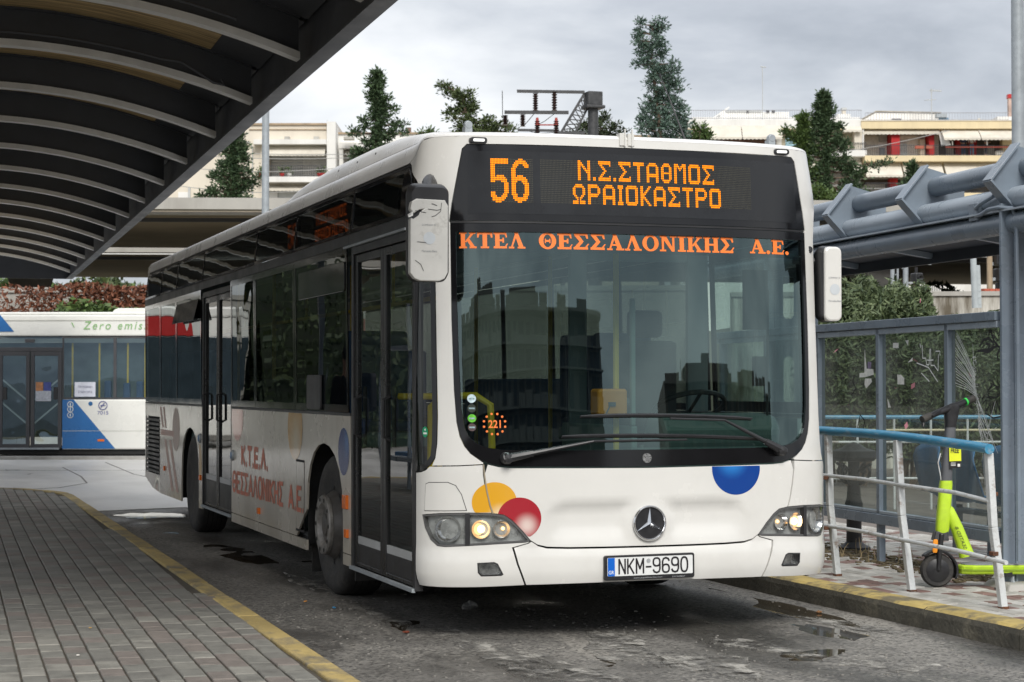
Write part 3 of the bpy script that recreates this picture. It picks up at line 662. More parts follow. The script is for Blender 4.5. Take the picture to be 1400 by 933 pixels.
# ---- LED lettering
def rows(s): return [r for r in s.strip().split('\n')]
BIG5 = rows("""
############
############
############
###.........
###.........
###.........
###.........
###.........
###.........
###.#####...
##########..
###########.
###....####.
.........###
.........###
.........###
.........###
.........###
###......###
###.....###.
####...####.
.#########..
.########...
...####.....""")
BIG6 = rows("""
.....###....
...#######..
..#########.
.####...####
.###.....###
###.........
###.........
###.........
###.........
###.####....
##########..
###########.
####...####.
###.....####
###......###
###......###
###......###
###......###
###......###
####....####
.###....###.
.##########.
..########..
....###.....""")
LED = {
'N': rows("""
##.....##
###....##
####...##
##.##..##
##..##.##
##...####
##....###
##.....##
##.....##
##.....##
##.....##"""),
'S': rows("""
#########
#########
.##.....#
..##.....
...##....
....##...
...##....
..##.....
.##.....#
#########
#########"""),
'T': rows("""
########
########
...##...
...##...
...##...
...##...
...##...
...##...
...##...
...##...
...##..."""),
'A': rows("""
..#####..
.#######.
##.....##
##.....##
##.....##
##.....##
#########
#########
##.....##
##.....##
##.....##"""),
'Q': rows("""
..####..
.######.
##....##
##....##
##....##
########
##....##
##....##
##....##
.######.
..####.."""),
'M': rows("""
###...###
####.####
##.###.##
##..#..##
##.....##
##.....##
##.....##
##.....##
##.....##
##.....##
##.....##"""),
'O': rows("""
.#######.
#########
##.....##
##.....##
##.....##
##.....##
##.....##
##.....##
##.....##
#########
.#######."""),
'W': rows("""
..#####..
.#######.
##.....##
##.....##
##.....##
##.....##
.##...##.
..##.##..
...#.#...
####.####
####.####"""),
'P': rows("""
#######..
########.
##.....##
##.....##
##.....##
########.
#######..
##.......
##.......
##.......
##......."""),
'I': rows("""
####
####
.##.
.##.
.##.
.##.
.##.
.##.
.##.
####
####"""),
'K': rows("""
##....##
##...##.
##..##..
##.##...
####....
###.....
####....
##.##...
##..##..
##...##.
##....##"""),
'.': rows("""
..
..
..
..
..
..
..
..
..
##
##""")}
def led_points():
    pts = []; 
    def put(bm_, c0, r0):
        for r, row in enumerate(bm_):
            for c, ch in enumerate(row):
                if ch == '#': pts.append((c0+c, r0+r))
    put(BIG5, 0, 0); put(BIG6, 14, 0)
    c = 61
    for ch in 'N.S.STAQMOS': put(LED[ch], c, 0); c += len(LED[ch][0])+2
    c = 57
    for ch in 'WPAIOKASTPO': put(LED[ch], c, 13); c += len(LED[ch][0])+2
    return pts
LP = led_points()
px_, pz_ = 0.00822, 0.0105
X0, Z0 = 0.392, 2.702
mb = MB()
for c, r in LP:
    x = X0+c*px_; z = Z0-r*pz_; mb.add([FX(x-px_*0.36, z-pz_*0.36, 0.0044), FX(x+px_*0.36, z-pz_*0.36, 0.0044), FX(x+px_*0.36, z+pz_*0.36, 0.0044), FX(x-px_*0.36, z+pz_*0.36, 0.0044)], [(0, 1, 2, 3)])
obj('led_text', mb, LEDM, sign, fixn=False)
mb = MB()    # the unlit lamps of the matrix
lit = set(LP)
for r in range(0, 24):
    for c in range(0, 194):
        if (c, r) in lit or (28 < c < 34): continue
        x = X0+c*px_; z = Z0-r*pz_; mb.add([FX(x-px_*0.2, z-pz_*0.2, 0.0036), FX(x+px_*0.2, z-pz_*0.2, 0.0036), FX(x+px_*0.2, z+pz_*0.2, 0.0036), FX(x-px_*0.2, z+pz_*0.2, 0.0036)], [(0, 1, 2, 3)])
obj('unlit_lamps', mb, mat('unlit_led', (0.085, 0.08, 0.05), 0.6), sign, fixn=False)
# ---- serif lettering on the windscreen
def serif(ch):
    """polygons in a unit-high cell; returns (polys, width)"""
    R = lambda x0, y0, x1, y1: [(x0, y0), (x1, y0), (x1, y1), (x0, y1)]
    s = 0.11
    if ch == 'Κ': return [R(.1, 0, .36, 1), R(0, 0, .46, s), R(0, 1-s, .46, 1), [(.34, .40), (.72, .92), (.90, .92), (.42, .36)], [(.42, .56), (.60, .62), (.98, .06), (.72, .06)], R(.60, 1-s, 1.0, 1), R(.62, 0, 1.06, s)], 1.04
    if ch == 'Τ': return [R(.34, 0, .62, 1), R(.22, 0, .74, s), R(.0, .86, .96, 1), [(0, .66), (.09, .66), (.16, .9), (0, .9)], [(.87, .66), (.96, .66), (.96, .9), (.80, .9)]], .98
    if ch == 'Ε': return [R(.1, 0, .38, 1), R(0, 0, .84, s+.02), R(0, 1-s-.02, .80, 1), R(.3, .44, .62, .56), R(.56, .36, .66, .66), [(.76, .06), (.92, .30), (.84, .30), (.70, .1)], [(.70, .9), (.78, .68), (.86, .68), (.82, .95)]], .92
    if ch == 'Λ': return [[(.12, .05), (.22, .05), (.50, .78), (.42, .96)], [(.34, 1), (.58, 1), (.96, .05), (.66, .05)], R(0, 0, .34, s), R(.56, 0, 1.06, s)], 1.06
    if ch == 'Α': return [[(.12, .05), (.22, .05), (.50, .78), (.42, .96)], [(.34, 1), (.58, 1), (.96, .05), (.66, .05)], R(0, 0, .34, s), R(.56, 0, 1.06, s), R(.22, .28, .72, .38)], 1.06
    if ch == 'Σ': return [R(.04, .88, .84, 1), [(.04, .9), (.34, .9), (.62, .5), (.50, .34)], [(.50, .66), (.62, .5), (.34, .16), (.02, .1)], R(0, 0, .88, .15), [(.78, .1), (.96, .36), (.87, .36), (.66, .1)], [(.70, .92), (.80, .68), (.90, .68), (.86, .96)]], .98
    if ch == 'Ν': return [R(.12, 0, .26, 1), R(.80, 0, .94, 1), [(.06, 1), (.40, 1), (.94, 0), (.76, 0)], R(0, 0, .40, s), R(.66, 1-s, 1.08, 1), R(0, 1-s, .34, 1)], 1.1
    if ch == 'Ι': return [R(.12, 0, .40, 1), R(0, 0, .52, s), R(0, 1-s, .52, 1)], .54
    if ch == 'Η': return [R(.1, 0, .37, 1), R(.68, 0, .95, 1), R(.3, .44, .72, .56), R(0, 0, .47, s), R(0, 1-s, .47, 1), R(.58, 0, 1.05, s), R(.58, 1-s, 1.05, 1)], 1.07
    if ch in 'ΘΟ':
        P = []
        for i in range(24):
            a, b = 2*pi*i/24, 2*pi*(i+1)/24
            P.append([(.52+.52*cos(a), .5+.52*sin(a)), (.52+.52*cos(b), .5+.52*sin(b)), (.52+.25*cos(b), .5+.40*sin(b)), (.52+.25*cos(a), .5+.40*sin(a))])
        if ch == 'Θ': P += [R(.36, .44, .68, .56), R(.35, .36, .42, .64), R(.62, .36, .69, .64)]
        return P, 1.06
    if ch == '.': return [[(.13+.13*cos(2*pi*i/12), .11+.13*sin(2*pi*i/12)) for i in range(12)]], .32
    return [], .95
def serif_text(txt, x0, x1, z0, z1, off, parent):
    tot = 0; lay = []
    for ch in txt:
        P, w = serif(ch); lay.append((P, tot)); tot += w+0.05
    tot -= 0.05; k = (x1-x0)/tot; h = z1-z0; mb = MB(); q = 0
    for P, t0 in lay:
        for poly in P:
            q += 1; mb.add([FX(x0+(t0+a)*k, z0+b*h, off+0.00015*(q % 9)) for a, b in poly], [tuple(range(len(poly)))])
    return obj('windscreen_lettering', mb, ORGT, parent, fixn=False)
serif_text('ΚΤΕΛ', 0.212, 0.577, 2.197, 2.288, -0.012, wsc)
serif_text('ΘΕΣΣΑΛΟΝΙΚΗΣ', 0.655, 1.868, 2.197, 2.288, -0.012, wsc)
serif_text('Α.Ε.', 1.972, 2.262, 2.200, 2.286, -0.012, wsc)
# stickers
def sticker(nm, x, z, r, col, off=-0.012):
    mb = MB(); mb.add([FX(x+r*cos(2*pi*i/20), z+r*sin(2*pi*i/20), off) for i in range(20)], [tuple(range(20))]); return obj(nm, mb, mat('sticker_'+str(round(x*100))+str(round(z*100)), col, 0.5, var=0.25, scale=60), wsc, fixn=False)
sticker('sticker', 0.262, 1.352, 0.024, (0.55, 0.68, 0.75)); sticker('sticker', 0.262, 1.298, 0.023, (0.02, 0.03, 0.02)); sticker('sticker', 0.262, 1.242, 0.023, (0.12, 0.48, 0.03)); sticker('sticker', 0.262, 1.192, 0.022, (0.08, 0.05, 0.05))
for z in (1.352, 1.298, 1.242, 1.192):
    mb = MB(); mb.add([FX(a, b, -0.0112) for a, b in ((0.247, z-0.005), (0.277, z-0.005), (0.277, z+0.004), (0.247, z+0.004))], [(0, 1, 2, 3)])
    obj('sticker_print', mb, mat('sticker_print', (0.30, 0.42, 0.45), 0.5, var=0.4, scale=90), wsc, fixn=False)
text_on('fleet_number', '221', FX, 0.350, 1.188, 0.418, 1.232, -0.0115, ORGT, wsc, bold=0.02)
mb = MB()
for i in range(12):
    a = 2*pi*i/12+0.26; x = 0.384+0.060*cos(a); z = 1.210+0.058*sin(a); mb.add([FX(x+0.0068*cos(2*pi*k/8), z+0.0068*sin(2*pi*k/8), -0.0115) for k in range(8)], [tuple(range(8))])
obj('number_dots', mb, ORGT, wsc, fixn=False)
# ---- wipers
def wiper(pivot, elbow, b0, b1, mid):
    w_ = thing('wiper', '', '', (0, 0, 0)); del w_['label']; del w_['category']; w_.parent = bus
    P = lambda p, o: Vector(FX(p[0], p[1], o))
    mb = MB(); a = P(pivot, 0.012); mb.lathe([(0.0, -0.06), (0.024, -0.055), (0.032, -0.03), (0.034, 0.01)], a, 'y', 18); obj('pivot', mb, BLKM, w_, smooth=True)
    mb = MB(); p2 = P(elbow, 0.05); d = (p2-P(pivot, 0.045)); e_ = P(pivot, 0.045)+d*0.30
    mb.tube([P(pivot, 0.045)-d.normalized()*0.02, e_], [0.026, 0.020], 8); mb.tube([e_, p2], [0.014, 0.007], 8); mb.tube([p2, P(mid, 0.035)], [0.007, 0.006], 6); obj('arm', mb, BLKM, w_, smooth=True)
    mb = MB(); N = 10; pts = [P((b0[0]+(b1[0]-b0[0])*i/N, b0[1]+(b1[1]-b0[1])*i/N+0.012*sin(pi*i/N)), 0.022) for i in range(N+1)]
    mb.tube(pts, [0.005]+[0.011]*(N-1)+[0.005], 6)
    pts = [P((b0[0]+(b1[0]-b0[0])*i/N, b0[1]+(b1[1]-b0[1])*i/N+0.012*sin(pi*i/N)-0.008), 0.008) for i in range(N+1)]; mb.tube(pts, 0.005, 5); obj('blade', mb, BPL, w_, smooth=True)
wiper((0.440, 1.020), (0.93, 1.112), (0.755, 1.140), (1.98, 1.115), (1.50, 1.115))
wiper((2.115, 1.045), (1.735, 1.225), (0.865, 1.252), (1.93, 1.232), (1.40, 1.236))
# ---- mirrors
def mirror(c, w, h, d, torn, capcol):
    mr = thing('side_mirror', '', '', c); del mr['label']; del mr['category']; mr.parent = bus
    mb = MB(); P = rrect(-w/2, -h/2, w/2, h/2, 0.045 if torn else 0.04, 5)
    def f(a, b, t): k = 1-0.10*(abs(t-0.5)*2)**2; return (a*k, -d/2+d*t, b*k)
    n = len(P); vs = []; fs = []
    for t in (0.0, 0.12, 0.5, 0.9, 1.0): vs += [f(a, b, t) for a, b in P]
    for i in range(4):
        for k in range(n): fs.append((i*n+k, i*n+(k+1) % n, (i+1)*n+(k+1) % n, (i+1)*n+k))
    fs += [tuple(range(n-1, -1, -1)), tuple(4*n+k for k in range(n))]
    mb.add(vs, fs); obj('shell', mb, BLKM, mr, smooth=True, angle=50)
    mb = MB(); zc0, zc1 = (-h/2+0.002, h/2-0.095) if torn else (-h/2+0.004, h/2-0.008)
    if torn: poly = [(-w/2-.004, zc0+.04), (-w/2+.02, zc0+.012), (-w/2+.05, zc0), (w/2-.07, zc0), (w/2-.04, zc0+.012), (w/2-.022, zc0+.045), (w/2-.020, zc1-.03), (w/2-.035, zc1-.006), (w/2-.035, zc1+.0), (-w/2+.03, zc1+.004), (-w/2+.004, zc1-.012), (-w/2-.003, zc1-.045), (-w/2-.003, zc1-.055), (-w/2+.015, zc1-.075), (-w/2+.045, zc1-.055), (-w/2+.07, zc1-.05), (-w/2+.05, zc1-.068), (-w/2+.02, zc1-.087), (-w/2-.003, zc1-.105)]
    else: poly = rrect(-w/2+0.022, zc0, w/2+0.004, zc1, 0.035)
    mb.prism(poly, lambda a, b, t: (a, t, b), -d/2-0.022, -d/2+0.03)
    obj('cover', mb, WHITE if not torn else mat('scuffed_mirror_cover', (0.60, 0.59, 0.555), 0.35, var=0.05, scale=8, dirt=(0.20, 0.18, 0.15), dirt_amt=0.6, soft=(0.56, 0.72)), mr, bevel=0.012)
    yo = -d/2-0.0235; cx_ = -0.012 if torn else 0.02
    mb = MB(); mb.add([(cx_+0.033*cos(2*pi*i/24), yo, -0.035+0.033*sin(2*pi*i/24)+0.0) for i in range(24)], [tuple(range(24))]); obj('reflector_spot', mb, mat('pale_grey_spot', (0.50, 0.53, 0.55), 0.4), mr, fixn=False)
    GT = mat('grey_lettering', (0.28, 0.29, 0.30), 0.5)
    text_on('maker_lettering', 'Mercedes-Benz', lambda a, b, o: (a, yo-o, b), cx_-0.042, -0.110, cx_+0.042, -0.098, 0.0004, GT, mr)
    text_on('maker_lettering', 'COMPANY 02', lambda a, b, o: (a, yo-o, b), cx_-0.042, 0.030, cx_+0.036, 0.040, 0.0004, GT, mr)
    if torn:
        mb = MB(); mb.add([(-w/2+.01, yo-.004, zc1-.06), (-w/2-.028, yo-.03, zc1-.085), (-w/2-.02, yo-.02, zc1-.100), (-w/2+.008, yo-.006, zc1-.088), (-w/2-.012, yo-.032, zc1-.075)], [(0, 4, 1), (0, 1, 2), (0, 2, 3)]); obj('torn_flap', mb, WHITE, mr, fixn=False)
        mb = MB(); 
        for path in ([(-.09, -.155), (-.06, -.175), (-.045, -.21)], [(.055, .155), (.05, .11), (.02, .085), (.0, .08)], [(-.02, .12), (.03, .115), (.05, .12)], [(.0, .15), (.03, .14)], [(-.03, .10), (-.09, .11)], [(-.08, -.055), (-.03, -.06)]): mb.tube([(a, yo-0.0002, b) for a, b in path], 0.0016, 4)
        obj('crack', mb, BPL, mr)
        mb = MB(); mb.add([(-w/2+.0, yo-.0006, zc1-.1), (-w/2+.02, yo-.0006, zc1-.083), (-w/2+.05, yo-.0006, zc1-.064), (-w/2+.04, yo-.0006, zc1-.085), (-w/2+.012, yo-.0006, zc1-.104)], [(0, 1, 2, 3, 4)]); obj('crack', mb, BPL, mr, fixn=False)
    # arm back to the roof corner
    mb = MB()
    if torn: mb.tube([(0.0, 0.0, h/2-0.03), (0.03, 0.10, h/2+0.02), (0.10, 0.30, h/2+0.06), (0.16, 0.46, h/2+0.05)], [0.03, 0.03, 0.028, 0.03], 8)
    else: mb.tube([(-0.02, 0.03, h/2-0.10), (-0.08, 0.06, h/2-0.09), (-0.16, 0.12, h/2-0.08)], [0.028, 0.026, 0.026], 8)
    obj('arm', mb, BLKM, mr, smooth=True)
mirror((-0.088, -0.20, 2.245), 0.225, 0.53, 0.13, True, 0)
mirror((2.545, 0.27, 2.035), 0.130, 0.46, 0.10, False, 0)
# marker lamps, washer nozzle blocks, small camera housings
for x, z in ((0.322, 2.808), (BW-0.345, 2.812)):
    ml = thing('marker_lamp', '', '', (0, 0, 0)); del ml['label']; del ml['category']; ml.parent = bus
    q = FX(x, z, 0); mb = MB(); mb.prism(rrect(-0.05, -0.017, 0.05, 0.017, 0.014), lambda a, b, t: (q[0]+a, q[1]+t, q[2]+b), -0.022, 0.03); obj('housing', mb, BPL, ml, bevel=0.003)
    mb = MB(); mb.prism(rrect(-0.033, -0.008, 0.033, 0.008, 0.006), lambda a, b, t: (q[0]+a, q[1]+t, q[2]+b), -0.026, -0.018); obj('lens', mb, LAMPW, ml)
for x, y in ((0.29, 0.30), (BW-0.36, 0.30)):
    mb = MB(); mb.box((x-.022, y-.03, 2.84), (x+.022, y+.03, 2.895)); mb.lathe([(0.0, -0.02), (0.022, -0.02), (0.026, 0), (0.022, 0.02), (0, 0.02)], (x, y-0.012, 2.905), 'y', 14); nz_ = obj('roof_sensor', mb, GALV, bus, bevel=0.003)
mb = MB(); q = FX(1.19, 2.835, 0)
mb.box((q[0]-.045, q[1]-.012, 2.80), (q[0]-.006, q[1]+.04, 2.872)); mb.box((q[0]+.006, q[1]-.012, 2.80), (q[0]+.045, q[1]+.04, 2.872))
mb.box((q[0]-.018, q[1]-.02, 2.795), (q[0]-.010, q[1]-.008, 2.895)); mb.box((q[0]+.026, q[1]-.02, 2.795), (q[0]+.034, q[1]-.008, 2.895)); obj('roof_clip', mb, WHITE, bus, bevel=0.002)
mb = MB(); mb.tube([(1.94, 0.9, 2.87), (1.92, 0.92, 2.93)], 0.012, 8); an = obj('aerial', mb, BPL, bus)
mb = MB(); mb.tube([(1.92, 0.92, 2.93), (1.82, 0.98, 3.24), (1.775, 1.0, 3.36)], [0.006, 0.004, 0.0035], 6); mb.tube([(1.775, 1.0, 3.36), (1.768, 1.0, 3.385)], 0.007, 6); obj('whip', mb, BPL, an)

# ---- roof
mb = MB(); prof = [(0.0, 0.0), (0.006, 0.018), (0.018, 0.034), (0.04, 0.046), (0.09, 0.055), (0.20, 0.058), (0.34, 0.058)]
SS = [(-L0-(11.53)*i/30.0) for i in range(30, 0, -1)]+[-L0-0.2+0.2*i/4 for i in range(0, 4)]+[-L0+2*L0*i/90 for i in range(91)]
SS += [-s for s in SS[:34]][::-1]
SS = sorted(set(round(s, 4) for s in SS)); nv = len(prof)
for s in SS:
    zr = zroof(s); a = abs(s); side = sstep(L0-0.2, L0+0.12, a)
    bx, by, bz = SF(s, zr, 0.003); nx_, ny_ = pnorm(s)
    for d, h in prof:
        hh = h*(1-side)*0.55+side*(h*2.4+0.02*(d/0.34))
        mb.v.append((bx-nx_*d, by-ny_*d, bz+hh if d < 0.33 else 2.868+0.0)); 
for i in range(len(SS)-1):
    for k in range(nv-1): mb.f.append((i*nv+k, (i+1)*nv+k, (i+1)*nv+k+1, i*nv+k+1))
mb.r = [0.5]*len(mb.f); o_ = len(mb.v)
for i in range(len(SS)):   # top skin: centre line verts
    p = mb.v[i*nv+nv-1]; mb.v.append((HW, max(p[1], 0.3), 2.90 if i not in (0, len(SS)-1) else 2.90))
half = len(SS)
for i in range(half-1): mb.f.append((i*nv+nv-1, (i+1)*nv+nv-1, o_+i+1, o_+i)); mb.r.append(.5)
obj('roof', mb, mat('bus_roof_paint', (0.72, 0.71, 0.69), 0.3, var=0.03, scale=2, dirt=(0.42, 0.40, 0.36), dirt_amt=0.25), bus, smooth=True, angle=60)
# roof unit (air conditioning fairing)
mb = MB(); ys = [(0.62, 0.0), (0.70, 0.035), (0.95, 0.085), (1.4, 0.125), (2.0, 0.145), (3.2, 0.148), (3.9, 0.125), (4.35, 0.095), (4.62, 0.02), (4.66, 0.0)]
xs_ = [(0.13, 0.0), (0.15, 0.45), (0.19, 0.75), (0.28, 0.93), (0.5, 1.0), (HW, 1.02)]; xs_ = xs_+[(BW-a, h) for a, h in xs_[:-1][::-1]]
for y, h in ys:
    for x, k in xs_: mb.v.append((x, y, 2.855+(h+0.015)*k if h > 0 else 2.855))
for i in range(len(ys)-1):
    for k in range(len(xs_)-1): mb.f.append((i*len(xs_)+k, (i+1)*len(xs_)+k, (i+1)*len(xs_)+k+1, i*len(xs_)+k+1))
mb.r = [.5]*len(mb.f); pod = obj('roof_unit', mb, MATS['bus_roof_paint'], bus, smooth=True, angle=60)
mb = MB()
for y in (1.85, 2.35, 2.9): mb.lathe([(0.0, -0.006), (0.016, -0.006), (0.016, 0.01)], (0.152, y, 2.91), 'x', 12)
obj('vent_hole', mb, BPL, pod)
for Y0, Y1, h in ((5.6, 7.4, .09), (8.6, 11.2, .10)):
    mb = MB(); mb.box((0.5, Y0, 2.88), (BW-.5, Y1, 2.88+h)); obj('roof_hatch', mb, MATS['bus_roof_paint'], bus, bevel=0.04)

# ---- sides
ARCHF = (2.69, 0.56); ARCHR = (8.60, 0.54)     # centre Y, half width
def archpts(c, hw, top, zb, n=10):
    out = [(c+hw, zb)]+[(c+hw*1.0*cos(radians(t)), 0.55+(top-0.55)*sin(radians(t))**0.8) for t in [i*180/n for i in range(n+1)]]+[(c-hw, zb)]
    return out
DF = (0.366, 1.905, 0.262, 2.315)   # front door opening
DR = (6.30, 7.88, 0.30, 2.300)      # middle door opening
def sidepanels(right):
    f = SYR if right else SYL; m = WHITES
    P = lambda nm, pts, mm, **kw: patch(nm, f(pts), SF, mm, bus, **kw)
    st = dict(step=0.35, off=0.0, thick=0.015)
    zt = 1.228
    fs0 = 1.912 if not right else 0.44
    # front piece around the front wheel
    a = archpts(2.69, 0.56, 1.035, 0.262)
    P('side_panel', [(fs0, 0.34), (fs0, zt), (3.60, zt), (3.60, 0.34)]+[p for p in a if p[1] > 0.34][0:]+[(2.13, 0.34)], m, **st)
    P('skirt_panel', [(fs0, 0.262), (fs0, 0.334), (2.128, 0.334), (2.128, 0.262)], m, **st)
    P('skirt_panel', [(3.252, 0.262), (3.252, 0.334), (6.296 if not right else 7.99, 0.334), (6.296 if not right else 7.99, 0.262)], m, **st)
    end = 6.296 if not right else 7.9
    P('side_panel', [(3.606, 0.34), (3.606, zt), (end, zt), (end, 0.34)], m, **st)
    b = archpts(8.62, 0.55, 1.02, 0.27)
    s0 = 7.885 if not right else 7.906
    P('side_panel', [(s0, 0.27), (s0, zt), (10.68, zt), (10.68, 0.27), (9.172, 0.27)]+b[1:-1]+[(8.068, 0.27)], m, **st)
    P('rear_panel', [(10.686, 0.27), (10.686, zt), (11.93, zt), (11.93, 0.40), (11.3, 0.30)], m, **dict(st, holes=[f([(10.74, .46), (10.74, 1.09), (11.86, 1.09), (11.86, .46)])]))
    # black belt, header and glazing
    P('header_rail', [(1.91 if not right else .5, 2.335), (1.91 if not right else .5, 2.402), (11.93, 2.402), (11.93, 2.335)], BLKM, step=0.5, off=-0.001, thick=0.02)
    P('cant_rail', [(0.50, 2.694), (0.50, 2.712), (11.93, 2.712), (11.93, 2.694)], BLKM, step=0.5, off=0.0, thick=0.02)
    P('belt_rail', [(1.91 if not right else .5, 1.229), (1.91 if not right else .5, 1.247), (DR[0]-.01 if not right else 11.93, 1.247), (DR[0]-.01 if not right else 11.93, 1.229)], BLKM, step=0.5, off=-0.001, thick=0.02)
    if not right: P('belt_rail', [(DR[1]+.01, 1.229), (DR[1]+.01, 1.247), (11.93, 1.247), (11.93, 1.229)], BLKM, step=0.5, off=-0.001, thick=0.02)
    def win(y0, y1, z0, z1, mm=SDG, fr=0.05):
        w_ = P('window', [(y0, z0), (y0, z1), (y1, z1), (y1, z0)], BLK, holes=[f([(y0+fr, z0+fr), (y0+fr, z1-fr), (y1-fr, z1-fr), (y1-fr, z0+fr)])], step=0.5, off=0.002, thick=0.008)
        g_ = patch('pane', f([(y0+fr-.003, z0+fr-.003), (y0+fr-.003, z1-fr+.003), (y1-fr+.003, z1-fr+.003), (y1-fr+.003, z0+fr-.003)]), SF, mm, w_, step=0.4, off=-0.001, thick=0); return w_
    lower = [(1.95, 3.612), (3.622, 5.172), (5.182, 6.285), (7.895, 9.49), (9.50, 10.66), (10.67, 11.90)] if not right else [(0.52, 1.90), (1.95, 3.612), (3.622, 5.172), (5.182, 6.5), (6.51, 7.88), (7.895, 9.49), (9.50, 10.66), (10.67, 11.90)]
    for k, (y0, y1) in enumerate(lower): win(y0, y1, 1.25, 2.331, SDG if not (right and k < 1) else DRG, 0.05 if not (right and k == 0) else 0.07)
    upper = [(1.845, 3.612), (3.622, 5.172), (5.182, 7.835), (7.845, 9.49), (9.50, 10.66), (10.67, 11.90)]
    for y0, y1 in upper: win(y0, y1, 2.406, 2.69, SDG, 0.022)
    if not right:
        w_ = patch('window', f([(1.835, 2.406), (1.835, 2.69), (0.50, 2.69), (0.42, 2.62), (0.36, 2.52), (0.33, 2.406)]), SF, BLK, bus, holes=[f([(1.81, 2.43), (1.81, 2.665), (0.60, 2.665), (0.60, 2.43)])], step=0.1, off=0.002, thick=0.008)
        patch('pane', f([(1.812, 2.427), (1.812, 2.668), (0.597, 2.668), (0.597, 2.427)]), SF, SDG, w_, step=0.3, off=-0.001, thick=0)
        P('header_rail', [(0.38, 2.325), (0.36, 2.402), (1.90, 2.402), (1.90, 2.325)], BLKM, step=0.3, off=0.0, thick=0.02)
        mb = MB(); mb.bar(SF(sY(1.96), 2.318, 0.012), SF(sY(0.42), 2.325, 0.012), 0.02, 0.014); obj('door_gutter', mb, GALV, bus)
    return P, win
Pl, winl = sidepanels(False)
sidepanels(True)
# corner quarter glass ahead of the front door (wraps onto the front)
q0 = [(sY(0.40), 0.945), (sY(0.40), 2.40), (sY(0.46), 2.66), (sY(0.42), 2.64)]
qc = dedupe([(sY(0.362), 0.942), (sY(0.362), 2.40)]+[(sx(0.066), 2.40), (sx(0.083), 2.3), (sx(0.088), 2.0), (sx(0.088), 1.25), (sx(0.083), 1.10), (sx(0.074), 1.02), (sx(0.055), 0.984), (sx(0.035), 0.960), (sx(0.018), 0.947)])
qw = patch('quarter_window', qc, SF, BLK, bus, holes=[shrink(qc, 0.03)], step=0.05, off=0.0, thick=0.008)
patch('pane', shrink(qc, 0.028), SF, DRG, qw, step=0.05, off=-0.002, thick=0)
mb = MB(); c_ = [SF(sx(0.036)+0.022*cos(2*pi*i/24), 1.165+0.030*sin(2*pi*i/24), 0.0035) for i in range(24)]; mb.add(c_, [tuple(range(24))]); obj('round_sticker', mb, mat('green_sticker', (0.0, 0.24, 0.10), 0.4, var=0.1), qw, fixn=False)
text_on('sticker_print', '4', SF, sx(0.036)-0.006, 1.17, sx(0.036)+0.006, 1.185, 0.0042, mat('sticker_white', (0.7, 0.75, 0.7), 0.5), qw, bold=0.02)
mb = MB(); mb.add([SF(sx(0.036)+a, 1.165+b, 0.0042) for a, b in ((-.013, -.013), (.013, -.013), (.013, -.003), (-.013, -.003))], [(0, 1, 2, 3)]); obj('sticker_print', mb, MATS['sticker_white'], qw, fixn=False)
# black window end piece below the roof corner
patch('corner_trim', dedupe([(sY(0.366), 2.405), (sY(0.40), 2.55), (sY(0.46), 2.655), (sY(0.495), 2.69)] + [(sY(0.455), 2.694), (sY(0.415), 2.655), (sx(0.010), 2.592), (sx(0.037), 2.512), (sx(0.063), 2.405)]), SF, BLK, bus, step=0.04, off=0.0, thick=0.01)
# ---- doors
def door(y0, y1, z0, z1, nm='door', kick=0.16):
    d_ = thing(nm, '', '', (0, 0, 0)); del d_['label']; del d_['category']; d_.parent = bus
    f = lambda y, z, o=0: (-o, y, z)
    off = -0.03; fr = 0.062; ym = (y0+y1)/2
    mb = MB()
    mb.box((0.0, y0, z0), (0.05, y0+0.045, z1)); mb.box((0.0, y1-0.045, z0), (0.05, y1, z1)); mb.box((0.0, y0+0.045, z1-0.05), (0.05, y1-0.045, z1))
    obj('door_frame', mb, BLKM, d_, bevel=0.004)
    for a, b in ((y0+0.047, ym-0.004), (ym+0.004, y1-0.047)):
        mb = MB(); x0, x1 = 0.012, 0.045
        mb.box((x0, a, z0+.02), (x1, a+fr, z1-.055)); mb.box((x0, b-fr, z0+.02), (x1, b, z1-.055)); mb.box((x0, a+fr, z1-.055-fr*.8), (x1, b-fr, z1-.055)); mb.box((x0, a+fr, z0+.02), (x1, b-fr, z0+.045))
        obj('leaf_frame', mb, mat('door_frame_black', (0.014, 0.014, 0.015), 0.3), d_, bevel=0.005)
        mb = MB(); mb.box((0.018, a+fr, z0+.046), (0.04, b-fr, z0+kick-.002)); obj('kick_panel', mb, BLKM, d_)
        mb = MB(); mb.box((0.020, a+fr, z0+kick), (0.036, b-fr, z0+kick+.048)); obj('pale_strip', mb, mat('grey_strip', (0.42, 0.43, 0.43), 0.4, var=0.08), d_)
        mb = MB(); mb.box((0.016, a+fr, z0+kick+.046), (0.022, b-fr, z0+kick+.0465))
        me = MB(); me.add([(0.028, a+fr-.003, z0+kick+.0485), (0.028, b-fr+.003, z0+kick+.0485), (0.028, b-fr+.003, z1-.05-fr*.8), (0.028, a+fr-.003, z1-.05-fr*.8)], [(0, 1, 2, 3)]); obj('pane', me, DRG, d_, fixn=False)
        mb = MB(); yh = b-fr-0.02 if b < ym else b-fr-.02; mb.tube([(0.06, yh, 1.05), (0.06, yh, 1.42)], 0.013, 8); mb.tube([(0.03, yh-.02, 1.10), (-0.012, yh-.02, 1.12), (-0.012, yh-.02, 1.34), (0.03, yh-.02, 1.36)], 0.012, 8); obj('handle', mb, BPL, d_, smooth=True)
    mb = MB(); mb.bar((-0.004, y0+0.01, z0+.004), (-0.004, y1-.01, z0+.004), 0.022, 0.022); obj('threshold', mb, GALV, d_)
    return d_
door(*DF); door(DR[0], DR[1], DR[2], DR[3], kick=0.26)
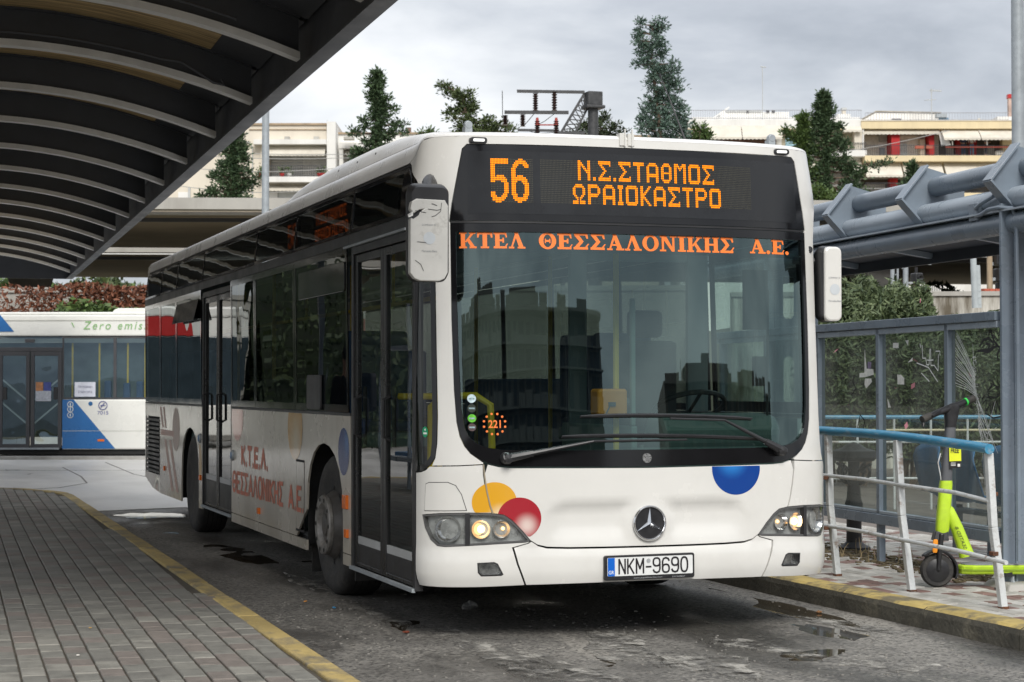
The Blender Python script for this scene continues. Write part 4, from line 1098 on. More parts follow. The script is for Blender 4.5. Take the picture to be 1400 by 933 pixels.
# hinge arms and cover panels beside the middle door
# markers and small fittings on the door side
for Y, z, w, h in ((2.035, 0.672, 0.11, 0.09), (2.005, 0.47, 0.07, 0.055), (5.02, 0.43, 0.07, 0.05), (7.95, 0.56, 0.06, 0.05), (10.35, 0.55, 0.06, 0.05)):
    sm = MB(); sm.box((-0.018, Y-w/2, z-h/2), (0.004, Y+w/2, z+h/2)); obj('side_marker', sm, ORGL, bus, bevel=0.004)
for Y, z in ((6.22, 0.83), (7.98, 0.93)):
    mb = MB(); mb.lathe([(0.0, -0.02), (0.035, -0.02), (0.045, -0.012), (0.047, 0.004)], (0, Y, z), 'x', 20); b_ = obj('door_button', mb, GALV, bus, smooth=True)
    mb = MB(); mb.lathe([(0.0, -0.003), (0.03, -0.002), (0.031, 0.004)], (-0.022, Y, z), 'x', 16); obj('button', mb, mat('button_blue', (0.02, 0.12, 0.3), 0.3), b_, smooth=True)
mb = MB(); mb.prism(rrect(2.74, 1.26, 3.17, 1.50, 0.02), lambda a, b, t: (-t, a, b), 0.003, 0.02); fb = obj('service_hatch', mb, BLKM, bus, bevel=0.005)
mb = MB(); mb.prism(rrect(2.07, 2.04, 3.5, 2.235, 0.02), lambda a, b, t: (-t, a, b), 0.0035, 0.010); obj('window_vent', mb, BLK, bus, bevel=0.003)
mb = MB(); mb.prism(rrect(8.05, 2.05, 9.45, 2.25, 0.02), lambda a, b, t: (-t-(2.25-b)*0.25, a, b), 0.004, 0.012); obj('window_vent', mb, BLK, bus, bevel=0.003)
for Y in (3.605,): 
    for z in (0.885, 0.385):
        mb = MB(); mb.box((-0.004, 3.33, z-.008), (0.001, 3.60, z+.008)); obj('flap_gap', mb, UND, bus)
mb = MB(); mb.box((-0.002, 3.325, 0.385), (0.001, 3.331, 0.885)); obj('flap_gap', mb, UND, bus)
# rear engine grille
for k in range(13):
    z = 0.475+k*0.047; mb = MB(); mb.box((-0.004, 10.745, z), (0.03, 11.855, z+0.026), Matrix.Rotation(0, 4, 'X')); obj('grille_slat', mb, BLKM, bus)
mb = MB(); mb.box((0.035, 10.72, 0.44), (0.05, 11.88, 1.11)); obj('grille_back', mb, UND, bus)
# lettering and balls on the side
SFN = lambda Y, z, o: (-0.0012-o, Y, z)
SFR = lambda a, b, o: SFN(a, b, o)
def block_letters(txt, Y0, Y1, z0, z1, wd):
    W_ = {'Ι': .12, '.': .10, ' ': .40, 'Λ': .52, 'Α': .52, 'Ο': .50, 'Θ': .50}; gap = .20; tot = sum(W_.get(c, .44) for c in txt)+gap*(len(txt)-1); h = z1-z0; k = (Y0-Y1-wd)/tot; x = wd/2; it = []
    lo, hi = z0+wd*.38, z1-wd*.38; H = hi-lo; mid = lo+H*.52
    for c in txt:
        w = W_.get(c, .44)*k; a, b = x, x+w
        if c == 'Κ': it += [([(a, lo), (a, hi)], False), ([(b, hi), (a, mid)], False), ([(a+w*.2, mid), (b, lo)], False)]
        elif c == 'Τ': it += [([(a-.01, hi), (b+.01, hi)], False), ([((a+b)/2, lo), ((a+b)/2, hi)], False)]
        elif c == 'Ε': it += [([(b, hi), (a, hi), (a, lo), (b, lo)], False), ([(a, mid), (b-w*.15, mid)], False)]
        elif c == 'Λ': it += [([(a, lo), ((a+b)/2, hi), (b, lo)], False)]
        elif c == 'Α': it += [([(a, lo), ((a+b)/2, hi), (b, lo)], False), ([(a+w*.22, lo+H*.28), (b-w*.22, lo+H*.28)], False)]
        elif c == 'Σ': it += [([(b, hi), (a, hi), (a+w*.55, mid), (a, lo), (b, lo)], False)]
        elif c == 'Ν': it += [([(a, lo), (a, hi), (b, lo), (b, hi)], False)]
        elif c == 'Ι': it += [([((a+b)/2, lo), ((a+b)/2, hi)], False)]
        elif c == 'Η': it += [([(a, lo), (a, hi)], False), ([(b, lo), (b, hi)], False), ([(a, mid), (b, mid)], False)]
        elif c in 'ΟΘ':
            it += [O_(a, lo, w, H)]
            if c == 'Θ': it += [([(a+w*.25, mid-.004), (b-w*.25, mid-.004)], False)]
        elif c == '.': it += [([((a+b)/2-.004, lo), ((a+b)/2+.004, lo)], False)]
        x += w+gap*k
    return strokes('side_lettering', it, lambda u, z, o: SFN(Y0-u, z, o), 0.0004, wd, REDT, bus, 0.75)
block_letters('Κ.Τ.Ε.Λ.', 5.83, 4.66, 0.755, 0.935, 0.056)
block_letters('ΘΕΣΣΑΛΟΝΙΚΗΣ Α.Ε.', 6.25, 3.33, 0.515, 0.705, 0.043)
def sball(Y, z, rY, rz, m, cut=1.226, cutY=None):
    P = [(Y+rY*cos(2*pi*i/48), min(cut, z+rz*sin(2*pi*i/48))) for i in range(48)]
    if cutY: P = [(min(cutY, a), b) for a, b in P]
    mb = MB(); mb.add([SFN(a, b, 0.0002) for a, b in P], [tuple(range(48))]); return obj('ball_decal', mb, m, bus, fixn=False)
SBL = ballmat('side_blue_ball_print', (0.005, 0.03, 0.17), (0.03, 0.14, 0.38), 2.02, 1.06, 0.0, 0.13, (1, 2))
SRD = ballmat('side_red_ball_print', (0.42, 0.035, 0.03), (0.6, 0.18, 0.12), 6.0, 1.2, 0.0, 0.25, (1, 2))
SOR = ballmat('side_amber_ball_print', (0.50, 0.27, 0.07), (0.55, 0.45, 0.30), 3.62, 1.02, 0.0, 0.25, (1, 2))
sball(2.11, 0.995, 0.155, 0.155, SBL); sball(6.02, 1.16, 0.27, 0.20, SRD, cutY=6.29); sball(3.65, 1.12, 0.26, 0.235, SOR)
sball(9.55, 0.98, 0.25, 0.22, mat('faint_ball', (0.50, 0.40, 0.35), 0.4)); 
P_ = [(8.02+0.12*cos(2*pi*i/32), 0.70+0.17*sin(2*pi*i/32)) for i in range(32)]
mb = MB(); mb.add([SFN(min(8.06, a), b, 0.0002) for a, b in P_], [tuple(range(32))]); obj('ball_decal', mb, mat('side_faint_amber', (0.55, 0.38, 0.2), 0.4), bus, fixn=False)
mb = MB()
for a, b in (((10.55, 0.98), (10.75, 1.2)), ((10.35, 0.98), (10.5, 1.2))): mb.add([SFN(a[0], a[1], .0003), SFN(a[0]-.12, a[1], .0003), SFN(b[0]-.12, b[1], .0003), SFN(b[0], b[1], .0003)], [(0, 1, 2, 3)])
mb.add([SFN(10.66, .90, .0004), SFN(9.7, .90, .0004), SFN(9.7, .96, .0004), SFN(10.66, .96, .0004)], [(0, 1, 2, 3)])
for a in (10.4, 10.05): mb.add([SFN(a, .86, .0003), SFN(a-.16, .86, .0003), SFN(a-.7, .34, .0003), SFN(a-.54, .34, .0003)], [(0, 1, 2, 3)])
obj('faded_decal', mb, PINK, bus, fixn=False)
# side display behind the upper glass, dimmer
sg = thing('side_sign', '', '', (0, 0, 0)); del sg['label']; del sg['category']; sg.parent = bus
for y0, y1 in ((2.16, 3.34), (3.84, 4.26)):
    mb = MB(); mb.box((0.065, y0, 2.432), (0.08, y1, 2.655)); obj('display', mb, mat('side_display', (0.13, 0.14, 0.14), 0.5, var=0.2), sg)
mb = MB(); mb2 = MB()
for c, r in LP:
    if random.random() < 0.10: continue
    if c < 40: Y = 4.21-c*0.0118
    else: Y = 3.26-(c-57)*0.0090
    z = 2.638-r*0.0076-(0.012 if r > 12 and c > 40 else 0)
    mb.add([(0.0605, Y-.003, z-.0022), (0.0605, Y+.003, z-.0022), (0.0605, Y+.003, z+.0022), (0.0605, Y-.003, z+.0022)], [(0, 1, 2, 3)])
obj('led_text', mb, LEDD, sg, fixn=False)
mb = MB(); mb.add([(0.05, 0.95, 2.43), (0.05, 1.30, 2.43), (0.05, 1.22, 2.66), (0.05, 0.90, 2.66)], [(0, 1, 2, 3)]); obj('blind', mb, GRIP, bus, fixn=False)
# ---- wheels
def wheel(x, y, steer, outer=True, sgn_=-1):
    w_ = thing('wheel', '', '', (x, y, 0.478)); del w_['label']; del w_['category']; w_.parent = bus; w_.rotation_euler = (0, 0, steer)
    S = sgn_
    mb = MB(); pr = [(0.300, 0.0), (0.33, -0.012), (0.40, -0.022), (0.445, -0.015), (0.470, 0.008), (0.478, 0.035), (0.478, 0.235), (0.462, 0.262), (0.40, 0.275), (0.30, 0.26)]
    mb.lathe([(r_, -S*h) for r_, h in pr], (0, 0, 0), 'x', 48)
    obj('tyre', mb, RUB, w_, smooth=True, angle=40)
    mb = MB()
    for k in (0.07, 0.115, 0.16, 0.205): mb.lathe([(0.4785, -S*(k-.004)), (0.4795, -S*k), (0.4785, -S*(k+.004))], (0, 0, 0), 'x', 48, closed=True)
    obj('tread_groove', mb, UND, w_)
    mb = MB()
    if outer: mb.lathe([(0.300, -S*0.002), (0.302, S*-0.012), (0.285, -S*0.02), (0.268, -S*0.055), (0.255, -S*0.05), (0.225, S*0.02), (0.20, S*0.055), (0.0, S*0.055)], (0, 0, 0), 'x', 40)
    else: mb.lathe([(0.300, -S*0.002), (0.285, -S*0.02), (0.262, -S*0.10), (0.22, -S*0.15), (0.16, -S*0.16), (0.13, -S*0.10), (0.0, -S*0.09)], (0, 0, 0), 'x', 40)
    rm = obj('rim', mb, RIM, w_, smooth=True, angle=30)
    mb = MB()
    for k in range(10):
        t = 2*pi*(k+.5)/10; 
        if outer: mb.lathe([(0.0, 0.0), (0.024, 0.0)], (S*0.0015+(-S)*(-0.004)*0, 0.243*cos(t), 0.243*sin(t)), 'x', 10)
    if outer:
        for k in range(10):
            t = 2*pi*(k+.5)/10; mb.lathe([(0.0, S*0.012), (0.022, S*0.006), (0.022, -S*0.03)], (-S*0.008, 0.245*cos(t), 0.245*sin(t)), 'x', 10)
        obj('rim_hole', mb, UND, w_)
    if outer:
        mb = MB(); mb.lathe([(0.118, S*0.05), (0.150, S*0.085), (0.196, S*0.088), (0.203, S*0.08), (0.203, S*0.058), (0.19, S*0.05)], (0, 0, 0), 'x', 40, closed=True); obj('hub_ring', mb, HUBM, w_, smooth=True, angle=30)
        mb = MB()
        for k in range(10):
            t = 2*pi*k/10; mb.lathe([(0.0, S*0.0895), (0.015, S*0.0895)], (0, 0.176*cos(t), 0.176*sin(t)), 'x', 10)
        obj('nut_hole', mb, UND, w_)
        mb = MB(); mb.lathe([(0.0, S*0.075), (0.07, S*0.072), (0.085, S*0.05), (0.09, S*0.0)], (0, 0, 0), 'x', 24); obj('hub_cap', mb, RIM, w_, smooth=True)
    else:
        mb = MB()
        for k in range(10):
            t = 2*pi*k/10; mb.lathe([(0.0, -S*0.145), (0.013, -S*0.145), (0.013, -S*0.17)], (0, 0.19*cos(t)*0.9, 0.19*sin(t)*0.9), 'x', 6)
        obj('wheel_nut', mb, HUBM, w_)
    return w_
wheel(0.075, 2.70, radians(1.5), True, -1); wheel(BW-0.075, 2.70, radians(1.5), True, 1)
wheel(0.05, 8.62, 0, False, -1); wheel(BW-0.05, 8.62, 0, False, 1)
# wheel wells, underbody, rear
for Yc in (2.69, 8.62):
    for x0, x1 in ((0.02, 0.62), (BW-.62, BW-.02)):
        mb = MB(); n = 12; vs = []
        P = [(Yc+0.60*cos(radians(t)), 0.50+0.62*sin(radians(t))) for t in [i*180/n for i in range(n+1)]]; P = [(Yc+.60, .3)]+P+[(Yc-.60, .3)]
        for a, b in P: vs += [(x0, a, b), (x1, a, b)]
        mb.add(vs, [(2*i, 2*i+1, 2*i+3, 2*i+2) for i in range(len(P)-1)]); 
        xin = x1 if x0 < 1 else x0
        mb.add([(xin, a, b) for a, b in P], [tuple(range(len(P)))]); obj('wheel_well', mb, UND, bus)
mb = MB(); mb.box((0.05, 0.35, 0.30), (BW-.05, 2.05, 0.34)); mb.box((0.62, 2.05, 0.30), (BW-.62, 3.35, 0.34)); mb.box((0.05, 3.35, 0.30), (BW-.05, 7.98, 0.34)); mb.box((0.62, 7.98, .30), (BW-.62, 9.25, .34)); mb.box((0.05, 9.25, .32), (BW-.05, 11.9, .36)); obj('underbody', mb, UND, bus)
mb = MB(); mb.tube([(0.3, 2.70, 0.42), (BW-.3, 2.70, 0.42)], 0.06, 8); mb.box((0.35, 2.0, 0.24), (0.6, 2.2, 0.33)); mb.box((BW-.9, 2.2, 0.22), (BW-.5, 3.3, 0.33)); mb.tube([(0.3, 8.62, 0.42), (BW-.3, 8.62, .42)], 0.09, 8); mb.box((0.8, 4.0, .2), (1.7, 5.5, .3)); obj('axle', mb, UND, bus)
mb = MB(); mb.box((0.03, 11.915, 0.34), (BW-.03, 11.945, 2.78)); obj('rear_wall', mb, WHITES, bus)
mb = MB(); mb.box((0.3, 11.90, 1.5), (BW-.3, 11.952, 2.4)); obj('rear_window', mb, BLK, bus)
for a, b in (((0.06, 3.34, 0.10), (0.30, 3.355, 0.32)), ((0.06, 2.03, 0.16), (0.26, 2.045, 0.32))):
    mb = MB(); mb.box(a, b); obj('mud_flap', mb, RUB, bus)
# ---- interior
mb = MB(); mb.box((0.05, 0.40, 0.345), (BW-.05, 2.05, 0.375)); mb.box((0.63, 2.05, .345), (BW-.63, 3.35, .375)); mb.box((.05, 3.35, .345), (BW-.05, 7.9, .375)); mb.box((.63, 7.9, .345), (BW-.63, 11.9, .6)); obj('floor', mb, FLO, bus)
mb = MB(); mb.box((0.09, 0.42, 2.41), (BW-.09, 11.85, 2.43)); obj('ceiling', mb, INTW, bus)
for x in (0.10, BW-.10):
    mb = MB(); mb.box((x-.02, 3.36, 0.38), (x+.02, 6.2, 1.22)); mb.box((x-.02, 8.0, 0.6), (x+.02, 11.8, 1.22)); obj('inner_lining', mb, TEAL, bus)
mb = MB(); mb.box((BW-.06, 0.55, 0.38), (BW-.03, 1.95, 1.22)); obj('inner_lining', mb, TEAL, bus)
for x0, x1 in ((0.05, 0.63), (BW-.63, BW-.05)):
    mb = MB(); mb.box((x0, 2.06, 1.02), (x1, 3.34, 1.12)); obj('wheel_box', mb, TEAL, bus, bevel=0.02)
# dashboard
mb = MB(); P = [(0.22, 0.62), (0.22, 1.02), (0.34, 1.06), (0.56, 1.00), (0.60, 0.62)]
mb.prism(P, lambda a, b, t: (t, a, b), 1.30, 2.42); obj('dashboard', mb, DASH, bus, bevel=0.02)
mb = MB(); P = [(0.17, 0.70), (0.17, 1.03), (0.44, 1.05), (0.46, 0.70)]; mb.prism(P, lambda a, b, t: (t, a, b), 0.42, 1.30); obj('dashboard', mb, DASH, bus, bevel=0.02)
mb = MB(); P = [(0.36, 1.05), (0.33, 1.16), (0.40, 1.245), (0.62, 1.26), (0.72, 1.10), (0.70, 0.95)]; mb.prism([(a, b) for a, b in P], lambda a, b, t: (t, a, b), 1.52, 2.28); obj('instrument_binnacle', mb, DASH, bus, bevel=0.035)
mb = MB(); n = 28; cx_, cy_, cz_ = 1.90, 0.86, 1.29
ring = [Vector((cx_+0.225*cos(2*pi*k/n), cy_+0.225*sin(2*pi*k/n)*0.86, cz_+0.225*sin(2*pi*k/n)*-0.42)) for k in range(n+1)]; mb.tube(ring, 0.016, 6, cap=False); mb.tube([ring[2], (cx_, cy_, cz_-.03), ring[12]], 0.012, 6); mb.tube([(cx_, cy_, cz_-.03), ring[21]], 0.012, 6); obj('steering_wheel', mb, BPL, bus, smooth=True)
# driver seat and partition
mb = MB(); mb.box((1.68, 1.15, 0.95), (2.16, 1.62, 1.06)); mb.box((1.70, 1.58, 1.05), (2.14, 1.70, 1.72)); mb.box((1.80, 1.58, 1.74), (2.04, 1.68, 1.92)); mb.box((1.8, 1.25, .4), (2.05, 1.5, .95)); obj('driver_seat', mb, BPL, bus, bevel=0.035)
mb = MB(); mb.box((1.48, 1.86, 0.4), (2.48, 1.90, 1.25)); mb.box((1.48, 1.86, 1.25), (1.60, 1.90, 2.38)); mb.box((2.33, 1.86, 1.25), (2.48, 1.90, 2.38)); mb.box((1.60, 1.86, 2.26), (2.33, 1.90, 2.38)); obj('driver_partition', mb, INTW, bus, bevel=0.004)
mb = MB(); mb.box((1.42, 0.62, 0.4), (1.46, 1.86, 1.18)); mb.box((1.42, 0.62, 1.18), (1.45, 0.66, 1.95)); obj('cab_door', mb, TEAL, bus, bevel=0.01)
mb = MB(); mb.prism(rrect(0, 0, 0.19, 0.16, 0.02), lambda a, b, t: (1.19+a, 0.58+t, 1.245+b), 0, 0.14); tm = obj('ticket_machine', mb, ORB, bus, bevel=0.015)
mb = MB(); mb.box((1.255, 0.572, 1.30), (1.30, 0.582, 1.325)); mb.tube([(1.26, .57, 1.30), (1.235, .56, 1.26), (1.23, .56, 1.2)], 0.004, 5); mb.lathe([(0, 0), (0.03, 0), (0.03, .02)], (1.385, 0.64, 1.32), 'x', 12); obj('fitting', mb, GRIP, tm)
mb = MB(); mb.tube([(1.36, 0.72, 0.4), (1.36, 0.72, 2.40)], 0.019, 8); obj('yellow_pole', mb, YEL, bus, smooth=True)
mb = MB(); mb.tube([(0.28, 1.02, 0.9), (0.28, 1.02, 1.30), (0.33, 0.95, 1.36), (0.50, 0.82, 1.365), (0.58, 0.78, 1.31), (0.59, 0.78, 1.05)], 0.022, 8); mb.tube([(0.10, 1.10, 1.36), (0.33, 0.95, 1.36)], 0.02, 8); obj('yellow_handrail', mb, YEL, bus, smooth=True)
for x, y in ((0.62, 2.0), (0.62, 3.5), (1.92, 3.5), (0.75, 5.0), (1.8, 5.0), (0.35, 6.2), (0.35, 7.95), (1.85, 7.0)):
    mb = MB(); mb.tube([(x, y, 0.4), (x, y, 2.40)], 0.017, 8); obj('yellow_pole', mb, YEL, bus, smooth=True)
for x in (0.70,):
    mb = MB(); mb.tube([(x, 2.2, 2.02), (x, 11.0, 2.02)], 0.016, 8)
    for y in (2.2, 3.5, 5, 6.5, 8, 9.5): mb.tube([(x, y, 2.02), (x, y, 2.40)], 0.012, 6)
    obj('ceiling_rail', mb, YEL, bus, smooth=True)
def busseat(x, y, z):
    mb = MB(); mb.box((x, y, z), (x+.44, y+.42, z+.07)); mb.box((x, y+.38, z+.05), (x+.44, y+.45, z+.68)); mb.box((x+.18, y+.1, z-.25), (x+.26, y+.3, z)); return obj('passenger_seat', mb, SEAT, bus, bevel=0.03)
for y, z in ((2.25, 1.12), (2.95, 1.12), (3.9, 0.80), (4.7, 0.80), (5.4, 0.80), (8.2, 1.10), (9.0, 1.10), (9.8, 1.10), (10.6, 1.10)):
    busseat(0.14, y, z); busseat(BW-.6, y, z)
mb = MB(); mb.box((0.4, 11.2, 0.6), (BW-.4, 11.85, 1.35)); obj('rear_bench', mb, SEAT, bus, bevel=0.04)
for x in (0.55, 2.0):
    mb = MB(); mb.box((x-.06, 0.9, 2.395), (x+.06, 11.2, 2.409)); obj('ceiling_lamp_strip', mb, mat('lamp_strip', (0.8, 0.8, 0.78), 0.5), bus)
mb = MB(); mb.box((1.0, 0.60, 2.28), (2.2, 0.70, 2.40)); obj('cab_locker', mb, TEAL, bus, bevel=0.02)
mb = MB(); mb.box((0.12, 0.40, 2.345), (BW-.12, 0.62, 2.41)); obj('sign_housing', mb, DASH, bus)
mb = MB(); mb.tube([(2.22, 0.42, 1.05), (2.23, 0.42, 2.0)], 0.008, 6); mb.box((2.16, 0.44, 1.42), (2.24, 0.50, 1.60)); mb.box((2.07, 0.40, 1.76), (2.22, 0.44, 2.12)); obj('cab_fitting', mb, BPL, bus)
# ================================================================== SETTING
FW = Vector((sin(YAW), cos(YAW), 0)); RT = Vector((cos(YAW), -sin(YAW), 0))
def CA(xr, d, z=0.0):
    """a place xr metres right of and d metres away from where the photographer stands"""
    p = CAMP+RT*xr+FW*d; return Vector((p.x, p.y, z))
FPX = 2606.5
def PP(px, y, d): return CA((px-700)/FPX*d, d, 1.424+(527.4-y)/FPX*d)
# ---- road
def roadmat():
    m, n, l = _nt('asphalt'); out = n.new('ShaderNodeOutputMaterial'); b = n.new('ShaderNodeBsdfPrincipled'); l.new(b.outputs[0], out.inputs[0])
    tcn = n.new('ShaderNodeTexCoord'); V = tcn.outputs['Object']
    def noi(sc, det, ro, stretch=None, dist=0.0):
        q = n.new('ShaderNodeTexNoise'); q.inputs['Scale'].default_value = sc; q.inputs['Detail'].default_value = det; q.inputs['Roughness'].default_value = ro; q.inputs['Distortion'].default_value = dist
        if stretch:
            mp = n.new('ShaderNodeMapping'); mp.inputs['Scale'].default_value = stretch; l.new(V, mp.inputs[0]); l.new(mp.outputs[0], q.inputs['Vector'])
        else: l.new(V, q.inputs['Vector'])
        return q.outputs[0]
    def mr(src, a, b_, c=0.0, d=1.0):
        q = n.new('ShaderNodeMapRange'); q.inputs[1].default_value = a; q.inputs[2].default_value = b_; q.inputs[3].default_value = c; q.inputs[4].default_value = d; l.new(src, q.inputs[0]); return q.outputs[0]
    def mixc(f, a, b_):
        q = n.new('ShaderNodeMix'); q.data_type = 'RGBA'; l.new(f, q.inputs[0])
        for i, v in ((6, a), (7, b_)):
            if isinstance(v, tuple): q.inputs[i].default_value = (*v, 1)
            else: l.new(v, q.inputs[i])
        return q.outputs[2]
    def mt(op, a, b_):
        q = n.new('ShaderNodeMath'); q.operation = op; q.use_clamp = True
        for i, v in enumerate((a, b_)):
            if isinstance(v, (int, float)): q.inputs[i].default_value = v
            else: l.new(v, q.inputs[i])
        return q.outputs[0]
    big = noi(0.55, 6, 0.6); speck = noi(48, 5, 0.85); streak = noi(1.5, 7, 0.62, (1.3, 0.28, 1), 0.6); damp = noi(0.9, 5, 0.55, (1.0, 0.42, 1), 0.4)
    c = mixc(mr(big, 0.35, 0.65), (0.125, 0.119, 0.109), (0.225, 0.213, 0.192))
    c = mixc(mr(speck, 0.52, 0.70, 0, 0.9), c, (0.34, 0.325, 0.29))
    c = mixc(mr(speck, 0.30, 0.42, 0.7, 0.0), c, (0.022, 0.021, 0.02))
    c = mixc(mr(streak, 0.585, 0.68, 0, 0.75), c, (0.32, 0.30, 0.265))
    vo = n.new('ShaderNodeTexVoronoi'); vo.inputs['Scale'].default_value = 62; l.new(V, vo.inputs['Vector']); vs_ = n.new('ShaderNodeSeparateColor'); l.new(vo.outputs['Color'], vs_.inputs[0])
    expo = mr(noi(1.7, 4, 0.6), 0.42, 0.60)
    c = mixc(mt('MULTIPLY', mr(vs_.outputs[0], 0.80, 0.90), mt('ADD', mt('MULTIPLY', expo, 0.75), 0.15)), c, (0.36, 0.34, 0.30))
    c = mixc(mt('MULTIPLY', mr(vs_.outputs[0], 0.30, 0.18), 0.7), c, (0.03, 0.028, 0.026))
    wet = mr(damp, 0.47, 0.62)
    c = mixc(mt('MULTIPLY', wet, 0.72), c, (0.022, 0.021, 0.020))
    l.new(c, b.inputs['Base Color'])
    l.new(mr(wet, 0, 1, 0.72, 0.26), b.inputs['Roughness'])
    bp = n.new('ShaderNodeBump'); bp.inputs['Strength'].default_value = 1.0; bp.inputs['Distance'].default_value = 0.02
    ad = n.new('ShaderNodeMath'); ad.operation = 'ADD'; l.new(vs_.outputs[0], ad.inputs[0]); l.new(noi(14, 6, 0.7), ad.inputs[1]); l.new(ad.outputs[0], bp.inputs['Height']); l.new(bp.outputs[0], b.inputs['Normal'])
    MATS['asphalt'] = m; return m
ASP = roadmat()
mb = MB()
def gz(x, y):
    """gentle unevenness of the worn asphalt"""
    if -1.2 < x < 3.0 and -6 < y < 12: return 0.010*noise.noise(Vector((x*1.1, y*0.6, 0)))+0.004*noise.noise(Vector((x*4, y*3, 3)))-0.004
    return -0.004
gx = [-900, -200, -60, -20, -6]+[-1.2+0.1*i for i in range(43)]+[6, 20, 60, 200, 900]; gy = [-900, -200, -60, -20]+[-6+0.15*i for i in range(121)]+[20, 30, 60, 120, 300, 1500]
for y in gy:
    for x in gx: mb.v.append((x, y, gz(x, y)))
nx_ = len(gx)
for j in range(len(gy)-1):
    for i in range(nx_-1): mb.f.append((j*nx_+i, j*nx_+i+1, (j+1)*nx_+i+1, (j+1)*nx_+i))
mb.r = [.5]*len(mb.f); obj('road', mb, ASP, smooth=True, kind='structure')
APR = mat('wet_concrete_apron', (0.56, 0.55, 0.53), 0.42, var=0.10, scale=0.5, dirt=(0.36, 0.35, 0.33), dirt_amt=0.7, rvar=0.2, bump=0.15, bscale=30, stretch=(1, 0.5, 1))
mb = MB(); edge = []
random.seed(3)
for i in range(61):
    x = -9+i*0.45; edge.append((x, 12.2+0.45*noise.noise(Vector((x*0.7, 0, 0)))+0.18*noise.noise(Vector((x*3, 5, 0)))))
P = edge+[(40, 12.4), (60, 60), (-40, 60), (-40, 12.6)]
mb.prism(P, lambda a, b, t: (a, b, t), -0.05, 0.006); obj('concrete_apron', mb, APR, kind='structure')
mb = MB()
for pts in ([(-1.2, 16.8), (-0.5, 17.2), (0.0, 18.4), (0.12, 20.5), (0.15, 24)], [(1.1, 15.5), (1.0, 17.5), (1.15, 19.0), (1.0, 21), (1.1, 26)], [(0.1, 28.0), (3.0, 27.0)], [(-4, 24.2), (0.15, 22.8), (6, 20.8)]):
    for a, b in zip(pts, pts[1:]): mb.bar((a[0], a[1], 0.007), (b[0], b[1], 0.007), 0.025, 0.004)
struct('concrete_joint', mb, mat('joint_dark', (0.16, 0.15, 0.14), 0.9))
# puddles and cement patches
WAT = mat('muddy_water', (0.055, 0.044, 0.030), 0.03, var=0.1, rvar=0.02, spec=0.6)
def blob(cx_, cy_, rx, ry, seed, ang=0.0, k=0.35, n=40):
    out = []
    for i in range(n):
        t = 2*pi*i/n; r_ = 1+k*noise.noise(Vector((cos(t)*1.5+seed*7.3, sin(t)*1.5, seed)))+0.5*k*noise.noise(Vector((cos(t)*4+seed, sin(t)*4, seed*3)))
        x, y = rot((rx*r_*cos(t), ry*r_*sin(t)), ang); out.append((cx_+x, cy_+y))
    return out
for i, (x, y, rx, ry, an) in enumerate([(0.20, 0.74, 0.16, 0.48, 0.12), (1.92, -0.98, 0.30, 0.22, 0.3), (2.62, 1.2, 0.14, 1.0, 0.02), (-0.10, 9.05, 0.22, 0.6, 0), (-0.02, 11.2, 0.35, 0.5, 0), (0.02, 6.1, 0.20, 0.95, 0.05), (2.36, -0.15, 0.12, 0.45, 0.1), (0.62, -0.72, 0.12, 0.25, .2), (0.45, 4.7, .16, .6, 0)]):
    mb = MB(); mb.prism(blob(x, y, rx, ry, i+1, an), lambda a, b, t: (a, b, t), -0.03, -0.0035)
    obj('puddle', mb, WAT, kind='structure')
CEM = None if False else mat('cement_smear', (0.36, 0.345, 0.31), 0.85, var=0.2, scale=7, dirt=(0.13, 0.125, 0.115), dirt_amt=1.0, bump=0.5, bscale=60, soft=(0.44, 0.58), stretch=(1.6, 0.5, 1))
nt_ = CEM.node_tree; on = [q for q in nt_.nodes if q.type == 'OUTPUT_MATERIAL'][0]; src = on.inputs[0].links[0].from_socket     # worn through in places
tr_ = nt_.nodes.new('ShaderNodeBsdfTransparent'); mm_ = nt_.nodes.new('ShaderNodeMixShader'); t2 = nt_.nodes.new('ShaderNodeTexCoord'); n2 = nt_.nodes.new('ShaderNodeTexNoise'); n2.inputs['Scale'].default_value = 5.0; n2.inputs['Detail'].default_value = 10; n2.inputs['Roughness'].default_value = 0.78
r2n = nt_.nodes.new('ShaderNodeMapRange'); r2n.inputs[1].default_value = 0.46; r2n.inputs[2].default_value = 0.58; nt_.links.new(t2.outputs['Object'], n2.inputs['Vector']); nt_.links.new(n2.outputs[0], r2n.inputs[0]); nt_.links.new(r2n.outputs[0], mm_.inputs[0]); nt_.links.new(tr_.outputs[0], mm_.inputs[1]); nt_.links.new(src, mm_.inputs[2]); nt_.links.new(mm_.outputs[0], on.inputs[0])
for i, (x, y, rx, ry, an) in enumerate([(0.10, 3.4, 0.10, 0.95, 0.02), (0.12, 1.75, 0.11, 0.75, -0.05), (0.27, -0.05, 0.13, 0.95, 0.06), (0.38, -1.15, 0.20, 0.65, 0.05), (0.98, -0.25, 0.16, 0.60, -0.2), (1.15, -1.05, 0.22, 0.45, -0.2), (2.05, -1.35, 0.25, 0.25, 0), (2.6, 0.1, .10, .55, .2), (1.7, -0.6, .10, .5, .3)]):
    mb = MB(); mb.prism(blob(x, y, rx, ry, i+21, an, 0.7), lambda a, b, t: (a, b, t), -0.02, 0.0018); obj('cement_patch', mb, CEM, kind='structure')
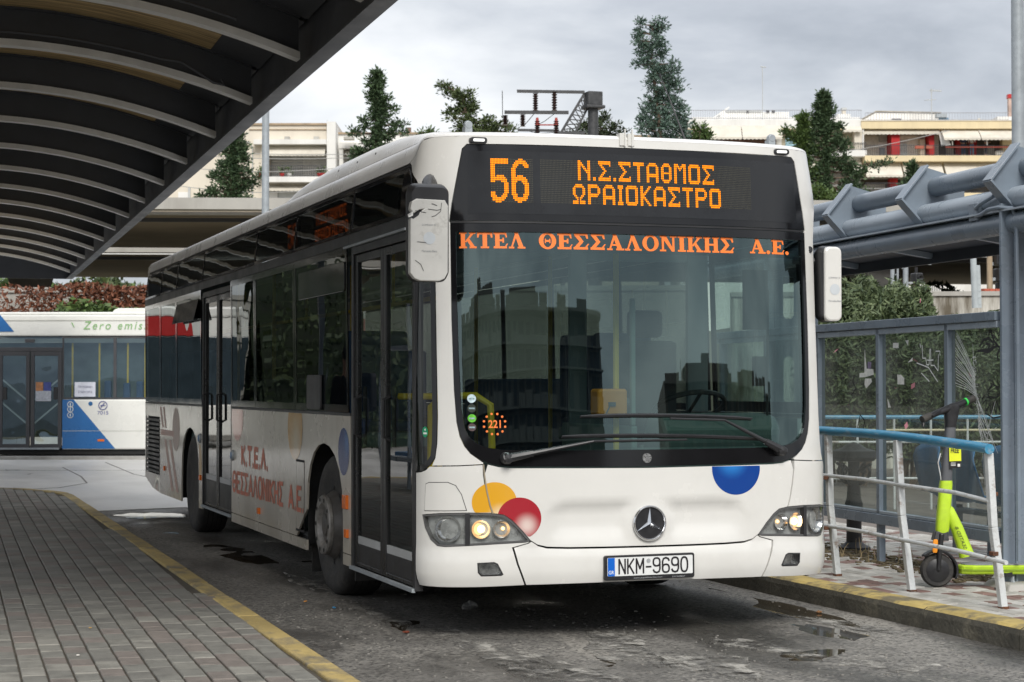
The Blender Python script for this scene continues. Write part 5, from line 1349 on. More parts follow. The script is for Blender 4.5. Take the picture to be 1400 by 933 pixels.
# ---- left platform: slab, kerb stones, pavers
def kerbx(y): return -0.775+0.0125*y
KZ = 0.085
def kerb_outer():
    P = [(kerbx(y), y) for y in [-14+i*0.5 for i in range(57)]]
    x0, y0 = P[-1]; a = x0+3.45; out = P
    for i in range(1, 25):
        t = radians(90*i/24); out.append((-3.45+a*cos(t), y0+3.05*sin(t)))
    out.append((-14, y0+3.05)); return out
KO = kerb_outer()
def offs(P, d):
    out = []
    for i, p in enumerate(P):
        a = P[max(0, i-1)]; b = P[min(len(P)-1, i+1)]; dx, dy = b[0]-a[0], b[1]-a[1]; L = hypot(dx, dy); out.append((p[0]-dy/L*d, p[1]+dx/L*d))
    return out
KI = offs(KO, 0.125)
slab = KI+[(-14, -14)]
mb = MB(); mb.prism(slab, lambda a, b, t: (a, b, t), -0.05, KZ-0.016)
lp = obj('left_platform', mb, mat('joint_sand', (0.075, 0.065, 0.05), 0.95, var=0.3, scale=20), kind='structure')
KYEL = mat('worn_yellow_kerb', (0.42, 0.315, 0.12), 0.7, var=0.16, scale=6, dirt=(0.17, 0.15, 0.11), dirt_amt=0.95, rnd=0.15, bump=0.4, bscale=50, soft=(0.47, 0.64), stretch=(1, 0.5, 1))
i = 0; L = len(KO); rs = random.Random(5)
while i < L-1:
    j = min(L-1, i+2); seg = KO[i:j+1]; si = KI[i:j+1]; 
    if i == 0 or KO[i][1] > -4:
        P = seg+si[::-1]; cx_ = sum(p[0] for p in P)/len(P); cy_ = sum(p[1] for p in P)/len(P); P = [(cx_+(a-cx_)*0.998, cy_+(b-cy_)*0.994) for a, b in P]
        mb = MB(); mb.prism(P, lambda a, b, t: (a, b, t), -0.08, KZ+rs.uniform(-.003, .004)); obj('kerb_stone', mb, KYEL, lp, bevel=0.008)
    else:
        mb = MB(); mb.prism(seg+si[::-1], lambda a, b, t: (a, b, t), -0.08, KZ); obj('kerb_stone', mb, KYEL, lp)
    i = j
# crumbled gutter line beside the kerb
mb = MB(); rs = random.Random(11)
for k in range(420):
    y = rs.uniform(-1.6, 12.5); x = kerbx(y)+rs.uniform(0.0, 0.05)+0.02*abs(noise.noise(Vector((0, y*2, 0)))); s = rs.uniform(.006, .022)
    mb.box((x-s, y-s, -.01), (x+s, y+s, s*0.6), Matrix.Translation((0, 0, 0)))
obj('gutter_grit', mb, mat('grit_dark', (0.05, 0.045, 0.035), 0.95, var=0.4, scale=40), kind='stuff')
PALL = [(0.0, (0.195, 0.190, 0.168)), (0.30, (0.222, 0.215, 0.188)), (0.52, (0.178, 0.172, 0.153)), (0.68, (0.196, 0.170, 0.150)), (0.86, (0.255, 0.245, 0.215)), (0.92, (0.205, 0.178, 0.158))]
PAVM = mat('paver_concrete', (0.2, 0.2, 0.2), 0.75, var=0.13, scale=9, palette=PALL, bump=0.35, bscale=70, dirt=(0.10, 0.095, 0.085), dirt_amt=0.6, soft=(0.5, 0.68))
PAVA = mat('paver_concrete_run', (0.2, 0.2, 0.2), 0.72, var=0.13, scale=3, palette=PALL, attr=True, bump=0.35, bscale=70, dirt=(0.10, 0.095, 0.085), dirt_amt=0.6, soft=(0.5, 0.68))
ANG = 0.033
def pav_vs(w, h, z, cxy, ang, tilt=(0, 0)):
    vs = []; c = 0.005
    for (ww, hh, zz) in ((w/2, h/2, z-0.02), (w/2, h/2, z-0.005), (w/2-c, h/2-c, z)):
        for a, b in ((-1, -1), (1, -1), (1, 1), (-1, 1)):
            x, y = rot((a*ww, b*hh), ang); vs.append((cxy[0]+x, cxy[1]+y, zz+tilt[0]*a+tilt[1]*b if zz >= z-0.006 else zz))
    fs = [(8, 9, 10, 11)]
    for r_ in range(2):
        for k in range(4): fs.append((r_*4+k, r_*4+(k+1) % 4, r_*4+4+(k+1) % 4, r_*4+4+k))
    return vs, fs
PW, PH = 0.119, 0.238
def shared_pavers(name, w, h, n=5):
    out = []
    for k in range(n):
        t = (random.uniform(-.0012, .0012), random.uniform(-.0015, .0015)); v, f = pav_vs(w, h, 0.0, (0, 0), 0, t); m_b = MB(); m_b.add(v, f); out.append(m_b.mesh(name))
    return out
meshes = shared_pavers('paver', PW-0.010, PH-0.007)
for m__ in meshes: m__.materials.append(PAVM)
cells = []
rs = random.Random(21)
for i in range(-60, 30):
    ox = rs.uniform(0, PH) if True else 0
    for j in range(-16, 84):
        lx, ly = i*PW, j*PH+ (0 if i % 2 else PH/2)+rs.uniform(-.01, .01)*0
        x, y = rot((lx, ly), -ANG); x += -1.2; y += 0
        cells.append((x, y, i, j))
def in_slab(x, y, m=0.07): 
    return all(inpoly(x+a, y+b, slab) for a, b in ((m, 0), (-m, 0), (0, m*1.6), (0, -m*1.6)))
def visible(x, y, z=0.1, mrg=0.04):
    d = Vector((x, y, z))-CAMP; dep = d.dot(FW); 
    if dep < 1: return False
    u = d.dot(RT)/dep*FPX+700; v = 527.4-d.z/dep*FPX
    return -1400*mrg < u < 1400*(1+mrg) and v < 933*(1+mrg)
cells = [c for c in cells if visible(c[0], c[1], 0.1, 0.4) and inpoly(c[0]+.015, c[1]+.02, slab) and c[1] < 18]
cells.sort(key=lambda c: (not visible(c[0], c[1]), hypot(c[0]-CAMP.x, c[1]-CAMP.y)))
for x, y, i, j in cells[:300]:
    o = bpy.data.objects.new('paver', rs.choice(meshes)); COL.objects.link(o); o.parent = lp
    o.location = (x, y, KZ-0.004+rs.uniform(-.0025, .0025)); o.rotation_euler = (0, 0, -ANG+rs.uniform(-.006, .006))
mb = MB()
for x, y, i, j in cells[300:]:
    v, f = pav_vs(PW-0.010, PH-0.007, KZ-0.004+rs.uniform(-.002, .002), (x, y), -ANG+rs.uniform(-.005, .005)); mb.add(v, f, rs.random())
obj('paver_field', mb, PAVA, lp, kind='stuff', fixn=False, rnd=True)
# litter on the platform and the road
def litter(name, loc, s, m, label, seed=1, flat=0.5):
    mb = MB(); n = 8; rr = random.Random(seed); vs = []
    for a in range(5):
        for b in range(n):
            th = pi*(a+0.5)/5; ph = 2*pi*b/n; q = 1+rr.uniform(-.35, .35); vs.append((s*q*sin(th)*cos(ph), s*q*sin(th)*sin(ph), s*flat*(q*cos(th)+0.6)))
    fs = [(a*n+b, a*n+(b+1) % n, (a+1)*n+(b+1) % n, (a+1)*n+b) for a in range(4) for b in range(n)]+[tuple(range(n)), tuple(4*n+b for b in range(n))]
    mb.add(vs, fs); o = obj(name, mb, m); o.location = loc; return tagm(o, label, 'litter')
PAPM = mat('crumpled_plastic', (0.30, 0.30, 0.29), 0.5, var=0.4, scale=30)
litter('plastic_scrap', (0.70, 1.62, 0.0), 0.052, PAPM, 'crumpled grey plastic scrap lying under the front of the bus', 4, 0.6)
litter('leaf_scrap', (0.02, 0.62, 0.0), 0.022, mat('dry_leaf', (0.20, 0.05, 0.025), 0.9), 'small dry reddish leaf on the asphalt beside the bus', 6, 0.3)
litter('cigarette_end', (-1.93, -0.35, KZ+.002), 0.009, mat('paper_white', (0.65, 0.63, 0.58), 0.8), 'white cigarette end lying on the left pavers', 8, 0.4)
litter('paper_scrap', (-1.76, 0.72, KZ+.002), 0.010, mat('paper_orange', (0.55, 0.33, 0.10), 0.8), 'tiny orange scrap beside a pale one on the left pavers', 9, 0.3)
litter('bottle_cap', (-0.10, 1.95, 0.0), 0.012, mat('cap_blue', (0.05, 0.25, 0.45), 0.5), 'blue bottle cap on the asphalt near the yellow kerb', 10, 0.4)
litter('orange_peel', (-0.20, 2.35, 0.0), 0.014, mat('peel_orange', (0.5, 0.22, 0.05), 0.7), 'orange scrap on the asphalt near the yellow kerb', 12, 0.4)
litter('brown_leaf', (2.72, 0.72, 0.0), 0.018, mat('leaf_brown', (0.20, 0.10, 0.04), 0.9), 'brown leaf in the gutter below the right kerb', 13, 0.5)
litter('white_scrap', (1.66, 1.15, 0.0), 0.012, MATS['paper_white'], 'white scrap on the wet road right of the number plate', 14, 0.3)
mb = MB(); rs = random.Random(77)
for k in range(900):
    x = rs.uniform(-0.6, 2.85); y = rs.uniform(-1.7, 3.0); s = rs.uniform(.002, .0065)
    if noise.noise(Vector((x*1.2, y*0.8, 9))) < -0.05: continue
    mb.box((x-s, y-s, gz(x, y)-.001), (x+s*1.2, y+s, gz(x, y)+s*.9))
obj('loose_gravel', mb, mat('gravel', (0.22, 0.21, 0.19), 0.9, var=0.4, scale=40), kind='stuff')

# ---- right platform
RZ = 0.125
def kxr(y): return 2.935-0.012*y
RK = [(kxr(y), y) for y in [-8+i*0.98 for i in range(26)]]
slabR = [(x+0.19, y) for x, y in RK]+[(40, 17.4), (40, -8)]
mb = MB(); mb.prism(slabR, lambda a, b, t: (a, b, t), -0.05, RZ-0.014); rp = obj('right_platform', mb, mat('plaza_paving', (0.175, 0.15, 0.13), 0.75, var=0.2, scale=2, dirt=(0.09, 0.08, 0.065), dirt_amt=0.6, stretch=(1, 3, 1)), kind='structure')
KYR = mat('dirty_yellow_kerb', (0.44, 0.33, 0.11), 0.75, var=0.15, scale=5, dirt=(0.12, 0.105, 0.07), dirt_amt=0.9, rnd=0.1, bump=0.6, bscale=40, soft=(0.43, 0.58))
KFC = mat('grimy_kerb_face', (0.075, 0.07, 0.055), 0.85, var=0.3, scale=5, dirt=(0.20, 0.18, 0.13), dirt_amt=0.6, bump=0.6, bscale=40, soft=(0.52, 0.68))
for a, b in zip(RK, RK[1:]):
    ks = MB(); n = 8
    prof = [(0.0, -0.06), (0.004, RZ-0.045), (0.012, RZ-0.014), (0.035, RZ+0.0), (0.10, RZ+0.006), (0.185, RZ+0.004), (0.185, -0.06)]
    vs = []
    for t in [k/n for k in range(n+1)]:
        x = a[0]+(b[0]-a[0])*t; y = a[1]+(b[1]-a[1])*t
        if t == 0: y += .004
        if t == 1: y -= .004
        for px2, pz2 in prof: vs.append((x+px2+0.004*noise.noise(Vector((x*3, y*6, pz2*9))), y, pz2+0.004*noise.noise(Vector((px2*9, y*5, 2)))))
    m7 = len(prof); fs = []; mi = []
    for k in range(n):
        for q in range(m7-1): fs.append((k*m7+q, (k+1)*m7+q, (k+1)*m7+q+1, k*m7+q+1)); mi.append(0 if q < 2 else 1)
    fs += [tuple(range(m7)), tuple(n*m7+q for q in range(m7))]; mi += [0, 0]
    ks.add(vs, fs); me = ks.mesh('kerb_stone'); me.materials.append(KFC); me.materials.append(KYR); me.polygons.foreach_set('material_index', mi)
    o = obj('kerb_stone', me, None, rp)
PALR = [(0.0, (0.40, 0.385, 0.35)), (0.30, (0.47, 0.455, 0.42)), (0.55, (0.17, 0.095, 0.08)), (0.75, (0.34, 0.325, 0.295)), (0.9, (0.21, 0.125, 0.105))]
PVR = mat('right_paver', (0.3, 0.3, 0.3), 0.7, var=0.12, scale=8, palette=PALR, dirt=(0.16, 0.14, 0.11), dirt_amt=0.6, bump=0.3, bscale=60)
PVA = mat('right_paver_run', (0.3, 0.3, 0.3), 0.7, var=0.12, scale=4, palette=PALR, attr=True, dirt=(0.16, 0.14, 0.11), dirt_amt=0.6, bump=0.3, bscale=60)
QW, QH = 0.105, 0.105*1.55
mR = shared_pavers('paver', QW-0.006, QH-0.006, 4)
for m__ in mR: m__.materials.append(PVR)
cells = []
for i in range(0, 26):
    for j in range(-14, 40):
        y = j*QH+(QH/2 if i % 2 else 0); x = kxr(y)+0.245+i*QW
        if visible(x, y, RZ, 0.4): cells.append((x, y, i, j))
cells.sort(key=lambda c: (not visible(c[0], c[1], RZ), hypot(c[0]-CAMP.x, c[1]-CAMP.y))); rs = random.Random(31)
for x, y, i, j in cells[:300]:
    o = bpy.data.objects.new('paver', rs.choice(mR)); COL.objects.link(o); o.parent = rp; o.location = (x, y, RZ-0.002+rs.uniform(-.002, .002)); o.rotation_euler = (0, 0, 0.012+rs.uniform(-.01, .01))
mb = MB()
for x, y, i, j in cells[300:]:
    v, f = pav_vs(QW-0.006, QH-0.006, RZ-0.002+rs.uniform(-.002, .002), (x, y), 0.012); mb.add(v, f, rs.random())
obj('paver_field', mb, PVA, rp, kind='stuff', fixn=False, rnd=True)
# dirt, moss and dry weeds along the shelter foot
mb = MB(); rs = random.Random(41)
for k in range(700):
    y = rs.uniform(1.0, 4.2); x = 4.12+0.07*(y-.65)+rs.gauss(0, 0.13)-0.05; s = rs.uniform(.006, .02); mb.box((x-s, y-s, RZ-.002), (x+s, y+s, RZ+s*.5))
obj('dirt_strip', mb, mat('mossy_dirt', (0.12, 0.095, 0.05), 0.95, var=0.4, scale=25), kind='stuff')
mb = MB()
for k in range(26):
    x = 4.15+rs.uniform(-.15, .2); y = 2.6+rs.uniform(-.5, .7); h = rs.uniform(.05, .16); a = rs.uniform(-.06, .06); mb.tube([(x, y, RZ), (x+a*.5, y+.01, RZ+h*.6), (x+a, y, RZ+h)], [.0025, .002, .001], 4)
obj('dry_weeds', mb, mat('dry_weed', (0.34, 0.26, 0.14), 0.9), kind='stuff')

# ---- left canopy
LCX0, LCS = -0.315, 0.0318
def lcx(y): return LCX0+LCS*y
can = thing('curved_canopy', 'dark curved bus stop canopy with pale arched ribs over the left platform', 'canopy', (lcx(0)-3.9, 0, 0.08))
def canobj(name, mb, m, **kw):
    o = obj(name, mb, m, can, **kw); recol(o, can); return o
CWD = 3.9
def arch(d): return 3.5+0.365*(1-((d-CWD/2)/(CWD/2))**2)
YR = [-1.96+2.0*i for i in range(15)]   # ... to Y = 26
YE = 27.2
def ribmesh(y, which):
    n = 22; m_b = MB(); vs = []; fs = []
    if which == 'flange': sec = [(-0.055, 0.0), (0.055, 0.0), (0.055, 0.048), (-0.055, 0.048)]
    elif which == 'web': sec = [(-0.008, 0.048), (0.008, 0.048), (0.008, 0.27), (-0.008, 0.27)]
    else: sec = [(-0.05, 0.27), (0.05, 0.27), (0.05, 0.295), (-0.05, 0.295)]
    for i in range(n+1):
        d = 0.07+(CWD-0.14)*i/n; z = arch(d); x = lcx(y)-d
        for a, h in sec: vs.append((x, y+a-LCS*0, z+h))
    for i in range(n):
        for k in range(4): fs.append((i*4+k, i*4+(k+1) % 4, (i+1)*4+(k+1) % 4, (i+1)*4+k))
    fs += [(0, 1, 2, 3), (n*4+3, n*4+2, n*4+1, n*4)]
    m_b.add(vs, fs); return m_b
for y in YR:
    r_ = canobj('rib', ribmesh(y, 'web'), GREYM)
    f_ = obj('flange', ribmesh(y, 'flange'), GREYF, r_); t_ = obj('top_flange', ribmesh(y, 'top'), GREYM, r_)
for a, b in zip(YR, YR[1:]):
    mb = MB(); n = 16; vs = []
    near = (a+b)/2 < 8
    for i in range(n+1):
        d = 0.38+(CWD-0.76)*i/n
        for y in (a+.05, b-.05): vs.append((lcx(y)-d, y, arch(d)+0.285))
        for y in (a+.05, b-.05): vs.append((lcx(y)-d, y, arch(d)+0.305))
    fs = []
    for i in range(n): q = i*4; fs += [(q, q+1, q+5, q+4), (q+2, q+6, q+7, q+3)]
    fs += [(0, 2, 3, 1), (n*4, n*4+1, n*4+3, n*4+2)]
    mb.add(vs, fs); canobj('ceiling_panel', mb, PLY)
    for d0, d1 in ((0.02, 0.38), (CWD-.38, CWD-.02)):
        mb = MB(); mb.add([(lcx(a)-d0, a+.05, arch(d0)+.28), (lcx(b)-d0, b-.05, arch(d0)+.28), (lcx(b)-d1, b-.05, arch(d1)+.28), (lcx(a)-d1, a+.05, arch(d1)+.28)], [(0, 1, 2, 3)])
        canobj('edge_panel', mb, GREYM, fixn=False)
mb = MB(); n = 24; vs = []
for i in range(n+1):
    d = -0.02+(CWD+.04)*i/n
    for y in (YR[0]-1, YE): vs += [(lcx(y)-d, y, arch(max(0, min(CWD, d)))+0.315), (lcx(y)-d, y, arch(max(0, min(CWD, d)))+0.345)]
mb.add(vs, [(i*4, i*4+2, i*4+6, i*4+4) for i in range(n)]+[(i*4+1, i*4+5, i*4+7, i*4+3) for i in range(n)]+[(i*4, i*4+4, i*4+5, i*4+1) for i in range(n)]+[(i*4+2, i*4+3, i*4+7, i*4+6) for i in range(n)])
canobj('roof_sheet', mb, GREYM)
for dx in (0.0, CWD):
    sgx = 1 if dx == 0 else -1
    mb = MB(); y0, y1 = YR[0]-1, YE; X = lambda y, o: lcx(y)-dx+o*sgx
    mb.add([(X(y0, .0), y0, 3.485), (X(y1, .0), y1, 3.485), (X(y1, .0), y1, 3.86), (X(y0, .0), y0, 3.86), (X(y0, .016), y0, 3.485), (X(y1, .016), y1, 3.485), (X(y1, .016), y1, 3.86), (X(y0, .016), y0, 3.86)], [(0, 1, 2, 3), (7, 6, 5, 4), (0, 4, 5, 1), (1, 5, 6, 2), (2, 6, 7, 3), (3, 7, 4, 0)])
    mb.add([(X(y0, -.07), y0, 3.470), (X(y1, -.07), y1, 3.470), (X(y1, .05), y1, 3.470), (X(y0, .05), y0, 3.470), (X(y0, -.07), y0, 3.486), (X(y1, -.07), y1, 3.486), (X(y1, .05), y1, 3.486), (X(y0, .05), y0, 3.486)], [(0, 1, 2, 3), (7, 6, 5, 4), (0, 4, 5, 1), (1, 5, 6, 2), (2, 6, 7, 3), (3, 7, 4, 0)])
    canobj('edge_beam', mb, GREYM)
mb = MB(); mb.box((lcx(YE)-CWD, YE, 3.47), (lcx(YE)+.05, YE+.03, 3.9)); canobj('end_beam', mb, GREYM)
mb = MB(); y = 2.04-0.1
mb.tube([(lcx(y)-d, y-0.07, arch(d)+0.08+0.004*sin(d*9)) for d in [0.5+0.15*i for i in range(12)]], 0.009, 6); 
mb.tube([(lcx(3.94)-d, 3.94-0.075, arch(d)+0.075) for d in [0.75+0.15*i for i in range(14)]]+[], 0.010, 6)
mb.tube([(lcx(3.94)-0.75, 3.865, arch(.75)+.075), (lcx(3.94)-0.62, 3.86, arch(.6)+.10), (lcx(3.94)-0.5, 3.86, arch(.5)+.06), (lcx(3.94)-0.38, 3.86, arch(.38)+.02), (lcx(3.94)-0.3, 3.86, arch(.3)+.03), (lcx(3.94)-0.32, 3.86, arch(.3)+.07)], 0.010, 6)
canobj('cable', mb, GREYM, smooth=True)
for y in (-1.96, 4.04, 10.04, 16.04):
    for xx in (-3.15,):
        mb = MB(); mb.box((lcx(y)+xx-.07, y-.07, 0.08), (lcx(y)+xx+.07, y+.07, arch(2.0)+.0)); mb.box((lcx(y)+xx-.15, y-.15, 0.08), (lcx(y)+xx+.15, y+.15, .11)); canobj('post', mb, BLUG, bevel=0.006)

# ---- right shelter
def sxx(y): return 4.0+0.068*(y-0.65)
sh = thing('glass_shelter', 'blue-grey steel bus shelter with glass panels, one cracked, behind the railing', 'bus shelter', (4.0, 0.65, RZ))
def shobj(name, mb, m, **kw):
    o = obj(name, mb, m, sh, **kw); recol(o, sh); return o
SA = 0.068
def sp(u, w, z):
    """u metres across (away from the road), w metres along the shelter"""
    return Vector((4.0+u+SA*w, 0.65+w-SA*u, z))
def sbox(mb, u0, u1, w0, w1, z0, z1):
    vs = [sp(u, w, z) for z in (z0, z1) for u, w in ((u0, w0), (u1, w0), (u1, w1), (u0, w1))]
    return mb.add(vs, [(0, 3, 2, 1), (4, 5, 6, 7), (0, 1, 5, 4), (1, 2, 6, 5), (2, 3, 7, 6), (3, 0, 4, 7)])
mull = [0.0, 0.76, 1.84, 2.94, 4.04, 5.1]
for w in mull[1:]:
    mb = MB(); sbox(mb, 0.0, 0.05, w-.025, w+.025, 0.4 if w not in (1.84, 4.04) else RZ-.01, 1.84); sbox(mb, 0.05, 0.065, w-.016, w+.016, 0.44, 1.82); shobj('mullion', mb, BLUG, bevel=0.003)
mb = MB(); sbox(mb, -0.012, 0.062, 0.06, 5.2, 1.845, 1.905); shobj('top_rail', mb, BLUG, bevel=0.004)
mb = MB(); sbox(mb, 0.0, 0.058, 0.06, 5.2, 1.80, 1.842); shobj('glazing_bar', mb, BLUL, bevel=0.003)
mb = MB(); sbox(mb, -0.012, 0.062, 0.06, 5.2, 0.40, 0.475); shobj('bottom_rail', mb, BLUG, bevel=0.004)
mb = MB(); sbox(mb, 0.0, 0.058, 0.06, 5.2, 0.478, 0.50); shobj('glazing_bar', mb, BLUL, bevel=0.003)
for a, b in zip(mull, mull[1:]):
    mb = MB(); a_ = a+.03; b_ = b-.03; mb.add([sp(.03, a_, .49), sp(.03, b_, .49), sp(.03, b_, 1.81), sp(.03, a_, 1.81)], [(0, 1, 2, 3)]); shobj('glass_panel', mb, SHG, fixn=False)
GRAF = mat('black_marker', (0.02, 0.02, 0.022), 0.6); GRAW = mat('white_scratch', (0.88, 0.90, 0.88), 0.7); PAPS = mat('torn_paper', (0.78, 0.78, 0.74), 0.8, var=0.15, scale=40)
def scrib(name, paths, r, m):
    """flat print on the glass: paths in (w, z)"""
    mb = MB(); k = 0
    for P in paths:
        for a, b in zip(P, P[1:]):
            dx, dz = b[0]-a[0], b[1]-a[1]; L = hypot(dx, dz) or 1; nx2, nz2 = -dz/L*r, dx/L*r; k += 1
            e = 0.3; mb.add([sp(.0285-.00002*(k % 20), a[0]-nx2-dx/L*r*e, a[1]-nz2), sp(.0285-.00002*(k % 20), b[0]-nx2+dx/L*r*e, b[1]-nz2), sp(.0285-.00002*(k % 20), b[0]+nx2+dx/L*r*e, b[1]+nz2), sp(.0285-.00002*(k % 20), a[0]+nx2-dx/L*r*e, a[1]+nz2)], [(0, 1, 2, 3)])
    return shobj(name, mb, m, fixn=False)
for i, P in enumerate(([(2.112, 1.699), (2.081, 1.55), (1.964, 1.545), (1.958, 1.503), (2.108, 1.486), (2.208, 1.484), (2.208, 1.515), (2.12, 1.52)], [(2.11, 1.475), (2.0, 1.475), (1.99, 1.45), (2.03, 1.43), (2.09, 1.40), (2.12, 1.43)], [(1.633, 1.734), (1.54, 1.732), (1.54, 1.694), (1.633, 1.696)], [(1.433, 1.747), (1.38, 1.746), (1.389, 1.706)], [(1.564, 1.502), (1.50, 1.50), (1.452, 1.475), (1.453, 1.429), (1.559, 1.432)], [(1.731, 1.33), (1.669, 1.262), (1.716, 1.261)], [(1.397, 1.586), (1.316, 1.624), (1.316, 1.597)])):
    mb = MB(); mb.add([sp(.0285, w, z) for w, z in P], [tuple(range(len(P)))]); shobj('paper_remnant', mb, PAPS, fixn=False)
mb = MB(); mb.add([sp(.028, w, z) for w, z in ((2.06, 1.60), (2.0, 1.60), (2.0, 1.55), (2.06, 1.55))], [(0, 1, 2, 3)]); shobj('paper_remnant', mb, mat('flag_print', (0.25, 0.2, 0.32), 0.7, var=0.6, scale=60), fixn=False)
scrib('scratched_writing', [[(1.168, 1.708), (1.161, 1.615), (1.112, 1.614), (1.098, 1.568), (1.064, 1.567), (1.05, 1.679)], [(1.039, 1.679), (1.035, 1.563), (0.984, 1.563), (0.929, 1.523), (0.921, 1.638)], [(1.09, 1.60), (1.0, 1.60)], [(1.251, 1.583), (1.07, 1.548), (0.935, 1.448)], [(1.18, 1.51), (1.06, 1.45)], [(1.20, 1.72), (1.19, 1.69)], [(.96, 1.66), (.9, 1.66), (.9, 1.63)]], 0.004, GRAW)
scrib('black_tag', [[(0.338, 1.678), (0.29, 1.72), (0.22, 1.735), (0.15, 1.70), (0.16, 1.66), (0.23, 1.64), (0.32, 1.655)], [(0.36, 1.65), (0.2, 1.66), (0.10, 1.68)], [(0.184, 1.786), (0.15, 1.72), (0.06, 1.66)], [(0.037, 1.70), (0.10, 1.62), (0.088, 1.587)], [(0.25, 1.70), (0.2, 1.69), (.22, 1.66)], [(.2, 1.79), (.21, 1.75)]], 0.0085, GRAF)
scrib('black_tag', [[(0.227, 1.391), (0.16, 1.43), (0.085, 1.41), (0.07, 1.36), (0.13, 1.34), (0.22, 1.35), (0.227, 1.391)], [(0.30, 1.30), (0.25, 1.33), (.26, 1.25), (.2, 1.30), (.19, 1.24), (.15, 1.31), (.13, 1.24), (.10, 1.31), (.07, 1.25), (.04, 1.31)], [(0.267, 1.242), (0.16, 1.21), (0.056, 1.221)], [(.31, 1.33), (.27, 1.36)], [(1.48, 1.33), (1.42, 1.29), (1.36, 1.33), (1.33, 1.29), (1.28, 1.33)], [(2.35, 1.35), (2.27, 1.40), (2.33, 1.45), (2.30, 1.50)], [(2.2, 1.20), (2.12, 1.16), (2.15, 1.08), (2.25, 1.10), (2.2, 1.20)]], 0.005, GRAF)
# cracked third panel: rays from the impact line
rs = random.Random(9); cr = []
for k in range(26):
    t = k/25; s0 = (0.40-0.10*max(0, t-.5), 1.50-0.40*t*0.5); 
    e0 = (0.66+0.02*rs.random(), 1.80-0.50*t) if k < 20 else (0.15+rs.random()*.1, 1.0+rs.random()*.1)
    cr.append([s0, ((s0[0]+e0[0])/2+rs.uniform(-.01, .01), (s0[1]+e0[1])/2+.012), e0])
for k in range(12): cr.append([(0.36, 1.25-.01*k), (0.25, 1.12-.02*k+.05*rs.random()), (0.10+.03*k*.5, 0.98-.03*k+.2*(k % 3))])
cr.append([(0.43, 1.70), (0.42, 1.60), (0.405, 1.44), (0.39, 1.33), (0.33, 1.18), (0.26, 1.06), (0.21, 0.98)])
cr.append([(0.40, 1.44), (0.36, 1.30), (0.33, 1.1), (0.30, 0.95), (0.27, 0.72)])
CRK = mat('glass_crack_white', (0.92, 0.95, 0.95), 0.5)
scrib('glass_crack', cr, 0.0016, CRK)
mb = MB()
for k in range(300):
    t = rs.random(); w = 0.405-0.16*max(0, t-.4)+rs.gauss(0, .018); z = 1.62-0.55*t; s = rs.uniform(.001, .0045); mb.add([sp(.0278, w-s, z-s), sp(.0278, w+s, z-s), sp(.0278, w, z+s)], [(0, 1, 2)])
shobj('crack_chips', mb, CRK, fixn=False)
# roof tubes, brackets, gutter and underside
W0, W1 = -1.5, 5.6
def stube(name, u, z, r, m, w0=W0, w1=W1): 
    mb = MB(); mb.tube([sp(u, w, z) for w in (w0, w1)], r, 20); return shobj(name, mb, m, smooth=True)
stube('upper_tube', 0.20, 2.842, 0.070, BLUG); stube('lower_tube', 0.12, 2.640, 0.074, BLUL); stube('gutter_tube', 0.10, 2.480, 0.074, BLUG)
mb = MB(); sbox(mb, 0.0, 0.13, W0, W1, 2.548, 2.560); shobj('gutter_lip', mb, BLUL)
for k, w in enumerate([-1.3, 0.0, 1.28, 2.56, 3.84, 5.1]):
    ch = [(0.115, 2.99), (-0.09, 2.745), (0.075, 2.575)]; th = 0.016; wd = 0.09
    mb = MB()
    for (u0, z0), (u1, z1) in zip(ch, ch[1:]):
        mb.bar(sp(u0, w, z0), sp(u1, w, z1), th, wd*2*0.62, up=sp(0, 1, 0)-sp(0, 0, 0)) 
    br = shobj('bracket', mb, BLUL if False else BLUG, bevel=0.002)
    mb = MB(); P = [(0.10, 2.985), (-0.078, 2.745), (0.085, 2.58), (0.42, 2.60), (0.42, 2.90)]
    mb.prism(P, lambda a, b, t: sp(a, w+t, b), -0.006, 0.006); wb = shobj('bracket_web', mb, BLUG)
for w in (0.62, 1.9, 3.2, 4.5):
    mb = MB(); mb.bar(sp(0.06, w, 2.452), sp(0.47, w, 2.392), 0.06, 0.04); shobj('roof_rib', mb, BLUL)
mb = MB(); 
mb.add([sp(0.10, W0, 2.47), sp(0.10, W1, 2.47), sp(0.5, W1, 2.41), sp(0.5, W0, 2.41), sp(0.10, W0, 2.49), sp(0.10, W1, 2.49), sp(0.5, W1, 2.43), sp(0.5, W0, 2.43)], [(0, 1, 2, 3), (7, 6, 5, 4), (0, 4, 5, 1), (3, 2, 6, 7), (0, 3, 7, 4), (1, 5, 6, 2)]); shobj('roof_sheet', mb, GREYM)
mb = MB(); sbox(mb, 0.47, 0.50, W0, W1, 2.335, 2.50); shobj('back_beam', mb, GREYM)
for w in (0.62, 1.9, 3.2, 4.5):
    mb = MB(); mb.prism([(0.12, 2.42), (0.46, 2.37), (0.46, 2.45), (0.12, 2.48)], lambda a, b, t: sp(a, w+t+.03, b), 0, .008); shobj('rib_web', mb, GREYM)
    mb = MB(); mb.bar(sp(0.2, w-.2, 2.70), sp(0.55, w-.5, 2.62), 0.05, 0.05); mb.tube([sp(0.30, w-.35, 2.70), sp(0.30, w-.30, 2.70)], 0.03, 10); shobj('roof_strut', mb, GREYM)
mb = MB(); sbox(mb, 0.40, 0.46, W0, W1, 2.60, 2.70); shobj('inner_beam', mb, GREYM)
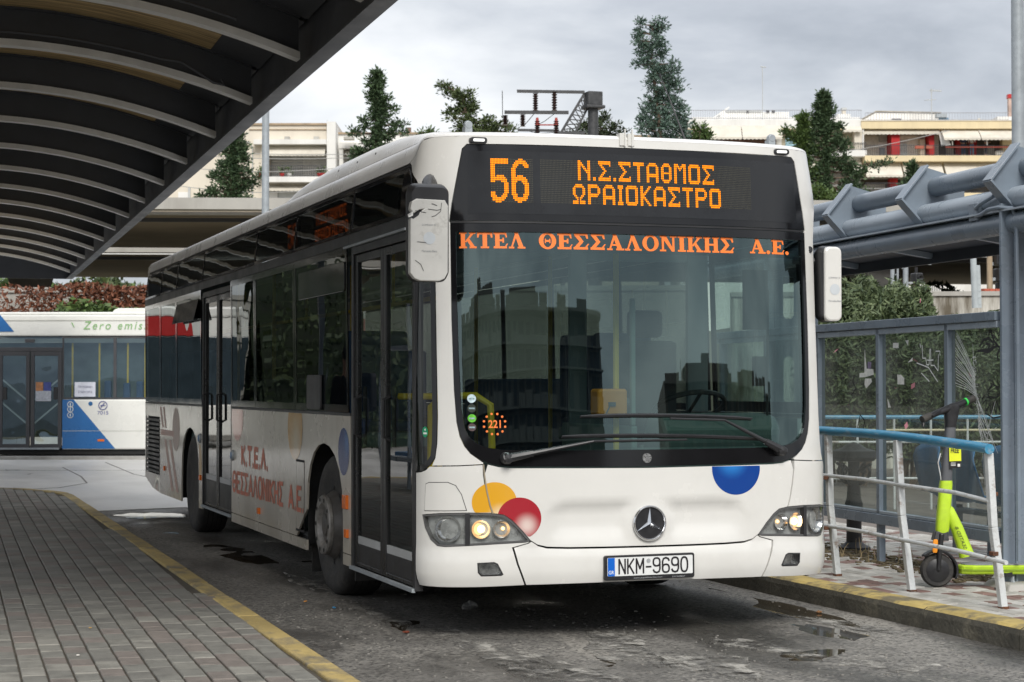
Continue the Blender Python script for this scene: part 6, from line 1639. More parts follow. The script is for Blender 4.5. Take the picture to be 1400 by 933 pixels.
# conduit box and pipes at the first post
mb = MB(); sbox(mb, 0.02, 0.10, 0.34, 0.46, 2.52, 2.64); shobj('junction_box', mb, BLUG, bevel=0.006)
mb = MB(); mb.tube([sp(0.02, 0.36, 2.55), sp(0.0, 0.25, 2.55), sp(0.0, 0.15, 2.575), sp(-0.01, 0.0, 2.575), sp(0.03, -0.10, 2.56), sp(0.05, -0.12, 2.50), sp(0.05, -0.12, 0.3)], 0.014, 8); mb.tube([sp(0.02, 0.36, 2.60), sp(0.0, 0.26, 2.62), sp(0.02, 0.12, 2.66)], 0.014, 8); shobj('conduit', mb, BLUG, smooth=True)
# post: flange plus perforated web plate
for w in (0.0, 3.84+0.2):
    mb = MB(); sbox(mb, 0.0, 0.085, w-.014, w+.014, RZ-.01, 2.60); sbox(mb, 0.085, 0.10, w-.004-.02, w+.01, RZ, 2.60); shobj('post', mb, BLUG, bevel=0.003)
    hol = [rrect(0.17, 0.55+k*0.72, 0.27, 0.95+k*0.72, 0.045) for k in range(3)]
    me = patch_mesh('post_web', [(0.10, RZ), (0.10, 2.60), (0.52, 2.60), (0.40, RZ)], lambda a, b, o: tuple(sp(a, w-0.006-o, b)), holes=hol, step=0.2, off=0, thick=0.010)
    shobj('post_web', me, BLUG)
    mb = MB(); sbox(mb, -0.02, 0.5, w-.10, w+.10, RZ, RZ+.012); shobj('base_plate', mb, BLUG)
    mb = MB(); mb.lathe([(0.0, 0), (0.016, 0), (0.016, .03), (0.01, .035), (0.01, .06), (0, .06)], sp(0.04, w-.06, RZ+.012), 'z', 6); shobj('anchor_bolt', mb, GALV)
mb = MB(); mb.add([tuple(v) for v in [sp(-.1, -.25, RZ-.02), sp(.45, -.2, RZ-.02), sp(.5, .2, RZ-.02), sp(-.05, .22, RZ-.02), sp(-.06, -.2, RZ+.035), sp(.4, -.16, RZ+.035), sp(.45, .16, RZ+.035), sp(0, .18, RZ+.035)]], [(4, 5, 6, 7), (0, 1, 5, 4), (1, 2, 6, 5), (2, 3, 7, 6), (3, 0, 4, 7)]); shobj('footing', mb, CONC, bevel=0.015)

# blue seats behind the glass
bn = thing('blue_seat_bench', 'row of blue moulded seats seen through the shelter glass', 'bench', (4.95, 2.75, RZ))
SEB = mat('blue_plastic_seat', (0.025, 0.17, 0.38), 0.4, var=0.12, scale=4, dirt=(0.02, 0.08, 0.16), dirt_amt=0.5)
for k in range(4):
    y = -1.25+k*0.56; mb = MB(); n = 8; vs = []
    prof = [(0.02, 0.86), (0.0, 0.80), (0.03, 0.62), (0.08, 0.46), (0.12, 0.40), (0.30, 0.37), (0.46, 0.39), (0.50, 0.35)]
    for a in range(n+1):
        t = -1+2*a/n; wv = 0.235
        for u, z in prof: 
            k_ = 1-0.16*((z-.37)/.5)**2 if z > .5 else 1
            vs.append((u-0.05*t*t*(z > .45), y+wv*t*k_, z+0.05*t*t*(z < .45)-0.06*abs(t)**3*(z > .7)))
    m8 = len(prof); mb.add(vs, [(a*m8+b, (a+1)*m8+b, (a+1)*m8+b+1, a*m8+b+1) for a in range(n) for b in range(m8-1)])
    s_ = obj('seat_shell', mb, SEB, bn, smooth=True); so_ = s_.modifiers.new('thick', 'SOLIDIFY'); so_.thickness = 0.012
    mb = MB(); mb.box((0.2, y-.03, 0), (0.26, y+.03, .36)); obj('leg', mb, BLUG, bn)
mb = MB(); mb.box((0.18, -1.5, 0.30), (0.27, 0.7, 0.34)); obj('rail', mb, BLUG, bn)
bn.rotation_euler = (0, 0, -0.068)

# ---- railing beside the right kerb
rl = thing('kerb_railing', 'bent railing with worn blue top tube and white leaning posts on the right kerb', 'railing', (3.33, 0.6, RZ))
def robj(name, mb, m, **kw): o = obj(name, mb, m, rl, **kw); recol(o, rl); return o
posts = [((3.35, -0.37), (3.23, -0.26), (3.245, -0.39, 1.03)), ((3.31, 0.60), (3.25, 0.66), (3.27, 0.70, 1.075)), ((3.35, 1.66), (3.30, 1.66), (3.33, 1.75, 1.085)), ((3.34, 2.75), (3.30, 2.75), (3.31, 2.8, 1.09))]
for b, mid, t in posts:
    mb = MB(); h = 0.60
    mb.bar((b[0], b[1], RZ-.01), ((b[0]+t[0])/2-0.02, (b[1]+t[1])/2+.0, 0.60), 0.042, 0.042, up=(0, 1, 0)); mb.bar(((b[0]+t[0])/2-.02, (b[1]+t[1])/2, 0.60), t, 0.042, 0.042, up=(0, 1, 0)); p_ = robj('post', mb, RAILW, bevel=0.004)
    mb = MB(); mb.box((b[0]-.024, b[1]-.024, RZ-.005), (b[0]+.024, b[1]+.024, RZ+.012)); robj('rusty_foot', mb, RUST, bevel=0.003)
top = [(3.22, -0.44, 1.055), (3.25, -0.2, 1.066), (3.27, 0.3, 1.087), (3.28, 0.7, 1.10), (3.31, 1.2, 1.108), (3.33, 1.75, 1.110), (3.32, 2.8, 1.112), (3.31, 4.2, 1.11)]
mb = MB(); mb.tube(top, 0.030, 16); robj('top_tube', mb, RAILB, smooth=True)
mb = MB(); mb.lathe([(0.0, -0.002), (0.027, -0.002)], (0, 0, 0), 'y', 14); 
for zz, r_ in ((0.785, 0.013), (0.44, 0.013)):
    pts = [(3.275 if zz < .6 else 3.255, -0.52 if zz < .6 else -0.38, zz-.035), (3.26, 0.0, zz-.005), (3.255, 0.64, zz+.01), (3.29, 1.2, zz+.02), (3.305, 1.70, zz+.02), (3.30, 2.8, zz+.02), (3.3, 4.2, zz+.02)]
    mb = MB(); mb.tube(pts, r_, 10); robj('lower_rail', mb, RAILW, smooth=True)
    for b, mid, t in posts[:3]:
        y = (b[1]+t[1])/2; mb = MB(); mb.box((3.262, y-.024, zz-.006), (3.300, y+.024, zz+.018)); robj('rusty_joint', mb, RUST, bevel=0.004)

# ---- electric scooter (faces away-left; steering at the left, deck running right)
sc_ = thing('electric_scooter', 'lime green electric rental scooter with black handlebar, parked behind the railing', 'scooter', (3.62, 0.78, RZ))
dirS = Vector((0.955, -0.295, 0)).normalized(); sdS = Vector((0.295, 0.955, 0)).normalized()
def SP(a, s, z): v = dirS*a+sdS*s; return Vector((v.x, v.y, z))
def sobj(name, mb, m, **kw): return obj(name, mb, m, sc_, **kw)
def disc(mb, a, z, prof, n=32):
    """lathe about the sideways axis; prof (r, s)"""
    vs = []
    for r_, s in prof:
        for k in range(n): t = 2*pi*k/n; vs.append(SP(a+r_*cos(t), s, z+r_*sin(t)))
    fs = [(i*n+k, i*n+(k+1) % n, (i+1)*n+(k+1) % n, (i+1)*n+k) for i in range(len(prof)-1) for k in range(n)]+[tuple(range(n)), tuple((len(prof)-1)*n+k for k in range(n))]
    mb.add(vs, fs); return mb
def sctree(a0):
    mb = disc(MB(), a0, 0.108, [(0.07, -.026), (0.098, -.026), (0.107, -.016), (0.110, 0), (0.107, .016), (0.098, .026), (0.07, .026)]); w_ = sobj('wheel', mb, RUB, smooth=True, angle=40)
    mb = disc(MB(), a0, 0.108, [(0.02, -.040), (0.055, -.036), (0.075, -.028), (0.077, 0), (0.075, .028), (0.055, .036), (0.02, .04)]); obj('hub', mb, BPL, w_, smooth=True, angle=40)
sctree(-0.02); sctree(0.98)
def loft(mb, secs, n=16):
    """sections: (centre (a,s,z), half a-width, half s-width); ring in plane normal-ish z"""
    vs = []
    for (a, s, z), ra, rs_ in secs:
        for k in range(n):
            t = 2*pi*k/n; e = 0.7; vs.append(SP(a+ra*sgn(cos(t))*abs(cos(t))**e, s+rs_*sgn(sin(t))*abs(sin(t))**e, z))
    mb.add(vs, [(i*n+k, i*n+(k+1) % n, (i+1)*n+(k+1) % n, (i+1)*n+k) for i in range(len(secs)-1) for k in range(n)]+[tuple(range(n-1, -1, -1)), tuple((len(secs)-1)*n+k for k in range(n))]); return mb
# stem leans back towards the rider (right as it rises)
SL = lambda z: 0.010+0.085*(z-0.30)
mb = loft(MB(), [((SL(z), 0, z), r_, r_) for z, r_ in ((0.345, .036), (0.37, .043), (0.45, .044), (0.66, .041), (0.685, .038))]); sobj('head_tube', mb, LIME, smooth=True, angle=50)
mb = loft(MB(), [((SL(z), 0, z), r_, r_) for z, r_ in ((0.684, .036), (0.9, .033), (1.05, .033))]); sobj('stem', mb, GRIP, smooth=True)
mb = loft(MB(), [((SL(z)+0.0, 0, z), ra, .036) for z, ra in ((1.03, .036), (1.06, .038), (1.10, .045), (1.14, .05), (1.16, .048), (1.17, .035))]); sobj('stem_cap', mb, BPL, smooth=True)
hb = [SP(SL(1.15)-0.235, -0.085, 1.095), SP(SL(1.15)-0.10, -0.045, 1.135), SP(SL(1.15), 0.0, 1.16), SP(SL(1.15)+0.06, 0.10, 1.18), SP(SL(1.15)+0.13, 0.24, 1.215)]
hbw = [SP(SL(1.15)-0.21, -0.12, 1.085), SP(SL(1.15)-0.10, -0.06, 1.125), SP(SL(1.15)+0.0, 0.0, 1.158), SP(SL(1.15)+0.06, 0.035, 1.175), SP(SL(1.15)+0.165, 0.075, 1.215)]
mb = MB(); mb.tube(hbw, [0.019, 0.020, 0.024, 0.020, 0.019], 12); sobj('handlebar', mb, BPL, smooth=True)
mb = MB(); mb.tube([hbw[0]+(hbw[0]-hbw[1])*.12, hbw[0]*.55+hbw[1]*.45], 0.0235, 12); sobj('grip', mb, RUB, smooth=True); mb = MB(); mb.tube([hbw[3]*.6+hbw[4]*.4, hbw[4]], 0.0235, 12); sobj('grip', mb, RUB, smooth=True)
mb = MB(); mb.tube([hbw[3]*.62+hbw[4]*.38, hbw[3]*.52+hbw[4]*.48], 0.0255, 14); sobj('green_ring', mb, mat('bright_green', (0.05, 0.65, 0.10), 0.4), smooth=True)
mb = MB(); mb.tube([hbw[0]+Vector((0, 0, -.005)), hbw[0]+Vector((-.01, -.01, -.05))], 0.006, 6); mb.tube([hbw[1]+Vector((0, -.02, .01)), hbw[0]*.6+hbw[1]*.4+Vector((-.0, -.035, -.0))], 0.008, 6); sobj('brake_lever', mb, BPL)
# fork, mudguard, indicator
mb = MB(); 
for s in (-.038, .038): mb.tube([SP(0.004, s, 0.345), SP(-0.01, s*1.05, 0.24), SP(-0.02, s*1.1, 0.108)], [0.018, 0.017, 0.014], 8)
mb.add([SP(a, s, z) for a, s, z in ((-.05, -.045, .30), (.05, -.045, .30), (.05, .045, .30), (-.05, .045, .30), (-.035, -.035, .36), (.045, -.035, .36), (.045, .035, .36), (-.035, .035, .36))], [(0, 3, 2, 1), (4, 5, 6, 7), (0, 1, 5, 4), (1, 2, 6, 5), (2, 3, 7, 6), (3, 0, 4, 7)]); sobj('fork', mb, BPL, bevel=0.006)
mb = MB(); n = 16; vs = []
for k in range(n+1):
    t = radians(-25+160*k/n)
    for r_, s in ((0.118, -.036), (0.132, -.034), (0.136, 0), (0.132, .034), (0.118, .036)): vs.append(SP(-0.02+r_*cos(t), s, 0.108+r_*sin(t)))
mb.add(vs, [(i*5+k, i*5+k+1, (i+1)*5+k+1, (i+1)*5+k) for i in range(n) for k in range(4)]); g_ = sobj('mudguard', mb, BPL, smooth=True); q = g_.modifiers.new('thick', 'SOLIDIFY'); q.thickness = 0.004
mb = loft(MB(), [((-.045, -.052, 0.225), .012, .006), ((-.045, -.052, 0.235), .016, .008), ((-.04, -.050, 0.30), .016, .008), ((-.04, -.050, 0.31), .011, .006)]); sobj('side_reflector', mb, mat('amber_reflector', (0.85, 0.30, 0.02), 0.3), smooth=True)
# down tube, deck, kickstand, rear guard
mb = MB(); mb.tube([SP(0.012, 0, 0.545), SP(0.06, 0, 0.49), SP(0.11, 0, 0.38), SP(0.16, 0, 0.245), SP(0.175, 0, 0.20)], [0.026, 0.036, 0.041, 0.046, 0.05], 14); sobj('down_tube', mb, LIME, smooth=True)
text_on('maker_lettering', 'SEATED 8', lambda a, b, o: SP(*(lambda t, u: (0.075+0.085*(1-t)+u, -0.046, 0.24+0.20*t))(a, b)), 0.05, -0.012, 0.75, 0.012, 0, mat('lime_dark_text', (0.06, 0.08, 0.02), 0.5), sc_)
def deckbox(z0, z1, w0, w1, a0, a1, ext=0.0):
    P = [(a0+.06, -w0), (a0, -w0*.6), (a0-.015, 0), (a0, w0*.6), (a0+.06, w0), (a1-.05, w0), (a1, w0*.5), (a1, -w0*.5), (a1-.05, -w0)]; vs = [SP(a, s, z0) for a, s in P]+[SP(a, s*w1/w0, z1) for a, s in P]; n = len(P)
    return MB().add(vs, [tuple(range(n-1, -1, -1)), tuple(range(n, 2*n))]+[(i, (i+1) % n, n+(i+1) % n, n+i) for i in range(n)])
sobj('deck', deckbox(0.085, 0.145, 0.068, 0.090, 0.13, 0.85), LIME, bevel=0.012)
sobj('deck_shadow_line', deckbox(0.112, 0.120, 0.0865, 0.0885, 0.127, 0.853), mat('lime_shadow_line', (0.25, 0.38, 0.03), 0.5))  # darker copy of the lime, a shadow line painted along the deck
sobj('deck_mat', deckbox(0.1455, 0.152, 0.080, 0.078, 0.15, 0.83), mat('deck_mat_grey', (0.22, 0.23, 0.235), 0.8, var=0.15, scale=40, bump=0.5, bscale=200), bevel=0.002)
mb = MB(); mb.tube([SP(0.40, -.06, 0.09), SP(0.36, -.13, 0.03), SP(0.335, -.155, 0.006), SP(0.31, -.155, 0.004)], [0.012, 0.009, 0.008, 0.007], 8); mb.bar(SP(0.36, -.05, .085), SP(0.45, -.06, .085), 0.03, 0.03); sobj('kickstand', mb, BPL, smooth=False)
mb = MB(); n = 12; vs = []
for k in range(n+1):
    t = radians(20+150*k/n)
    for r_, s in ((0.118, -.04), (0.134, -.036), (0.136, 0), (0.134, .036), (0.118, .04)): vs.append(SP(0.98+r_*cos(t), s, 0.108+r_*sin(t)))
mb.add(vs, [(i*5+k, i*5+k+1, (i+1)*5+k+1, (i+1)*5+k) for i in range(n) for k in range(4)]); sobj('mudguard', mb, BPL, smooth=True)
# hanging tag
mb = MB(); tg = lambda a, b, o: SP(SL(.86)+a, -0.050-o, b-0.072); mb.add([tg(-.005, .882, 0), tg(.072, .885, 0), tg(.070, .985, 0), tg(-.006, .982, 0)], [(0, 1, 2, 3)]); t_ = sobj('hanging_tag', mb, mat('tag_yellow', (0.72, 0.78, 0.02), 0.5), fixn=False)
mb = MB(); mb.add([tg(-.003, .838, 0), tg(.070, .841, 0), tg(.070, .884, 0), tg(-.003, .881, 0)], [(0, 1, 2, 3)]); obj('lower_tag', mb, PBK, t_, fixn=False)
text_on('tag_text', 'FREE', tg, 0.004, 0.935, 0.058, 0.965, 0.001, PBK, t_, bold=0.03)
mb = MB(); mb.add([tg(.048, .848, .0006), tg(.064, .848, .0006), tg(.064, .866, .0006), tg(.048, .866, .0006)], [(0, 1, 2, 3)])
for k in range(3): mb.add([tg(.004, .870-.008*k, .0006), tg(.036, .870-.008*k, .0006), tg(.036, .873-.008*k, .0006), tg(.004, .873-.008*k, .0006)], [(0, 1, 2, 3)])
obj('tag_print', mb, PAPS, t_, fixn=False)
mb = MB(); mb.tube([tg(0, .97, .0), tg(.0, 1.0, .005), tg(.03, 1.02, -.02)], 0.002, 4); mb.tube([SP(SL(.75)-.045, -.02, .86), SP(SL(.7)-.06, -.03, .80), SP(SL(.7)-.045, -.03, .72), SP(SL(.7)-.04, -.02, .69)], 0.004, 6); sobj('cable', mb, RAILW)

# ---- dark cast-iron lamp base behind the glass
CI = mat('cast_iron', (0.02, 0.02, 0.022), 0.5, var=0.3, scale=12)
ir = thing('iron_lamp_base', 'dark cast iron lamp column with scrolled collar standing behind the shelter glass', 'lamp base', (4.47, 3.49, RZ))
mb = MB(); mb.lathe([(0.0, 0), (0.13, 0), (0.13, .02), (0.09, .035), (0.062, .06), (0.058, .30), (0.068, .33), (0.072, .36), (0.058, .40), (0.05, .50), (0.056, .55), (0.046, .58), (0.046, .70)], (0, 0, 0), 'z', 20); obj('column', mb, CI, ir, smooth=True, angle=45)
for k in range(4):
    a = k*pi/2+.5; mb = MB(); P = [Vector((cos(a)*r_, sin(a)*r_, z)) for r_, z in ((.05, .52), (.09, .53), (.13, .57), (.15, .62), (.13, .66), (.10, .64), (.11, .60))]; mb.tube(P, [.014, .014, .013, .012, .011, .01, .008], 6); mb.tube([Vector((cos(a)*.05, sin(a)*.05, .62)), Vector((cos(a)*.16, sin(a)*.16, .68))], .012, 6); obj('scroll', mb, CI, ir, smooth=True)
mb = MB(); mb.lathe([(0.0, .69), (0.16, .70), (0.185, .73), (0.175, .78), (0.10, .80), (0.06, .83), (0.0, .85)], (0, 0, 0), 'z', 20); obj('upper_column', mb, CI, ir, smooth=True, angle=45)

# ---- second railing far behind the glass
r2_ = thing('far_railing', 'far pale and blue railing seen through the cracked glass', 'railing', CA(3.9, 20, RZ))
def r2o(n_, mb, m): o = obj(n_, mb, m, r2_); recol(o, r2_); return o
for z, m, r_ in ((1.09, RAILB, .022), (0.955, mat('cream_rail', (0.62, 0.55, 0.36), 0.6), .012), (0.83, RAILW, .012), (0.45, RAILW, .012)):
    mb = MB(); mb.tube([CA(2.8, 20, z), CA(5.6, 20, z)], r_, 8); r2o('rail', mb, m)
for k in range(8):
    mb = MB(); p = CA(2.85+k*.385, 20, 0); mb.tube([(p.x, p.y, RZ), (p.x, p.y, 1.08)], .013, 6); r2o('post', mb, RAILW)

# ---- far city bus standing across the road
fb = thing('city_bus', 'white and blue electric city bus standing across the far end of the stop', 'bus', CA((100-700)/FPX*38, 38, 0.0), rz=-YAW)
# local frame: +X to the right of the picture, -Y towards the photographer; 1 px = 0.01458 m
k38 = 38/FPX
def LX(px): return (px-100)*k38
def LZ(y): return 1.424+(527.4-y)*k38
fx0, fx1 = LX(-28), LX(330)
def fbx(name, a, b, m, par=fb, bev=0, **kw): mb = MB(); mb.box(a, b); return obj(name, mb, m, par, bevel=bev, **kw)
fbx('body', (fx0, 0.02, LZ(545)), (fx1, 2.5, LZ(460)), FARK, bev=0.03) if False else None
fbx('lower_body', (LX(85), 0, LZ(614)), (fx1, 2.5, LZ(545.5)), FARW, bev=0.03)
mb = MB(); mb.box((fx0, 0.01, LZ(459)), (fx1, 2.5, LZ(430))); mb.box((fx0+.05, .06, LZ(430)), (fx1-.05, 2.44, LZ(426))); obj('roof_band', mb, FARW, fb, bevel=0.03)
mb = MB(); mb.prism([(LX(150), LZ(427)), (LX(154), LZ(422.5)), (LX(159), LZ(420.5)), (LX(300), LZ(420.5)), (LX(310), LZ(427))], lambda a, b, t: (a, t, b), .15, 2.3); obj('battery_pack', mb, FARW, fb, bevel=0.02)
fbx('roof_groove', (fx0+.1, -.002, LZ(438)), (fx1-.1, .02, LZ(437)), mat('groove_grey', (0.5, 0.5, 0.45), 0.5))
mb = MB(); mb.add([(fx0-.01, -.003, LZ(430)), (LX(0), -.003, LZ(430)), (LX(19), -.003, LZ(453)), (fx0-.01, -.003, LZ(453))], [(0, 1, 2, 3)]); obj('blue_flash', mb, FARB, fb, fixn=False)
mb = MB(); mb.add([(LX(85.5), -.003, LZ(546)), (LX(101), -.003, LZ(546)), (LX(158), -.003, LZ(613)), (LX(85.5), -.003, LZ(613))], [(0, 1, 2, 3)]); obj('blue_flash', mb, FARB, fb, fixn=False)
mb = MB(); mb.add([(LX(86), -.0045, LZ(589)), (fx1-.1, -.0045, LZ(589)), (fx1-.1, -.0045, LZ(588.4)), (LX(86), -.0045, LZ(588.4))], [(0, 1, 2, 3)]); obj('panel_joint', mb, MATS['groove_grey'], fb, fixn=False)
fbx('inner_dark', (fx0+.1, 0.35, 0.4), (fx1-.1, 2.4, LZ(462)), mat('far_interior', (0.10, 0.13, 0.125), 0.8, var=0.6, scale=.8))
for k_, px in enumerate((100, 118, 140, 166, 184, 205, 225, 240)):
    mb = MB(); mb.box((LX(px), .16, LZ(545)), (LX(px+9), .30, LZ(524-(k_*7) % 5))); obj('passenger_seat', mb, SEAT, fb, bevel=.03)
for px in (96, 133, 172, 196):
    mb = MB(); mb.tube([(LX(px), .2, LZ(545)), (LX(px), .2, LZ(462))], .02, 6); obj('pole', mb, YEL, fb)
mb = MB(); mb.box((fx0+.2, .15, LZ(468)), (fx1-.2, .3, LZ(462))); obj('ceiling_panel', mb, FARW, fb)
FG2 = glass('far_bus_window', (0.55, 0.62, 0.62), ior=2.1, wave=0.3, gcol=(0.58, 0.80, 1.0))
for a, b in ((85, 157), (157, 217), (217, 275), (275, 328)):
    w_ = fbx('window_frame', (LX(a), 0.012, LZ(545)), (LX(b), 0.05, LZ(543)), FARK); 
    mb = MB(); mb.box((LX(a), .012, LZ(543)), (LX(a)+.03, .05, LZ(460))); mb.box((LX(b)-.03, .012, LZ(543)), (LX(b), .05, LZ(460))); mb.box((LX(a)+.03, .012, LZ(462)), (LX(b)-.03, .05, LZ(460))); obj('window_frame', mb, FARK, fb)
    mb = MB(); mb.add([(LX(a)+.02, .02, LZ(544)), (LX(b)-.02, .02, LZ(544)), (LX(b)-.02, .02, LZ(461)), (LX(a)+.02, .02, LZ(461))], [(0, 1, 2, 3)]); obj('pane', mb, FG2, w_, fixn=False)
mb = MB(); mb.add([(fx0, .02, LZ(477)), (LX(85), .02, LZ(477)), (LX(85), .02, LZ(460)), (fx0, .02, LZ(460))], [(0, 1, 2, 3)]); obj('header_glass', mb, FG2, fb, fixn=False)
fbx('header_lamp', (LX(34), -.01, LZ(468)), (LX(47), .02, LZ(463)), FARK, bev=.01)
def fdoor(a, b):
    d_ = thing('door', '', '', (0, 0, 0)); del d_['label']; del d_['category']; d_.parent = fb
    def bx(nm, p, q, m, bev=0): mb = MB(); mb.box(p, q); return obj(nm, mb, m, d_, bevel=bev)
    bx('door_frame', (LX(a), -.012, LZ(480)), (LX(b), .05, LZ(474.5)), FARK, .008)
    for x0, x1 in ((a, (a+b)/2-.6), ((a+b)/2+.6, b)):
        mb = MB(); t = 5.2; mb.box((LX(x0), -.01, LZ(612)), (LX(x0+t), .04, LZ(480.2))); mb.box((LX(x1-t), -.01, LZ(612)), (LX(x1), .04, LZ(480.2))); mb.box((LX(x0+t), -.01, LZ(612)), (LX(x1-t), .04, LZ(606.5))); mb.box((LX(x0+t), -.01, LZ(486)), (LX(x1-t), .04, LZ(480.2))); obj('leaf_frame', mb, FARK, d_, bevel=.006)
        mb = MB(); mb.add([(LX(x0+t), .01, LZ(607)), (LX(x1-t), .01, LZ(607)), (LX(x1-t), .01, LZ(485)), (LX(x0+t), .01, LZ(485))], [(0, 1, 2, 3)]); obj('pane', mb, FG2, d_, fixn=False)
        s = 1 if x0 == a else -1; xa, xb = (x0+t, x1-t) if s == 1 else (x1-t, x0+t)
        mb = MB(); mb.bar((LX(xa), .03, LZ(519)), (LX(xb), .03, LZ(546)), .03, .03); mb.bar((LX(xa), .03, LZ(551)), (LX(xb), .03, LZ(578)), .03, .03); obj('hand_bar', mb, FARW, d_)
        mb = MB(); xh = xb if s == -1 else xa; mb.box((LX(x1-t-6 if s == -1 else x0+t), -.012, LZ(546)), (LX(x1-t if s == -1 else x0+t+6), .03, LZ(529))); obj('lock_box', mb, BPL, d_, bevel=.01)
    bx('threshold', (LX(a), -.03, LZ(614)), (LX(b-3), .03, LZ(611.5)), GALV)
fdoor(-1.5, 84.5)
fbx('pillar', (fx0, 0, LZ(614)), (LX(-2), 2.4, LZ(478)), FARW)
mb = MB(); mb.add([(LX(49), -.002, LZ(548)), (LX(70), -.002, LZ(548)), (LX(70), -.002, LZ(534)), (LX(49), -.002, LZ(534))], [(0, 1, 2, 3)]); obj('notice', mb, mat('notice_paper', (0.45, 0.47, 0.52), 0.6, var=0.25, scale=22), fb, fixn=False)
mb = MB(); mb.add([(LX(49), -.002, LZ(534)), (LX(59), -.002, LZ(534)), (LX(59), -.002, LZ(522)), (LX(49), -.002, LZ(522))], [(0, 1, 2, 3)]); obj('poster', mb, mat('poster_orange', (0.45, 0.20, 0.09), 0.6, var=0.3, scale=18), fb, fixn=False)
mb = MB(); mb.add([(LX(60), -.002, LZ(534)), (LX(70), -.002, LZ(534)), (LX(70), -.002, LZ(522)), (LX(60), -.002, LZ(522))], [(0, 1, 2, 3)]); obj('poster', mb, mat('poster_blue', (0.06, 0.08, 0.28), 0.6, var=0.3, scale=18), fb, fixn=False)
mb = MB(); mb.add([(LX(102), .010, LZ(542)), (LX(130.5), .010, LZ(542)), (LX(130.5), .010, LZ(522)), (LX(102), .010, LZ(522))], [(0, 1, 2, 3)]); obj('notice', mb, mat('notice_white', (0.62, 0.64, 0.72), 0.6), fb, fixn=False)
F2 = lambda a, b, o: (a, .004-o, b)
GT2 = mat('notice_text', (0.12, 0.12, 0.2), 0.6)
text_on('notice_text', 'ΠΡΟΣΩΡΙΝΗ', F2, LX(107), LZ(530), LX(126), LZ(527), 0, GT2, fb); text_on('notice_text', 'ΣΤΑΣΗ ΕΡΓΑ', F2, LX(107), LZ(537), LX(126), LZ(534), 0, GT2, fb)
F3 = lambda a, b, o: (a, -.004-o, b)
text_on('roof_lettering', 'Zero emission', F3, LX(113.5), LZ(450), LX(228), LZ(439), 0, mat('green_lettering', (0.22, 0.42, 0.16), 0.5), fb, shear=0.25, spacing=1.3)
mb = MB(); mb.add([F3(LX(97), LZ(440), 0), F3(LX(99), LZ(441), 0), F3(LX(102), LZ(448), 0), F3(LX(100), LZ(446), 0)], [(0, 1, 2, 3)]); obj('green_mark', mb, MATS['green_lettering'], fb, fixn=False)
text_on('fleet_number', '7015', F3, LX(133.5), LZ(566.5), LX(148.5), LZ(561.5), 0, mat('number_blue', (0.12, 0.13, 0.30), 0.5), fb, bold=0.01)
mb = MB(); mb.tube([F3(LX(141)+.083*cos(2*pi*i/20), LZ(554)+.083*sin(2*pi*i/20), 0) for i in range(21)], .010, 4, cap=False); mb.tube([F3(LX(141)-.05, LZ(554), 0), F3(LX(141)+.05, LZ(554), 0)], .012, 4); mb.tube([F3(LX(141)-.04, LZ(554)-.04, 0), F3(LX(141)+.03, LZ(554)+.05, 0)], .012, 4); obj('round_emblem', mb, MATS['number_blue'], fb)
mb = MB(); mb.lathe([(0, -.012), (.04, -.012), (.045, .004)], (LX(124), 0, LZ(551.5)), 'y', 16); obj('charge_cap', mb, MATS['button_blue'], fb)
for y in (552.5, 559, 567):
    mb = MB(); mb.tube([F3(LX(96.5)+.055*cos(2*pi*i/16), LZ(y)+.055*sin(2*pi*i/16), .001) for i in range(17)], .008, 4, cap=False); mb.tube([F3(LX(96.5), LZ(y)+.03, .001), F3(LX(96.5), LZ(y)-.03, .001)], .012, 4); obj('access_symbol', mb, FARW, fb)
fbx('side_marker', (LX(134), -.012, LZ(603)), (LX(143), .01, LZ(600)), ORGL)
fbx('skirt', (fx0, 0.06, LZ(621)), (fx1, 2.4, LZ(614.5)), UND)
for px in (255,):
    mb = MB(); mb.lathe([(0.0, 0.02), (0.28, 0.0), (0.46, 0.0), (0.48, 0.05), (0.48, 0.3), (0, 0.3)], (LX(px), 0.04, 0.48), 'y', 28); obj('wheel', mb, RUB, fb)
# the kerb edge it stands behind
mb = MB(); 
for a, b in ((-12, 8),):
    p0 = CA(a, 36.9, 0); p1 = CA(b, 36.9, 0); mb.bar((p0.x, p0.y, 0.03), (p1.x, p1.y, 0.03), 0.30, 0.075)
struct('low_kerb', mb, mat('low_kerb_grey', (0.36, 0.35, 0.33), 0.8, var=0.15, dirt=(0.15, 0.14, 0.12), dirt_amt=0.6))
mb = MB(); p0 = CA(-12, 37.35, 0); p1 = CA(8, 37.35, 0); mb.bar((p0.x, p0.y, 0.02), (p1.x, p1.y, 0.02), 0.6, 0.06); struct('gutter', mb, UND)

# ---- the bus whose red and white flank is mirrored in the rear windows (left, outside the frame)
rb = thing('city_bus', 'white and red city bus mirrored in the rear windows of the white bus', 'bus', (-2.5, 33.0, 0.0), rz=radians(90))
mb = MB(); mb.box((0, 0, 2.98), (4.6, 2.45, 3.22)); obj('roof_band', mb, FARW, rb, bevel=.05)
mb = MB(); mb.box((0.05, 0.02, 2.55), (4.6, 2.43, 2.975)); obj('upper_band', mb, FARW, rb)
mb = MB(); mb.prism([(0, 2.55), (1.35, 2.55), (1.2, 2.8), (1.0, 2.975), (0, 2.975)], lambda a, b, t: (t, a, b), 0.0, .04); obj('red_band', mb, RED, rb)
mb = MB(); mb.box((0.02, .02, 1.0), (4.58, 2.43, 2.545)); obj('window_band', mb, FARG, rb, bevel=.02)
mb = MB(); mb.box((0, 0, .3), (4.6, 2.45, .995)); obj('lower_body', mb, FARW, rb, bevel=.03)
